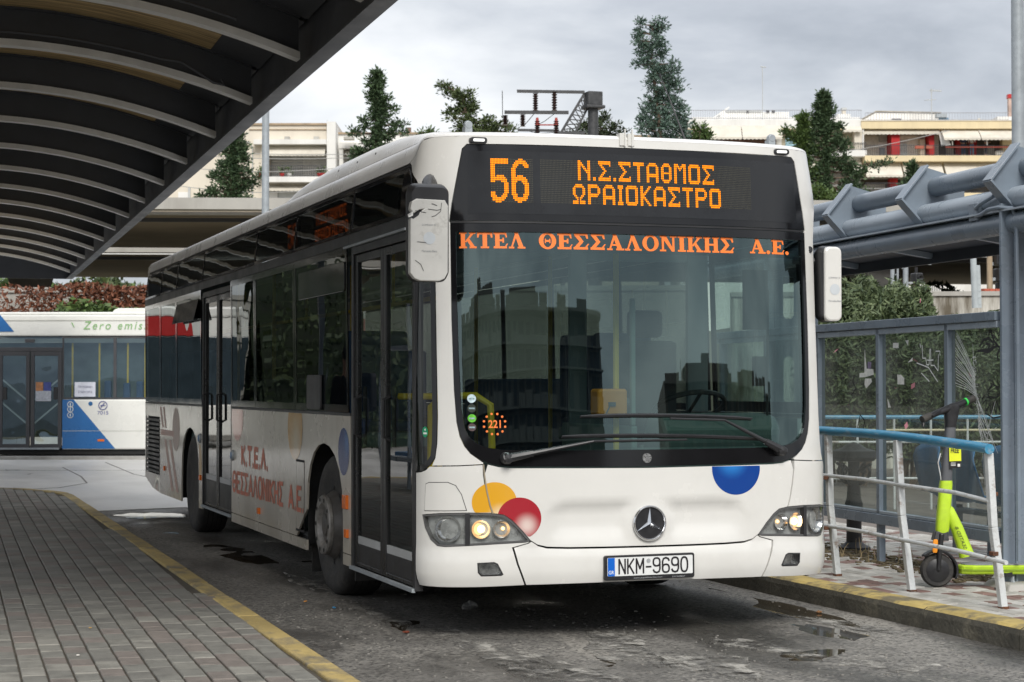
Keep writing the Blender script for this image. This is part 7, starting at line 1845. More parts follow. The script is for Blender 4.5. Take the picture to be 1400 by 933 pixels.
for x in (1.0, 3.8):
    mb = MB(); mb.lathe([(0.0, 0.0), (0.28, -0.02), (0.46, 0.0), (0.48, 0.05), (0.48, 0.3), (0, 0.3)], (x, -.02, 0.48), 'y', 28); obj('wheel', mb, RUB, rb)

# ---- retaining walls
lw = thing('ivy_wall', 'low concrete retaining wall behind the far bus, overgrown with red-brown ivy', 'wall', CA(-9, 45, 0))
mb = MB(); a = CA(-26, 46, 0); b = CA(4.5, 44.6, 0)
mb.bar((a.x, a.y, 1.85), (b.x, b.y, 1.85), 0.4, 3.65); o = obj('wall_face', mb, CONC, lw); recol(o, lw)
mb = MB(); mb.bar((a.x, a.y, 3.70), (b.x, b.y, 3.70), 0.5, 0.12); o = obj('coping', mb, CONC, lw); recol(o, lw)
def leaves(n, fn, s0, s1, seed, stretch=1.0):
    """many small leaf faces; fn(rng) -> centre point"""
    rr = random.Random(seed); mb = MB()
    for k in range(n):
        c = fn(rr)
        if c is None: continue
        c = Vector(c); s = rr.uniform(s0, s1); a = Vector((rr.gauss(0, 1), rr.gauss(0, 1), rr.gauss(0, 1))).normalized(); b = a.orthogonal().normalized()
        t = rr.uniform(0, 2*pi); b = (b*cos(t)+a.cross(b)*sin(t)); c2 = a.cross(b)
        mb.add([c-b*s*stretch, c-c2*s*.5, c+b*s*stretch, c+c2*s*.5], [(0, 1, 2, 3)], min(1, max(0, rr.gauss(.45, .25))))
    return mb
def ivyf(rr):
    xr = rr.uniform(-15, -5)
    top = 3.78; 
    edge_ = -12.6+3.4*rr.random()
    if xr < edge_: 
        # thin trailing shoots at the left
        z = rr.uniform(2.3, 3.15); 
        if noise.noise(Vector((xr*2.2, z*3, 0))) < 0.0: return None
    else: z = top-abs(rr.gauss(0, .75))
    if z < 2.2: z = rr.uniform(2.2, 3.8)
    if noise.noise(Vector((xr*1.3, z*2.4, 4))) > 0.38: return None
    p = CA(xr, 44.5+0.04*0-rr.uniform(.0, .35), 0); return (p.x, p.y, z+0.05*sin(xr*3))
iv = obj('ivy', leaves(16000, ivyf, .03, .07, 3, 1.5), LF_IVY, fixn=False, rnd=True); tagm(iv, 'red-brown ivy hanging over the concrete wall behind the far bus', 'ivy')
rs = random.Random(4); mb = MB()
for k in range(150):
    xr = rs.uniform(-14.5, -5); z = rs.uniform(3.0, 3.8) if xr > -11 else rs.uniform(2.9, 3.3); pts = []
    for q in range(5): p = CA(xr-q*.22, 44.35, 0); pts.append((p.x, p.y, z-q*rs.uniform(.05, .22)))
    mb.tube(pts, .018, 4)
o = obj('stems', mb, mat('ivy_stem', (0.22, 0.09, 0.05), 0.9, var=.2), iv)
def bushf(xr, d, z, rx, rz_, ry=1.0):
    def f(rr):
        t = Vector((rr.gauss(0, 1), rr.gauss(0, 1), rr.gauss(0, 1))).normalized()*(rr.random()**.4)
        q = 1+.35*noise.noise(Vector((t.x*2+xr, t.y*2, t.z*2+z))); p = CA(xr+t.x*rx*q, d+t.y*ry, 0); return (p.x, p.y, max(0.05, z+t.z*rz_*q))
    return f
def bush(name, label, cat, xr, d, z, rx, rz_, n, m, s0=.06, s1=.13, seed=1, ry=1.0, group=None, zb=None, stretch=1.2, flowers=0):
    t = thing(name, label, cat, CA(xr, d, zb if zb is not None else max(0, z-rz_)), group=group)
    o = obj('leaves', leaves(n, bushf(xr, d, z, rx, rz_, ry), s0, s1, seed, stretch), m, t, fixn=False, rnd=True); recol(o, t)
    if flowers: o = obj('flowers', leaves(flowers, bushf(xr, d-.25, z, rx, rz_, ry), .035, .06, seed+9, 1.0), PNKF, t, fixn=False); recol(o, t)
    mb = MB(); rr = random.Random(seed); base = t.location
    for k in range(5):
        p = CA(xr+rr.uniform(-.3, .3)*rx, d, 0); q = CA(xr+rr.uniform(-.6, .6)*rx, d, 0); mb.tube([(p.x, p.y, base.z), (q.x, q.y, z)], [.03, .015], 5)
    o = obj('stems', mb, BARK, t); recol(o, t); return t
bush('shrub', 'green shrub against the ivy wall, left of the far bus battery pack', 'shrub', -9.75, 43.9, 3.0, .95, .42, 1500, LF_GRN, .04, .09, 5, .4, zb=2.0)
bush('shrub', 'small green shrub at the ivy wall right beside the rear of the white bus', 'shrub', -8.75, 43.8, 2.95, .5, .3, 600, LF_GRN, .04, .09, 6, .4, zb=2.0)
# upper ground behind the walls
mb = MB(); P = [CA(-120, 46.4), CA(-10, 45.9), CA(4, 45.2), CA(5, 30.6), CA(40, 30.6), CA(120, 60), CA(160, 170), CA(-160, 170)]
mb.prism([(p.x, p.y) for p in P], lambda a, b, t: (a, b, t), 0.2, 2.6); struct('upper_ground', mb, mat('dry_ground', (0.20, 0.18, 0.13), 0.95, var=0.2, scale=.5))
# ---- overpass
ov = thing('overpass', 'concrete overpass with two parallel decks crossing behind the bus station', 'overpass', CA(0, 64, 0))
def ovo(name, mb, m, par=None): o = obj(name, mb, m, par or ov); 
def ovobj(name, mb, m, **kw): o = obj(name, mb, m, ov, **kw); recol(o, ov); return o
def deck(name, d0l, d0r, d1l, d1r, z0=6.0, z1=6.38):
    mb = MB(); P = [CA(-60, d0l-3), CA(60, d0r+3), CA(60, d1r+6), CA(-60, d1l-6)]; mb.prism([(p.x, p.y) for p in P], lambda a, b, t: (a, b, t), z0, z1); return ovobj(name, mb, CONU)
deck('deck', 50.6, 50.9, 63, 66, 6.0, 6.3); deck('deck', 65.5, 67.5, 79, 87, 6.0, 6.3)
def edge(name, dl, dr, z0, z1, th, m=CONC):
    mb = MB(); a = CA(-60, dl-3); b = CA(60, dr+3); mb.bar((a.x, a.y, (z0+z1)/2), (b.x, b.y, (z0+z1)/2), th, z1-z0); return ovobj(name, mb, m)
edge('parapet', 50.0, 50.3, 6.02, 6.32, .5); edge('parapet_drip', 50.5, 50.8, 5.93, 6.01, .12); edge('drain_pipe', 51.6, 51.9, 5.84, 5.95, .12, FARK); edge('parapet', 63.6, 66.2, 5.90, 6.2, .5); edge('parapet', 65.1, 67.1, 5.92, 6.25, .4, FACP); edge('drain_pipe', 66.3, 68.3, 5.82, 5.94, .14, FARK)  # white far parapet: daylight in the gap between decks is put into its colour
for xr0, dd in ((-18.2, 72), (-21.6, 73), (12.9, 68.5), (-3, 72), (26, 75)):
    mb = MB(); vs = []
    for z, w in ((2.4, .36), (4.6, .40), (5.3, .56), (5.99, .75)):
        for a, b in ((-1, -1), (1, -1), (1, 1), (-1, 1)): p = CA(xr0+a*w, dd+b*1.0); vs.append((p.x, p.y, z))
    mb.add(vs, [(i*4+k, i*4+(k+1) % 4, (i+1)*4+(k+1) % 4, (i+1)*4+k) for i in range(3) for k in range(4)]+[(0, 1, 2, 3)]); ovobj('pier', mb, mat('pier_grey', (0.24, 0.235, 0.225), 0.9, var=.1))
mb = MB()
for a, z in ((-5.5, 5.75), (14.5, 5.6)):
    p = CA(a, 74); mb.bar((p.x-.5, p.y, z), (p.x+.4, p.y, z+.12), .1, .12); mb.box((p.x+.3, p.y-.1, z-.1), (p.x+.6, p.y+.1, z+.2))
ovobj('hanging_pipe', mb, FARK)
# ---- right wall and oleanders
rw = thing('stained_wall', 'white plastered wall streaked with dark stains behind the shelter and oleanders', 'wall', CA(9, 30, 0))
mb = MB(); a = CA(3.5, 30.5); b = CA(16, 29.6); mb.bar((a.x, a.y, 1.45), (b.x, b.y, 1.45), .35, 2.78); o = obj('wall_face', mb, STAINW, rw); recol(o, rw)
mb = MB(); mb.bar((a.x, a.y, 2.87), (b.x, b.y, 2.87), .42, .07); o = obj('coping', mb, CONC, rw); recol(o, rw)
for i, (px, y, d, rx, rz_, n) in enumerate([(1150, 455, 25.5, .62, .62, 3000), (1190, 438, 26, .55, .55, 2600), (1238, 445, 26.3, .42, .62, 2800), (1290, 490, 26, .55, .52, 3400), (1345, 500, 25.5, .60, .62, 3000), (1168, 530, 24.6, .8, .85, 5200), (1258, 540, 24.8, .9, .85, 6000), (1350, 560, 24.5, .8, .75, 4600), (1410, 500, 25.5, .6, .9, 2200)]):
    xr = (px-700)/FPX*d; z = 1.424+(527.4-y)/FPX*d
    lab = ['oleander with pink flowers beside the right bus mirror', 'tall oleander seen above the glass shelter between its first and second panes', 'oleander with the tallest crown in front of the white stained wall', 'low oleander in front of the brightest white part of the wall', 'oleander with pink flowers behind the cracked pane', 'dark oleander seen through the leftmost shelter pane', 'broad oleander seen through the middle shelter pane', 'low oleander behind the cracked pane and scooter handlebar', 'oleander behind the perforated shelter post'][i]
    bush('oleander', lab, 'oleander', xr, d, z, rx, rz_, int(n*4.2), LF_OLE, .016, .036, 30+i, .5, group='oleanders along the stained wall', zb=RZ, stretch=2.1, flowers=[16, 8, 7, 8, 12, 8, 14, 9, 4][i])
    if i in (5, 6, 7): pass
# ---- signals, poles
def pole(name, label, cat, px, d, y0, y1, r, m, **kw):
    p = PP(px, y1, d); t = thing(name, label, cat, (p.x, p.y, kw.get('z0', 0)))
    mb = MB(); mb.tube([(0, 0, 0), (0, 0, PP(px, y0, d).z-kw.get('z0', 0))], [r, r*kw.get('tap', .9)], 14); obj('shaft', mb, m, t, smooth=True); return t
lp1 = pole('lamp_post', 'tall galvanised lamp post rising behind the overpass edge left of the bus roof', 'lamp post', 362.5, 42, -60, 300, .085, GALV)
lp2 = pole('lamp_post', 'tall galvanised lamp post at the right edge behind the shelter roof', 'lamp post', 1394.5, 20, -120, 220, .072, GALV)
def farpole(px, d, y0, label, r=.05, m=GALV, z0=2.6): return pole('signal_pole', label, 'signal pole', px, d, y0, 402, r, m, z0=z0)
s1 = farpole(1221, 33, 355, 'slim lattice signal pole left of the small signal lamps', .04)
mb = MB(); 
for k in range(8): mb.bar((-.04, 0, .1+k*.12), (.10, 0, .16+k*.12), .012, .012)
mb.tube([(.10, 0, 0), (.10, 0, 1.0)], .02, 6); obj('lattice', mb, GALV, s1)
s2 = farpole(1239, 33, 360, 'grey pole with cross arms carrying small black signals', .05)
mb = MB(); mb.bar((0, 0, .95), (.42, -.13, .93), .05, .04); mb.bar((0, 0, .60), (.25, -.08, .60), .04, .03); mb.tube([(-.15, .05, 1.0), (-.05, .02, .85), (0, 0, .9)], .02, 6); mb.bar((0, 0, .40), (.3, -.1, .40), .04, .03); obj('arm', mb, GALV, s2)
for k, (px, y, w, h, d) in enumerate([(1254, 381, .075, .09, 33), (1254, 397, .07, .07, 33), (1367, 354, .10, .11, 31), (1369, 377, .09, .11, 31), (1371, 392, .08, .06, 31)]):
    p = PP(px, y, d); t = thing('signal_lamp', ['black signal head hanging from the cross arm above the stained wall', 'lower black signal head beside the grey pole', 'upper black horn box at the right end of the wall', 'middle black horn box at the right end of the wall', 'lowest dark box at the right end of the wall'][k], 'signal', p)
    mb = MB(); mb.box((-w, -.1, -h), (w, .1, h)); obj('housing', mb, BPL, t, bevel=.02)
    mb = MB(); mb.lathe([(.0, -.12), (w*.6, -.16), (w*.65, -.1)], (0, 0, 0), 'y', 12); obj('hood', mb, BPL, t)
    mb = MB(); mb.box((-.02, 0, h), (.02, .03, h+.10)); obj('hanger', mb, BPL, t)
s3 = farpole(1334, 29, 343, 'pale leaning lattice post in front of the overpass underside', .05, mat('pale_grey_steel', (0.42, 0.46, 0.47), .5)); s3.rotation_euler = (0, -.04, 0)
mb = MB(); mb.box((.03, -.02, 0), (.10, .02, .65)); 
for k in range(6): mb.box((.0, -.025, .05+k*.1), (.09, .025, .07+k*.1))
obj('rung', mb, MATS['pale_grey_steel'], s3)
s4 = farpole(1354, 31, 342, 'brown wooden pole carrying the horn boxes', .05, mat('weathered_wood', (0.36, 0.28, 0.19), .9, var=.2, scale=4, stretch=(6, 6, 1)))
mb = MB(); mb.bar((0, 0, .25), (.3, -.1, .25), .04, .05); mb.bar((0, 0, .55), (.3, -.1, .55), .04, .05); mb.bar((0, 0, .80), (.3, -.1, .80), .04, .05); obj('arm', mb, GALV, s4)
tb = thing('brick_parapet', 'short stretch of red brick wall on top of the stained wall', 'wall', PP(1357, 403, 30.5))
for k in range(2):
    for j in range(4):
        mb = MB(); mb.box((-.19+j*.105, -.08, k*.045), (-.095+j*.105, .08, .04+k*.045)); obj('brick', mb, mat('red_brick', (0.40, 0.10, 0.06), .9, var=.15, scale=20), tb)
wf = thing('slatted_screen', 'white slatted screen below the overpass on the stained wall', 'screen', PP(1274, 403, 34))
for k in range(11):
    mb = MB(); mb.box((-.17+k*.035, 0, 0), (-.155+k*.035, .02, .15-.008*max(0, k-6)*2)); obj('slat', mb, FACP, wf)
# ---- catenary gantry
gn = thing('catenary_gantry', 'dark steel gantry with cross bars and insulators behind the bus roof', 'gantry', CA((810-700)/FPX*47, 47, 0))
def gP(px, y, dd=0): p = PP(px, y, 47+dd); return p-gn.location
STL = mat('dark_galvanised', (0.065, 0.066, 0.068), .5, metal=.4, var=.2, scale=8)
mb = MB(); p0 = gP(811.5, 125); mb.tube([(p0.x, p0.y, 0), (p0.x, p0.y, p0.z-.3)], .13, 12); obj('mast', mb, STL, gn, smooth=True)
mb = MB(); mb.box((p0.x-.19, p0.y-.19, p0.z-.34), (p0.x+.19, p0.y+.19, p0.z)); mb.box((p0.x-.24, p0.y-.24, p0.z-.42), (p0.x+.24, p0.y+.24, p0.z-.34)); obj('head_box', mb, STL, gn, bevel=.02)
mb = MB(); 
for (x0, y0, x1, y1, w) in ((707, 123.5, 800, 125, .07), (690, 152.5, 778, 153, .08), (708, 177, 765, 178, .06), (687, 123, 687.5, 160, .02)): mb.bar(gP(x0, y0), gP(x1, y1), w, w)
obj('cross_bar', mb, STL, gn)
mb = MB(); A = [gP(799, 128), gP(799, 128, 1.0)]; B = [gP(762, 190), gP(762, 190, 1.2)]; A2 = gP(806, 143); B2 = gP(782, 190)
mb.bar(A[0], B[0], .06, .06); mb.bar(A2, B2, .05, .05); mb.bar(A[1], B[1], .05, .05)
for k in range(9):
    t = k/9; u = (k+1)/9; mb.bar(A[0].lerp(B[0], t), A2.lerp(B2, u), .025, .025); mb.bar(A2.lerp(B2, t), A[0].lerp(B[0], u), .025, .025); mb.bar(A[0].lerp(B[0], t), A[1].lerp(B[1], u), .025, .025)
mb.bar(gP(762, 181), gP(800, 181), .07, .07); obj('lattice_brace', mb, STL, gn)
INS = mat('brown_insulator', (0.035, 0.02, 0.018), .3)
for px, y0, y1, m in ((732.5, 127, 150, INS), (758.5, 125, 150, INS), (715, 156, 172, INS), (691, 157, 170, INS), (735, 165, 186, RED), (761, 165, 187, RED)):
    mb = MB(); a = gP(px, y0); b = gP(px, y1); N = 7; pr = []
    for k in range(N*2+1): pr.append((.035 if k % 2 else .075, (b.z-a.z)*k/(N*2)))
    mb.lathe(pr, (a.x, a.y, a.z), 'z', 10)
    obj('insulator', mb, INS if m is INS or True else m, gn)
mb = MB()
for px in (735, 761): a = gP(px, 160); b = gP(px, 170); mb.tube([a, b], [.03, .06], 8)
mb.bar(gP(735, 170), gP(761, 170), .03, .03); obj('red_clamp', mb, mat('red_oxide', (0.33, 0.04, 0.03), .6), gn)
mb = MB(); mb.tube([gP(716, 172), gP(722, 165), gP(732, 153)], .012, 4); mb.tube([gP(735, 170), gP(745, 165), gP(758, 155)], .012, 4); mb.tube([gP(716, 176), gP(735, 182), gP(762, 180)], .010, 4); obj('jumper_wire', mb, STL, gn)
# overhead wires
for k, (a, b) in enumerate([((215, 200), (560, 207)), ((215, 208), (560, 211)), ((225, 226), (480, 228)), ((240, 253), (450, 258)), ((1060, 215), (1300, 178)), ((1100, 250), (1290, 252)), ((1100, 264), (1280, 266))]):
    w_ = MB(); p = PP(a[0], a[1], 95); q = PP(b[0], b[1], 95); N = 8; pts = [p.lerp(q, i/N)-Vector((0, 0, .25*sin(pi*i/N))) for i in range(N+1)]; w_.tube(pts, .022, 4)
    o = obj('overhead_wire', w_, mat('wire_grey', (0.30, 0.30, 0.29), .6)); tagm(o, ['topmost thin wire in front of the left apartment block', 'second thin wire from the top in front of the left apartment block', 'third thin wire from the top in front of the left block', 'lowest thin wire in front of the left block', 'slanting pale wire in front of the right apartment block', 'upper level wire crossing the right conifers', 'lower level wire crossing the right conifers'][k], 'wire', group='overhead wires')
# ================================================================== TREES
def tree(name, label, d, trunk, clumps, m, seed, dens=1.0, ls=(.06, .15), tuft=.30, cat='tree', base=2.6, stretch=1.6, group='trees behind the overpass', tr=.16):
    """trunk: [(px,y)...] from crown top downwards; clumps: (px, y, rx, ry) in units of the picture scale at that distance"""
    s = d/FPX; rr = random.Random(seed); b = PP(trunk[-1][0], trunk[-1][1], d); t = thing(name, label, cat, (b.x, b.y, base), group=group)
    pts = [PP(px, y, d) for px, y in trunk]; pts = [Vector((p.x, p.y, p.z)) for p in pts]+[Vector((b.x, b.y, base))]
    pts = pts[::-1]; n = len(pts); mb = MB(); mb.tube(pts, [tr*(1-.85*i/(n-1)) for i in range(n)], 8); 
    lv = MB(); limbs = MB()
    if trunk[-1][1] <= 215: q = trunk[-1][0]; sp_ = max(abs(c[0]-q) for c in clumps); clumps = clumps+[(q+rr.uniform(-1, 1)*sp_*.9, rr.uniform(205, 250), 9, 7) for _ in range(9)]
    for px, y, rx, ry in clumps:
        c = PP(px, y, d+rr.uniform(-.5, .5)*rx*s); RX, RY = rx*s, ry*s
        # limb from the nearest trunk point a little lower
        zt = c.z-RY*.5; q = min(pts, key=lambda p: abs(p.z-zt)+.2*(p-c).length); k = None
        for a, b2 in zip(pts, pts[1:]):
            if a.z <= zt <= b2.z: q = a.lerp(b2, (zt-a.z)/max(1e-6, b2.z-a.z))
        mid = q.lerp(c, .5)+Vector((0, 0, -.05*(c-q).length)); limbs.tube([q, mid, c], [.05, .035, .012], 5)
        nt = max(8, int(dens*9*(RX*RY)/(tuft*tuft)*2.6)); RX *= 1.12; RY *= 1.12
        for _ in range(nt):
            v = Vector((rr.gauss(0, 1), rr.gauss(0, 1), rr.gauss(0, 1))).normalized()*(rr.random()**.45)
            tc_ = c+RT*v.x*RX+FW*v.y*RX*.9+Vector((0, 0, v.z*RY)); tone = rr.gauss(0, .16)
            if rr.random() < .35: limbs.tube([c, tc_], [.014, .006], 4)
            for __ in range(int(11)):
                w = Vector((rr.gauss(0, 1), rr.gauss(0, 1), rr.gauss(0, .8)))*tuft*.42; p = tc_+w
                sz = rr.uniform(*ls); a = Vector((rr.gauss(0, 1), rr.gauss(0, 1), rr.gauss(0, 1))).normalized(); b_ = (w.normalized()+Vector((0, 0, .3))).normalized() if w.length > 1e-4 else a.orthogonal().normalized(); c2 = a.cross(b_).normalized()
                lv.add([p-b_*sz*.6*stretch, p-c2*sz*.38, p+b_*sz*.6*stretch, p+c2*sz*.38], [(0, 1, 2, 3)], min(1, max(0, .42+tone+rr.gauss(0, .16))))
    o = obj('trunk', mb, BARK, t, smooth=True); recol(o, t)
    o = obj('limbs', limbs, BARK, t); recol(o, t)
    o = obj('crown', lv, m, t, fixn=False, rnd=True); recol(o, t); return t
def conif(px, ytop, ybot, hw, seed, n=30, lean=0.0, rag=.5, top=0.06):
    rr = random.Random(seed); out = []; n = int(n*1.6); hw *= 1.35
    for i in range(n):
        f = (i+.5)/n; y = ytop+(ybot-ytop)*f; w = hw*(top+(1-top)*f**.85)*(1+rag*rr.uniform(-.6, .5)); a = rr.uniform(-1, 1); r_ = 2.5+3.0*f
        out.append((px+lean*f+a*w*.75, y-abs(a)*2, r_*1.15, r_*.72)); 
        if i % 3 == 0: out.append((px+lean*f, y, r_*.9, r_*1.1))
    return out
tree('conifer', 'open conifer with a pointed top left of the white bus roof', 95, [(517, 97), (516, 140), (514, 200)], conif(516, 98, 215, 34, 1, 40, rag=.7)+[(548, 168, 6, 4), (540, 150, 4, 7), (489, 180, 6, 5), (490, 205, 7, 6), (553, 180, 5, 3)], LF_CON, 11, .85)
tree('conifer', 'broad dark conifer in front of the left apartment block beside the canopy edge', 95, [(322, 185), (316, 230), (314, 280)], conif(318, 172, 290, 40, 2, 46, rag=.5)+[(282, 272, 7, 4), (344, 250, 7, 5), (290, 258, 6, 4), (352, 240, 5, 3), (276, 266, 5, 3)], LF_CON, 12, .95)
tree('conifer', 'tall bluish conifer with a forked top in the middle of the sky', 95, [(893, 28), (892, 80), (898, 130), (905, 195)],
     [(877, 30, 5, 6), (876, 42, 6, 7), (872, 52, 6, 6), (882, 60, 8, 7), (873, 68, 5, 5), (901, 28, 7, 6), (905, 36, 7, 6), (897, 44, 7, 8), (906, 62, 7, 6), (900, 55, 8, 8), (904, 72, 8, 7), (890, 66, 7, 8), (878, 82, 7, 4), (872, 86, 4, 3), (886, 76, 6, 6), (893, 88, 8, 8), (905, 92, 7, 7), (922, 84, 5, 6), (921, 96, 7, 7), (912, 104, 10, 8), (895, 104, 9, 8), (891, 116, 6, 6), (926, 110, 7, 6), (915, 118, 10, 7), (903, 122, 9, 6), (932, 120, 6, 4), (889, 136, 6, 6), (900, 134, 10, 7), (914, 134, 10, 7), (925, 140, 9, 6), (934, 146, 8, 6), (886, 150, 9, 7), (900, 150, 11, 8), (915, 153, 11, 8), (930, 158, 10, 8), (880, 162, 8, 6), (893, 166, 11, 8), (910, 170, 11, 8), (926, 172, 12, 8), (938, 168, 6, 6), (938, 184, 7, 8), (888, 176, 9, 7), (900, 186, 12, 7), (920, 188, 12, 8), (878, 170, 5, 5)], LF_BLU, 13, 1.0, (.06, .14))
tree('conifer', 'dark pointed conifer in front of the right apartment block, right of the bus roof', 95, [(1128, 128), (1127, 190), (1130, 290)], conif(1128, 128, 175, 18, 4, 22, rag=.6)+conif(1130, 172, 292, 52, 5, 52, rag=.5, top=.35)+[(1183, 232, 8, 4), (1198, 226, 7, 3), (1213, 221, 7, 2.5), (1172, 240, 8, 5), (1168, 256, 10, 6), (1182, 262, 8, 4), (1150, 205, 6, 5)], LF_CON, 14, 1.0)
tree('conifer', 'smaller green conifer just left of the pointed one, above the bus corner', 95, [(1098, 160), (1096, 240)], conif(1098, 158, 260, 26, 6, 26, rag=.5, top=.12)+[(1078, 178, 8, 5), (1083, 186, 9, 6)], LF_GRN, 15, .9)
tree('conifer', 'light green bushy tree at the foot of the right conifers', 88, [(1130, 262), (1130, 300)], [(1120, 262, 12, 9), (1138, 270, 14, 9), (1118, 280, 14, 10), (1145, 284, 14, 9), (1160, 275, 9, 6), (1112, 295, 12, 9), (1135, 297, 16, 9), (1108, 268, 8, 8)], LF_GRN, 16, 1.0)
tree('sapling', 'thin young conifer above the right shelter roof', 95, [(1250, 226), (1250, 300)], conif(1250, 225, 275, 15, 7, 12, rag=.5), LF_CON, 17, .9)
tree('pine_tree', 'windswept pine with a hooked top above the bus roof', 95, [(610, 116), (632, 130), (638, 160), (640, 200)], [(604, 114, 5, 4), (611, 119, 7, 6), (619, 125, 8, 7), (629, 130, 9, 8), (642, 130, 8, 7), (645, 142, 6, 6), (636, 145, 10, 9), (614, 152, 7, 6), (620, 160, 6, 5), (625, 150, 7, 6), (640, 160, 10, 8), (648, 150, 5, 6), (632, 172, 9, 7), (625, 184, 10, 6), (645, 176, 12, 8), (657, 168, 10, 7), (668, 164, 9, 6), (678, 172, 10, 7), (690, 170, 8, 5), (700, 177, 6, 4), (662, 182, 14, 7), (682, 184, 14, 6), (640, 188, 14, 6), (618, 187, 7, 4)], LF_PIN, 18, 1.05, (.06, .14))
tree('bushy_tree', 'round green treetop just above the bus roof left of the pine', 95, [(584, 180), (584, 210)], [(580, 182, 6, 5), (588, 180, 6, 6), (584, 187, 10, 6), (594, 187, 5, 4), (575, 188, 5, 4)], LF_GRN, 19, 1.0)
tree('bushy_tree', 'loose olive treetop behind the gantry mast', 97, [(822, 165), (820, 210)], [(800, 172, 12, 8), (815, 165, 12, 8), (830, 160, 9, 7), (842, 172, 9, 6), (852, 180, 7, 5), (825, 178, 14, 8), (795, 184, 10, 6), (810, 186, 12, 6), (840, 187, 12, 6), (785, 180, 5, 4)], LF_DRK, 20, .6)
tree('bushy_tree', 'small light green treetop right of the tall bluish conifer', 95, [(958, 175), (958, 210)], [(952, 172, 5, 5), (962, 176, 6, 6), (955, 184, 8, 7), (966, 188, 7, 6), (972, 184, 4, 4), (948, 190, 7, 5)], LF_GRN, 21, 1.0)
tree('bushy_tree', 'dark treetop low above the bus roof beside the bluish conifer', 96, [(770, 182), (770, 210)], [(772, 187, 8, 4), (762, 190, 8, 4), (782, 189, 7, 4)], LF_DRK, 22, .8)
# greenery under the overpass
bush('hedge', 'bright green hedge under the overpass at the left end of the ivy wall', 'hedge', -23.0, 90, 5.6, 1.9, 1.0, 2600, LF_GRN, .10, .2, 51, 1.2, zb=2.6, group='greenery under the overpass')
bush('hedge', 'darker green hedge under the overpass right of the grey pier', 'hedge', -19.0, 88, 5.6, 1.9, .9, 2400, LF_PIN, .10, .2, 52, 1.2, zb=2.6, group='greenery under the overpass')
bush('hedge', 'sparse pale shrubs under the overpass next to the white bus', 'hedge', -16.6, 84, 5.1, 1.3, .85, 1000, LF_GRN, .07, .15, 53, 1.2, zb=2.6, group='greenery under the overpass')
bush('hedge', 'dark green hedge under the overpass left of the small signals', 'hedge', 14.5, 80, 4.9, 2.6, 1.1, 2800, LF_GRN, .10, .2, 54, 1.2, zb=2.6, group='greenery under the overpass')
bush('hedge', 'dark bush under the overpass between pier and signal lamps', 'hedge', 17.4, 78, 4.7, 1.2, .9, 1300, LF_DRK, .10, .2, 55, 1.2, zb=2.6, group='greenery under the overpass')
# ================================================================== APARTMENT BLOCKS
SB = 150/FPX
def BX(px): return (px-700)*SB
def BZ(y): return 1.424+(527.4-y)*SB
def block(label, name='apartment_block'):
    return thing(name, label, 'building', CA(0, 150, 0), rz=-YAW)
def bb(B, name, x0, x1, y0, y1, o0, o1, m, par=None, bev=0):
    """px x-range, px y-range (top,bottom), metres in front of the facade plane"""
    mb = MB(); mb.box((BX(x0), -o1, BZ(y1)), (BX(x1), -o0, BZ(y0))); return obj(name, mb, m, par or B, bevel=bev)
def awning(B, x0, x1, y0, y1, o, m=AWN, dep=0.9):
    mb = MB(); a, b = BX(x0), BX(x1); n = max(3, int((b-a)/.3)); vs = []; z0, z1 = BZ(y0), BZ(y1)
    mb.add([(a, -o, z0), (b, -o, z0), (b, -o-dep, z1), (a, -o-dep, z1), (a, -o, z0-.03), (b, -o, z0-.03), (b, -o-dep, z1-.03), (a, -o-dep, z1-.03)], [(0, 1, 2, 3), (7, 6, 5, 4), (0, 4, 5, 1), (1, 5, 6, 2), (3, 2, 6, 7), (0, 3, 7, 4)])
    for i in range(n):
        xa = a+(b-a)*i/n; xb = a+(b-a)*(i+1)/n; xm = (xa+xb)/2
        mb.add([(xa, -o-dep-.003, z1), (xb, -o-dep-.003, z1), (xb, -o-dep-.003, z1-.14), (xm, -o-dep-.003, z1-.20), (xa, -o-dep-.003, z1-.14)], [(4, 3, 2, 1, 0)])
    return obj('awning', mb, m, B, fixn=False)
def rail(B, x0, x1, y0, y1, o, step=.14, m=IRON):
    mb = MB(); a, b = BX(x0), BX(x1); z0, z1 = BZ(y1), BZ(y0); mb.box((a, -o-.02, z1-.04), (b, -o+.02, z1)); mb.box((a, -o-.015, z0+.05), (b, -o+.015, z0+.08)); x = a
    while x < b: mb.box((x, -o-.01, z0), (x+.022, -o+.01, z1)); x += step
    return obj('railing', mb, m, B)
A = block('long cream apartment block behind the left trees with balconies under the canopy edge')
bb(A, 'wall', 225, 366, 170, 520, -8, 0, FACW); bb(A, 'wall', 366, 447, 170, 191, -8, 0, FACW); bb(A, 'wall', 447, 459, 166, 520, -8, .35, FACP); bb(A, 'wall', 366, 447, 250, 520, -8, 0-.02, FACW)
bb(A, 'coping', 223, 459, 167.5, 170, -8, .15, mat('brown_coping', (0.36, 0.27, 0.18), .9, var=.2, scale=1)); bb(A, 'string_course', 340, 446, 175.6, 176.6, 0, .1, MATS['brown_coping'])
bb(A, 'recess_wall', 366, 447, 191, 250, -8, -1.6, FACG); bb(A, 'shutter', 368, 410, 205, 240, -1.6, -1.5, FACG); bb(A, 'shutter', 411, 445, 203, 240, -1.6, -1.52, mat('pale_shutter', (0.60, 0.60, 0.57), .8))
for k in range(9): bb(A, 'shutter_slat', 368, 445, 204+k*4, 205+k*4, -1.5, -1.46, FACP)
bb(A, 'ledge', 348, 447, 191.5, 198, 0, .9, FACP); bb(A, 'ledge', 364, 447, 243, 250.5, 0, 1.2, FACP, bev=.02); awning(A, 366, 445, 198, 211, -.05); awning(A, 366, 440, 252, 259, -.05)
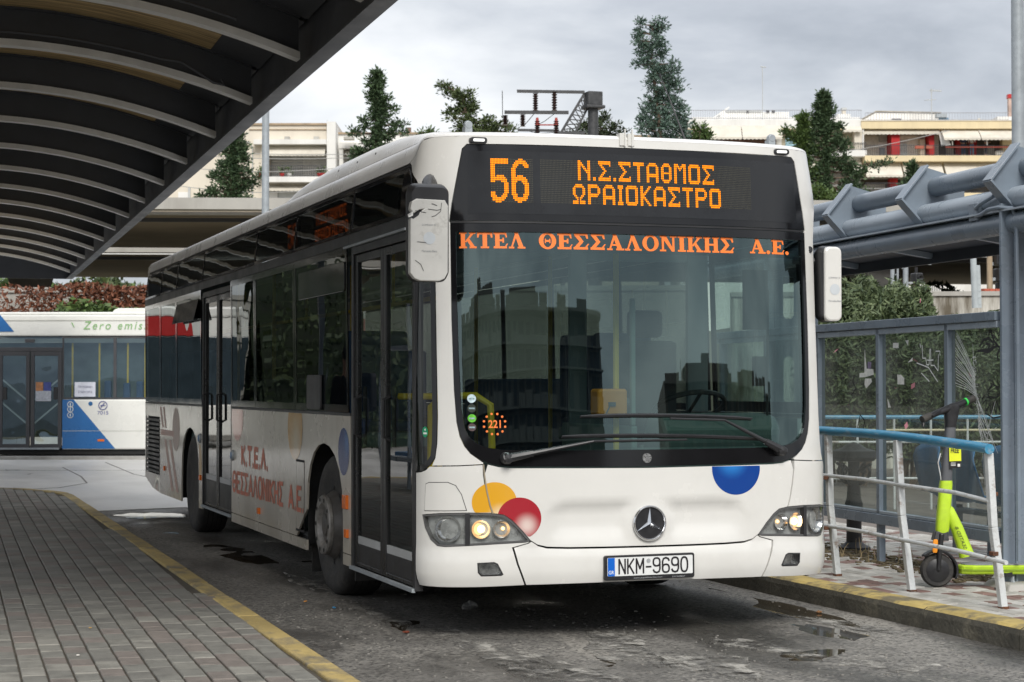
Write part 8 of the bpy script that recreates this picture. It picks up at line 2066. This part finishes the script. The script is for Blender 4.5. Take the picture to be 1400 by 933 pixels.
rail(A, 364, 446, 228, 243, 1.15); bb(A, 'recess_front', 356, 366, 191, 520, 0, .2, FACW)
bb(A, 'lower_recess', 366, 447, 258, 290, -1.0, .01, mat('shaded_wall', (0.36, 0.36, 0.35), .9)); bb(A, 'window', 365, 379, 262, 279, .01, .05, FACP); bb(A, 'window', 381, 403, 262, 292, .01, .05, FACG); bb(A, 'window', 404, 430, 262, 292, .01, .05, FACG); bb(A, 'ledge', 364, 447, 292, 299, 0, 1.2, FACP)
bb(A, 'window', 243, 259, 262, 279, 0, .06, FACP); bb(A, 'window_frame', 257, 260, 256, 279, .0, .2, FACG); bb(A, 'window', 228, 240, 205, 225, 0, .06, FACG)
mb = MB(); mb.tube([(BX(345), -.1, BZ(280)), (BX(345), -.1, BZ(200)), (BX(341), -.1, BZ(195)), (BX(330), -.1, BZ(190))], .05, 6); obj('drain_pipe', mb, FACG, A)
bb(A, 'wall', 459, 700, 178, 520, -9, -2.0, FACP); bb(A, 'wall', 700, 905, 182, 520, -9, -2.0, FACW); bb(A, 'coping', 459, 700, 175.5, 178, -9, -1.85, MATS['brown_coping']); bb(A, 'coping', 700, 905, 179.8, 182, -9, -1.85, MATS['brown_coping'])
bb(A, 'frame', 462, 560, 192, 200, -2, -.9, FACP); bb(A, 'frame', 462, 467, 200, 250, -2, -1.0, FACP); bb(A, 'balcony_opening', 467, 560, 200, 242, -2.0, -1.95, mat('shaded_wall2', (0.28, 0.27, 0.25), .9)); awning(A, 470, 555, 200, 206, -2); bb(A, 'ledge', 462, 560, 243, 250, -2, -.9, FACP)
for x in (392, 432, 473, 480): bb(A, 'roof_box', x-3, x+4, 186.5, 190.5, -.3, .4, CONC)
bb(A, 'chimney', 552, 558.5, 165, 178, -4, -3.5, mat('brown_chimney', (0.16, 0.10, 0.08), .9)); bb(A, 'antenna', 446.5, 447.2, 163, 167, 0, .05, FACG)
for px, y, c in ((387, 238, RED), (397, 238, FACP), (438, 236, RED), (443, 237, RED), (360, 238, FARK), (357, 240, RED)):
    mb = MB(); mb.lathe([(0, 0), (.14, 0), (.2, .3), (0, .3)], (BX(px), -.9, BZ(243)), 'z', 10); pt = obj('flower_pot', mb, c, A)
    lv = leaves(60, lambda rr, px=px: (BX(px)+rr.gauss(0, .16), -.9+rr.gauss(0, .12), BZ(243)+.5+rr.gauss(0, .18)), .05, .12, int(px), 1.3); obj('plant', lv, LF_GRN, pt, fixn=False, rnd=True)
# right block, white half
B1 = block('white apartment block with wide cream awnings right of the tall bluish conifer')
bb(B1, 'wall', 930, 1178, 178, 520, -9, 0, FACP); bb(B1, 'roof_slab', 940, 1178, 165, 177.5, -9, .9, FACP, bev=.02); bb(B1, 'slab_edge', 940, 1178, 177.5, 178.6, -1, .92, FACY)
bb(B1, 'roof_parapet', 948, 1178, 159, 165, -9, -.2, FACP); rail(B1, 942, 1178, 151.5, 164, .7, .18, mat('pale_iron', (0.28, 0.28, 0.30), .6))
bb(B1, 'penthouse', 992, 1088, 145, 163, -7, -3, FACP); bb(B1, 'penthouse_roof', 1000, 1050, 143, 145, -7, -2.9, FACG)
mb = MB(); mb.bar((BX(988), 1.5, BZ(153)), (BX(1001), 1.5, BZ(142)), .12, .12); mb.bar((BX(975), 1.5, BZ(160)), (BX(1001), 1.5, BZ(142)), .10, .10); obj('stair_rail', mb, FACP, B1)
bb(B1, 'balcony_opening', 950, 1060, 180, 197, 0, .02, FARK); awning(B1, 967, 1012, 171.5, 191, .8, dep=1.0); awning(B1, 1013, 1067, 171.5, 191, .8, dep=1.0); bb(B1, 'rail_panel', 980, 1060, 193, 200, 1.0, 1.05, mat('brown_panel', (0.14, 0.07, 0.05), .7))
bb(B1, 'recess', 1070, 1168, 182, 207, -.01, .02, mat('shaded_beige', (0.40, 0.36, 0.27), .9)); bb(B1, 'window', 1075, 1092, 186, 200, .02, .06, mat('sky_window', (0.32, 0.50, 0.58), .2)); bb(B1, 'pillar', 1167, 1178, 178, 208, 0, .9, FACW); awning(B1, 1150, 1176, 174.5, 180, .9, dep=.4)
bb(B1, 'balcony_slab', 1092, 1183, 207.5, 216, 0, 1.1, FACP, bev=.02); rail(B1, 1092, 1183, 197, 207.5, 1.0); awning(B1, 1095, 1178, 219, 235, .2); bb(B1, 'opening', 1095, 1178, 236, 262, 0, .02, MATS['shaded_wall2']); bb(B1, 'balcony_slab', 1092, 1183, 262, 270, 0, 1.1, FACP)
bb(B1, 'chimney', 1158, 1163, 146, 163, -2, -1.5, FACW); bb(B1, 'chimney_cap', 1157, 1164, 143, 146, -2.1, -1.4, FACG); bb(B1, 'stair_house', 1148, 1166, 154, 165, -2, -.5, FACP)
for px, y0 in ((1044, 90),):
    mb = MB(); mb.tube([(BX(px), 0, BZ(163)), (BX(px), 0, BZ(y0))], .03, 5); mb.tube([(BX(px)-.15, 0, BZ(y0)), (BX(px)+.3, 0, BZ(y0+1))], .04, 5); obj('antenna', mb, FACG, B1)
for px in (1030, 1058, 1066):
    bb(B1, 'roof_pot', px-2, px+2, 143-.5, 146, -3.2, -2.9, FARK)
# right block, yellow half
B2 = block('pale yellow apartment block with red pillars and people on its balcony')
bb(B2, 'wall', 1178, 1460, 178, 520, -9, -1.4, FACP); bb(B2, 'roof_slab', 1176, 1460, 167.5, 178, -9, 1.0, FACY, bev=.02); bb(B2, 'slab_rim', 1176, 1460, 166.5, 167.5, -9, 1.05, FACW)
bb(B2, 'party_wall', 1177, 1180, 178, 215, -1.4, .9, FACP)
mb = MB(); mb.prism([(BX(1181), BZ(167)), (BX(1181), BZ(162)), (BX(1206), BZ(148)), (BX(1297), BZ(150)), (BX(1300), BZ(167))], lambda a, b, t: (a, t, b), 2.0, 6.0); obj('penthouse', mb, FACP, B2)
mb = MB(); mb.prism([(BX(1180), BZ(162)), (BX(1206), BZ(147.5)), (BX(1297), BZ(149.3)), (BX(1297), BZ(148)), (BX(1206), BZ(146)), (BX(1178), BZ(161.5))], lambda a, b, t: (a, t, b), 1.9, 6.1); obj('penthouse_roof', mb, mat('worn_grey_coping', (0.33, 0.30, 0.25), .9, var=.3, scale=2), B2)
bb(B2, 'penthouse_window', 1228, 1241, 157, 166.3, -2, -1.96, FARK); rail(B2, 1182, 1378, 155.5, 166.5, .8, .22, MATS['pale_iron']); bb(B2, 'roof_wall', 1366, 1392, 159, 167, -2, 0, FACP)
bb(B2, 'water_tank', 1286, 1300, 153, 158, -1.5, -.8, GALV); bb(B2, 'solar_panel', 1290, 1303, 158, 166.5, -1.2, -1.0, mat('panel_blue', (0.12, 0.20, 0.28), .3)); bb(B2, 'condenser', 1306, 1314, 163, 166.5, -.8, -.3, FACP); bb(B2, 'chimney_pipe', 1341, 1344, 161, 166.5, -.5, -.3, FACW)
bb(B2, 'chimney', 1382, 1386.5, 132, 166, -.5, -.1, mat('brick_chimney', (0.45, 0.33, 0.28), .9, var=.2, scale=2)); bb(B2, 'chimney_cap', 1381, 1387, 128, 133.5, -.55, -.05, RED)
mb = MB(); mb.tube([(BX(1275), -.2, BZ(167)), (BX(1275), -.2, BZ(121))], .035, 5); mb.tube([(BX(1272), -.2, BZ(123.5)), (BX(1289), -.2, BZ(124.5))], .035, 5); mb.tube([(BX(1265), -.2, BZ(137)), (BX(1281), -.2, BZ(136))], .03, 5)
for k in range(6): mb.tube([(BX(1274+k*2.6), -.2, BZ(122)), (BX(1274+k*2.6), -.2, BZ(126))], .02, 4)
obj('antenna', mb, FACG, B2)
bb(B2, 'grey_wall', 1180, 1290, 183, 214, -1.38, -1.2, mat('pale_grey_render', (0.72, 0.73, 0.73), .9)); bb(B2, 'shutter', 1180, 1206, 184, 213, -1.2, -1.15, mat('dull_shutter', (0.58, 0.58, 0.57), .8)); awning(B2, 1178, 1283, 176, 182.5, .3, dep=.6)
bb(B2, 'pillar', 1218.5, 1230, 180, 213, -1.2, .6, FACR); bb(B2, 'pillar', 1271, 1278, 183, 213, -1.2, .3, FACR); bb(B2, 'balcony_door', 1232, 1246, 193, 213, -1.15, -1.1, mat('pale_blue_door', (0.52, 0.62, 0.68), .4)); bb(B2, 'condenser', 1207, 1217, 182, 191, -1.15, -.8, mat('condenser_grey', (0.35, 0.36, 0.36), .6)); bb(B2, 'pillar', 1262, 1269, 189, 213, -1.2, -.6, FACW)
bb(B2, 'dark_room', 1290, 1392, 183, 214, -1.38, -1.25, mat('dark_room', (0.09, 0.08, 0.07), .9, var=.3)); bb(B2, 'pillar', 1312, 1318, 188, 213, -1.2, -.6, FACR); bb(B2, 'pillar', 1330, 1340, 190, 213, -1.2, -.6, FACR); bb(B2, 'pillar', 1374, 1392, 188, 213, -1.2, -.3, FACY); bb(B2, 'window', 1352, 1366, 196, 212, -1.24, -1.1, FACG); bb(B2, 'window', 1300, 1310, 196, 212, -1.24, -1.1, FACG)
awning(B2, 1286, 1336, 178.2, 192, .6, dep=1.1); awning(B2, 1337, 1392, 178.2, 192, .6, dep=1.1)
mb = MB(); mb.add([(BX(1283), -.5, BZ(179)), (BX(1290), -1.0, BZ(184)), (BX(1297), -1.3, BZ(201)), (BX(1285), -1.0, BZ(202))], [(0, 1, 2, 3)]); 
for x in (1290, 1337, 1384): mb.tube([(BX(x), -.7, BZ(179)), (BX(x+8), -1.5, BZ(196)), (BX(x+9), -1.3, BZ(201))], .05, 5)
obj('awning_arm', mb, FACP, B2)
bb(B2, 'balcony_slab', 1180, 1392, 215, 223, -1.4, 1.2, FACY, bev=.02); rail(B2, 1181, 1290, 200.5, 215, 1.1); rail(B2, 1290, 1392, 201, 215, 1.1, .16); bb(B2, 'rail_board', 1290, 1392, 202.5, 204.5, 1.12, 1.16, mat('rail_red_brown', (0.25, 0.05, 0.035), .7)); bb(B2, 'barrel', 1202, 1209, 203, 214, .4, .8, FARK); bb(B2, 'flower_box', 1248, 1260, 202, 206, 1.15, 1.4, mat('terracotta', (0.35, 0.10, 0.06), .8)); bb(B2, 'flower_box', 1263, 1272, 202, 206, 1.15, 1.4, MATS['terracotta'])
bb(B2, 'parasol_cover', 1360, 1372, 207, 214, .3, .7, FACP, bev=.1)
for x0, x1 in ((1181, 1231), (1233, 1287), (1290, 1392)): awning(B2, x0, x1, 223.5, 242, .4, dep=1.1)
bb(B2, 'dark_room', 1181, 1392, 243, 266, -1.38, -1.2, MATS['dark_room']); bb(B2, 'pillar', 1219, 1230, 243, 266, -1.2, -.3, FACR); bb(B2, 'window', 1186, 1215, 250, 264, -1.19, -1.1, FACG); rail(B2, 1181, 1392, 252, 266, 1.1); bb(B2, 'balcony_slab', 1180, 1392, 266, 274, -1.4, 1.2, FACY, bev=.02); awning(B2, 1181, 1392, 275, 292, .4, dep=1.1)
# people on the balcony
SKIN = mat('skin', (0.45, 0.27, 0.19), .6)
def person(px, o, label, shirt, legs, seed, arm=0, at=None):
    P0 = Matrix.Rotation(-YAW, 4, 'Z') @ Vector((BX(px), -o, 0)); base = CA(0, 150, 0); loc = Vector(at) if at else Vector((base.x+P0.x, base.y+P0.y, BZ(215)))
    t = thing('person', label, 'person', loc, rz=-YAW+seed)
    def skin(name, V, E, R, m):
        me = bpy.data.meshes.new(name); me.from_pydata(V, E, []); o_ = bpy.data.objects.new(name, me); COL.objects.link(o_); o_.parent = t; me.materials.append(m)
        s_ = o_.modifiers.new('skin', 'SKIN'); sv = me.skin_vertices[0].data if me.skin_vertices else None
        if sv is None:
            bm = bmesh.new(); bm.from_mesh(me); bm.verts.layers.skin.verify(); bm.to_mesh(me); bm.free(); sv = me.skin_vertices[0].data
        for i, r_ in enumerate(R): sv[i].radius = (r_, r_*.8)
        sv[0].use_root = True; ss = o_.modifiers.new('sub', 'SUBSURF'); ss.levels = 1; ss.render_levels = 1; return o_
    V = [(0, 0, .95), (0, 0, 1.2), (0, 0, 1.42), (0, 0, 1.52), (0, -.01, 1.62), (0, 0, 1.73), (.19, 0, 1.38), (.25, .02, 1.10), (.2+arm*.05, -.2-arm*.1, .95+arm*.15), (-.19, 0, 1.38), (-.25, .02, 1.10), (-.18, -.18, .95), (.09, 0, .88), (.10, -.02, .48), (.10, 0, .06), (-.09, 0, .88), (-.10, 0, .48), (-.10, 0.02, .06), (.11, -.14, .03), (-.11, -.12, .03)]
    E_ = [(0, 1), (1, 2), (2, 3), (3, 4), (4, 5), (2, 6), (6, 7), (7, 8), (2, 9), (9, 10), (10, 11), (0, 12), (12, 13), (13, 14), (0, 15), (15, 16), (16, 17), (14, 18), (17, 19)]
    R = [.12, .125, .12, .05, .09, .07, .055, .042, .03, .055, .042, .03, .085, .06, .045, .085, .06, .045, .035, .035]
    skin('body', V, E_, R, SKIN)
    skin('shirt', [V[0], V[1], V[2], V[6], V[7], V[9], V[10]], [(0, 1), (1, 2), (2, 3), (3, 4), (2, 5), (5, 6)], [.14, .145, .135, .07, .06, .07, .06], shirt)
    skin('trousers', [V[0], V[12], V[13], (.10, 0, .15), V[15], V[16], (-.10, 0, .15)], [(0, 1), (1, 2), (2, 3), (0, 4), (4, 5), (5, 6)], [.135, .10, .075, .06, .10, .075, .06], legs)
    mb = MB(); mb.lathe([(0, -.02), (.085, -.01), (.098, .05), (.07, .11), (0, .125)], (0, .015, 1.66), 'z', 12); obj('hair', mb, mat('dark_hair', (0.03, 0.02, 0.015), .7), t, smooth=True)
person(1316.5, .6, 'person in dark navy clothes standing at the balcony rail of the yellow block', mat('navy_cloth', (0.04, 0.06, 0.15), .8), mat('navy_cloth2', (0.03, 0.06, 0.14), .8), .2)
person(1328.5, .5, 'person in a white shirt and light blue trousers on the balcony of the yellow block', mat('white_cloth', (0.75, 0.75, 0.75), .8), mat('light_blue_cloth', (0.12, 0.25, 0.42), .8), -.3, 1)
person(1347.5, .6, 'person in dark clothes leaning forward at the right of the balcony group', mat('dark_cloth', (0.12, 0.13, 0.15), .8), mat('dark_cloth2', (0.06, 0.06, 0.08), .8), .9, 1)
# ================================================================== THE TOWN BEHIND THE PHOTOGRAPHER (seen mirrored in the windscreen)
def backblock(label, x0, x1, y, h, floors, m, seed, yaw=0.0, top=0):
    t = thing('apartment_block', label, 'building', ((x0+x1)/2, y, 0), rz=yaw); w = (x1-x0)/2; rr = random.Random(seed); fh = h/floors
    mb = MB(); mb.box((-w, -12, 0), (w, 0, h)); obj('wall', mb, m, t)
    mb = MB(); mb.box((-w*.8, -10, h), (-w*.2, -3, h+2.2)); mb.box((w*.1, -10, h), (w*.45, -3, h+1.8)); mb.box((-w*.6, -8, h+2.2), (-w*.5, -6, h+3.4)); obj('roof_house', mb, m, t)
    nb = int(w*2/4.2)
    for f in range(floors):
        z = f*fh
        mb = MB(); mb.box((-w, 0, z+fh-.18), (w, 1.5, z+fh)); obj('balcony', mb, m, t); mb = MB()
        for k in range(nb):
            if rr.random() < .72: x = -w+(k+.5)*2*w/nb; mb.box((x-1.9, 1.42, z+fh), (x+1.9, 1.5, z+fh+rr.choice([.7, .8, .95])))
        obj('balcony_front', mb, m if f % 3 else IRON, t)
        mb = MB()
        for k in range(nb):
            x = -w+(k+.5)*2*w/nb; ww = rr.choice([.9, 1.3, 1.6]); mb.box((x-ww, .005, z+.2), (x+ww, .05, z+fh-.5))
        obj('window_row', mb, FARK, t)
    for k in range(nb//2+1):
        x = -w+k*4*w/nb+rr.uniform(-1, 1); mb = MB(); mb.box((x-.10, 0, 0), (x+.10, 1.52, h)); obj('fin_wall', mb, m, t)
    for k in range(5):
        x = rr.uniform(-w, w); mb = MB(); mb.tube([(x, -4, h), (x, -4, h+rr.uniform(1.5, 3))], .05, 5); mb.lathe([(0, 0), (.5, .1), (.6, .25)], (x+1, -4, h+1.2), 'y', 12); obj('antenna', mb, IRON, t)
    return t
DKW = mat('back_facade_grey', (0.23, 0.21, 0.19), .9, var=.1, scale=.3); DKB = mat('back_facade_brown', (0.20, 0.165, 0.145), .9, var=.1, scale=.3)
backblock('long grey apartment block with balconies mirrored in the left half of the windscreen', -60, 40.5, -118, 21.5, 9, DKW, 1)
backblock('brown apartment block mirrored low in the right half of the windscreen', 60, 132, -126, 18.2, 6, DKB, 2, yaw=radians(14))
bk = thing('tree', 'dark round tree mirrored between the two apartment blocks in the windscreen', 'tree', (47, -105, 0))
mb = MB(); mb.tube([(0, 0, 0), (0.2, 0, 6)], [.3, .15], 8); obj('trunk', mb, BARK, bk)
def tf(rr): v = Vector((rr.gauss(0, 1), rr.gauss(0, 1), rr.gauss(0, 1))).normalized()*rr.random()**.4; return (v.x*3.6, v.y*3, 7.2+v.z*2.4)
obj('crown', leaves(1800, tf, .3, .6, 4), LF_DRK, bk, fixn=False, rnd=True)
person(0, 0, 'person in black walking on the left platform, mirrored in the bus side window', mat('black_cloth', (0.012, 0.012, 0.014), .8), mat('jeans_cloth', (0.03, 0.06, 0.14), .8), 2.6, 0, at=(-2.2, 11.3, KZ))
bp_ = thing('backpack', 'black backpack on the person mirrored in the side window', 'backpack', (-2.2, 11.3, KZ+1.05), rz=-YAW+2.6)
mb = MB(); mb.box((-.15, .13, 0), (.15, .29, .44)); obj('bag', mb, mat('black_nylon', (0.015, 0.015, 0.017), .6), bp_, bevel=.05)
# left shelter and distant hedge mirrored in the doors
lsx = thing('glass_shelter', 'grey bus shelter under the left canopy mirrored in the front door', 'bus shelter', (-3.6, 12.5, KZ))
for y in (0, 1.3, 2.6):
    mb = MB(); mb.box((0, y-.03, 0), (.05, y+.03, 2.4)); obj('mullion', mb, BLUG, lsx)
for z in (.35, 1.8):
    mb = MB(); mb.box((-.01, 0.03, z), (.06, 2.57, z+.06)); obj('rail', mb, BLUG, lsx)
mb = MB(); mb.box((-.5, .2, .4), (-.1, 2.4, .45)); mb.box((-.55, .2, .45), (-.5, 2.4, .85)); obj('bench', mb, SEB, lsx)
for k, (x, y, rx, h) in enumerate([(-9.3, 33.5, 4.1, 4.2), (-24, 38, 9, 5), (-14, 27, 4, 4.5), (-16, 16, 3, 4)]):
    t = thing('hedge', 'broad dark hedge %s, mirrored in the side windows' % ['beside the parked bus', 'far left of the station', 'at the ivy wall', 'behind the left platform'][k], 'hedge', (x, y, 0))
    obj('leaves', leaves(11000, lambda rr: (rr.uniform(-rx, rx), rr.gauss(0, .8), abs(rr.gauss(0, h*.45))), (.07 if k != 1 else .12), (.15 if k != 1 else .25), 60+k), LF_DRK, t, fixn=False, rnd=True)
    core = MB(); N = 14; vs = []  # solid dark core added to close sky gaps and darken the mirrored hedge
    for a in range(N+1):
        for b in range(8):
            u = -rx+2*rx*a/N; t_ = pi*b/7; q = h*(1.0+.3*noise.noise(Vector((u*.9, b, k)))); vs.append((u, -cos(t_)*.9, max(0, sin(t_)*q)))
    core.add(vs, [(a*8+b, (a+1)*8+b, (a+1)*8+b+1, a*8+b+1) for a in range(N) for b in range(7)]); obj('dark_core', core, mat('hedge_core_dark', (0.012, 0.02, 0.008), .9, var=.4, scale=4), t)
# walking people mirrored in the windows are left out of the frame
for ob in bpy.data.objects:
    for k in ('label', 'category'):
        if k in ob.keys() and ob[k] == '': del ob[k]
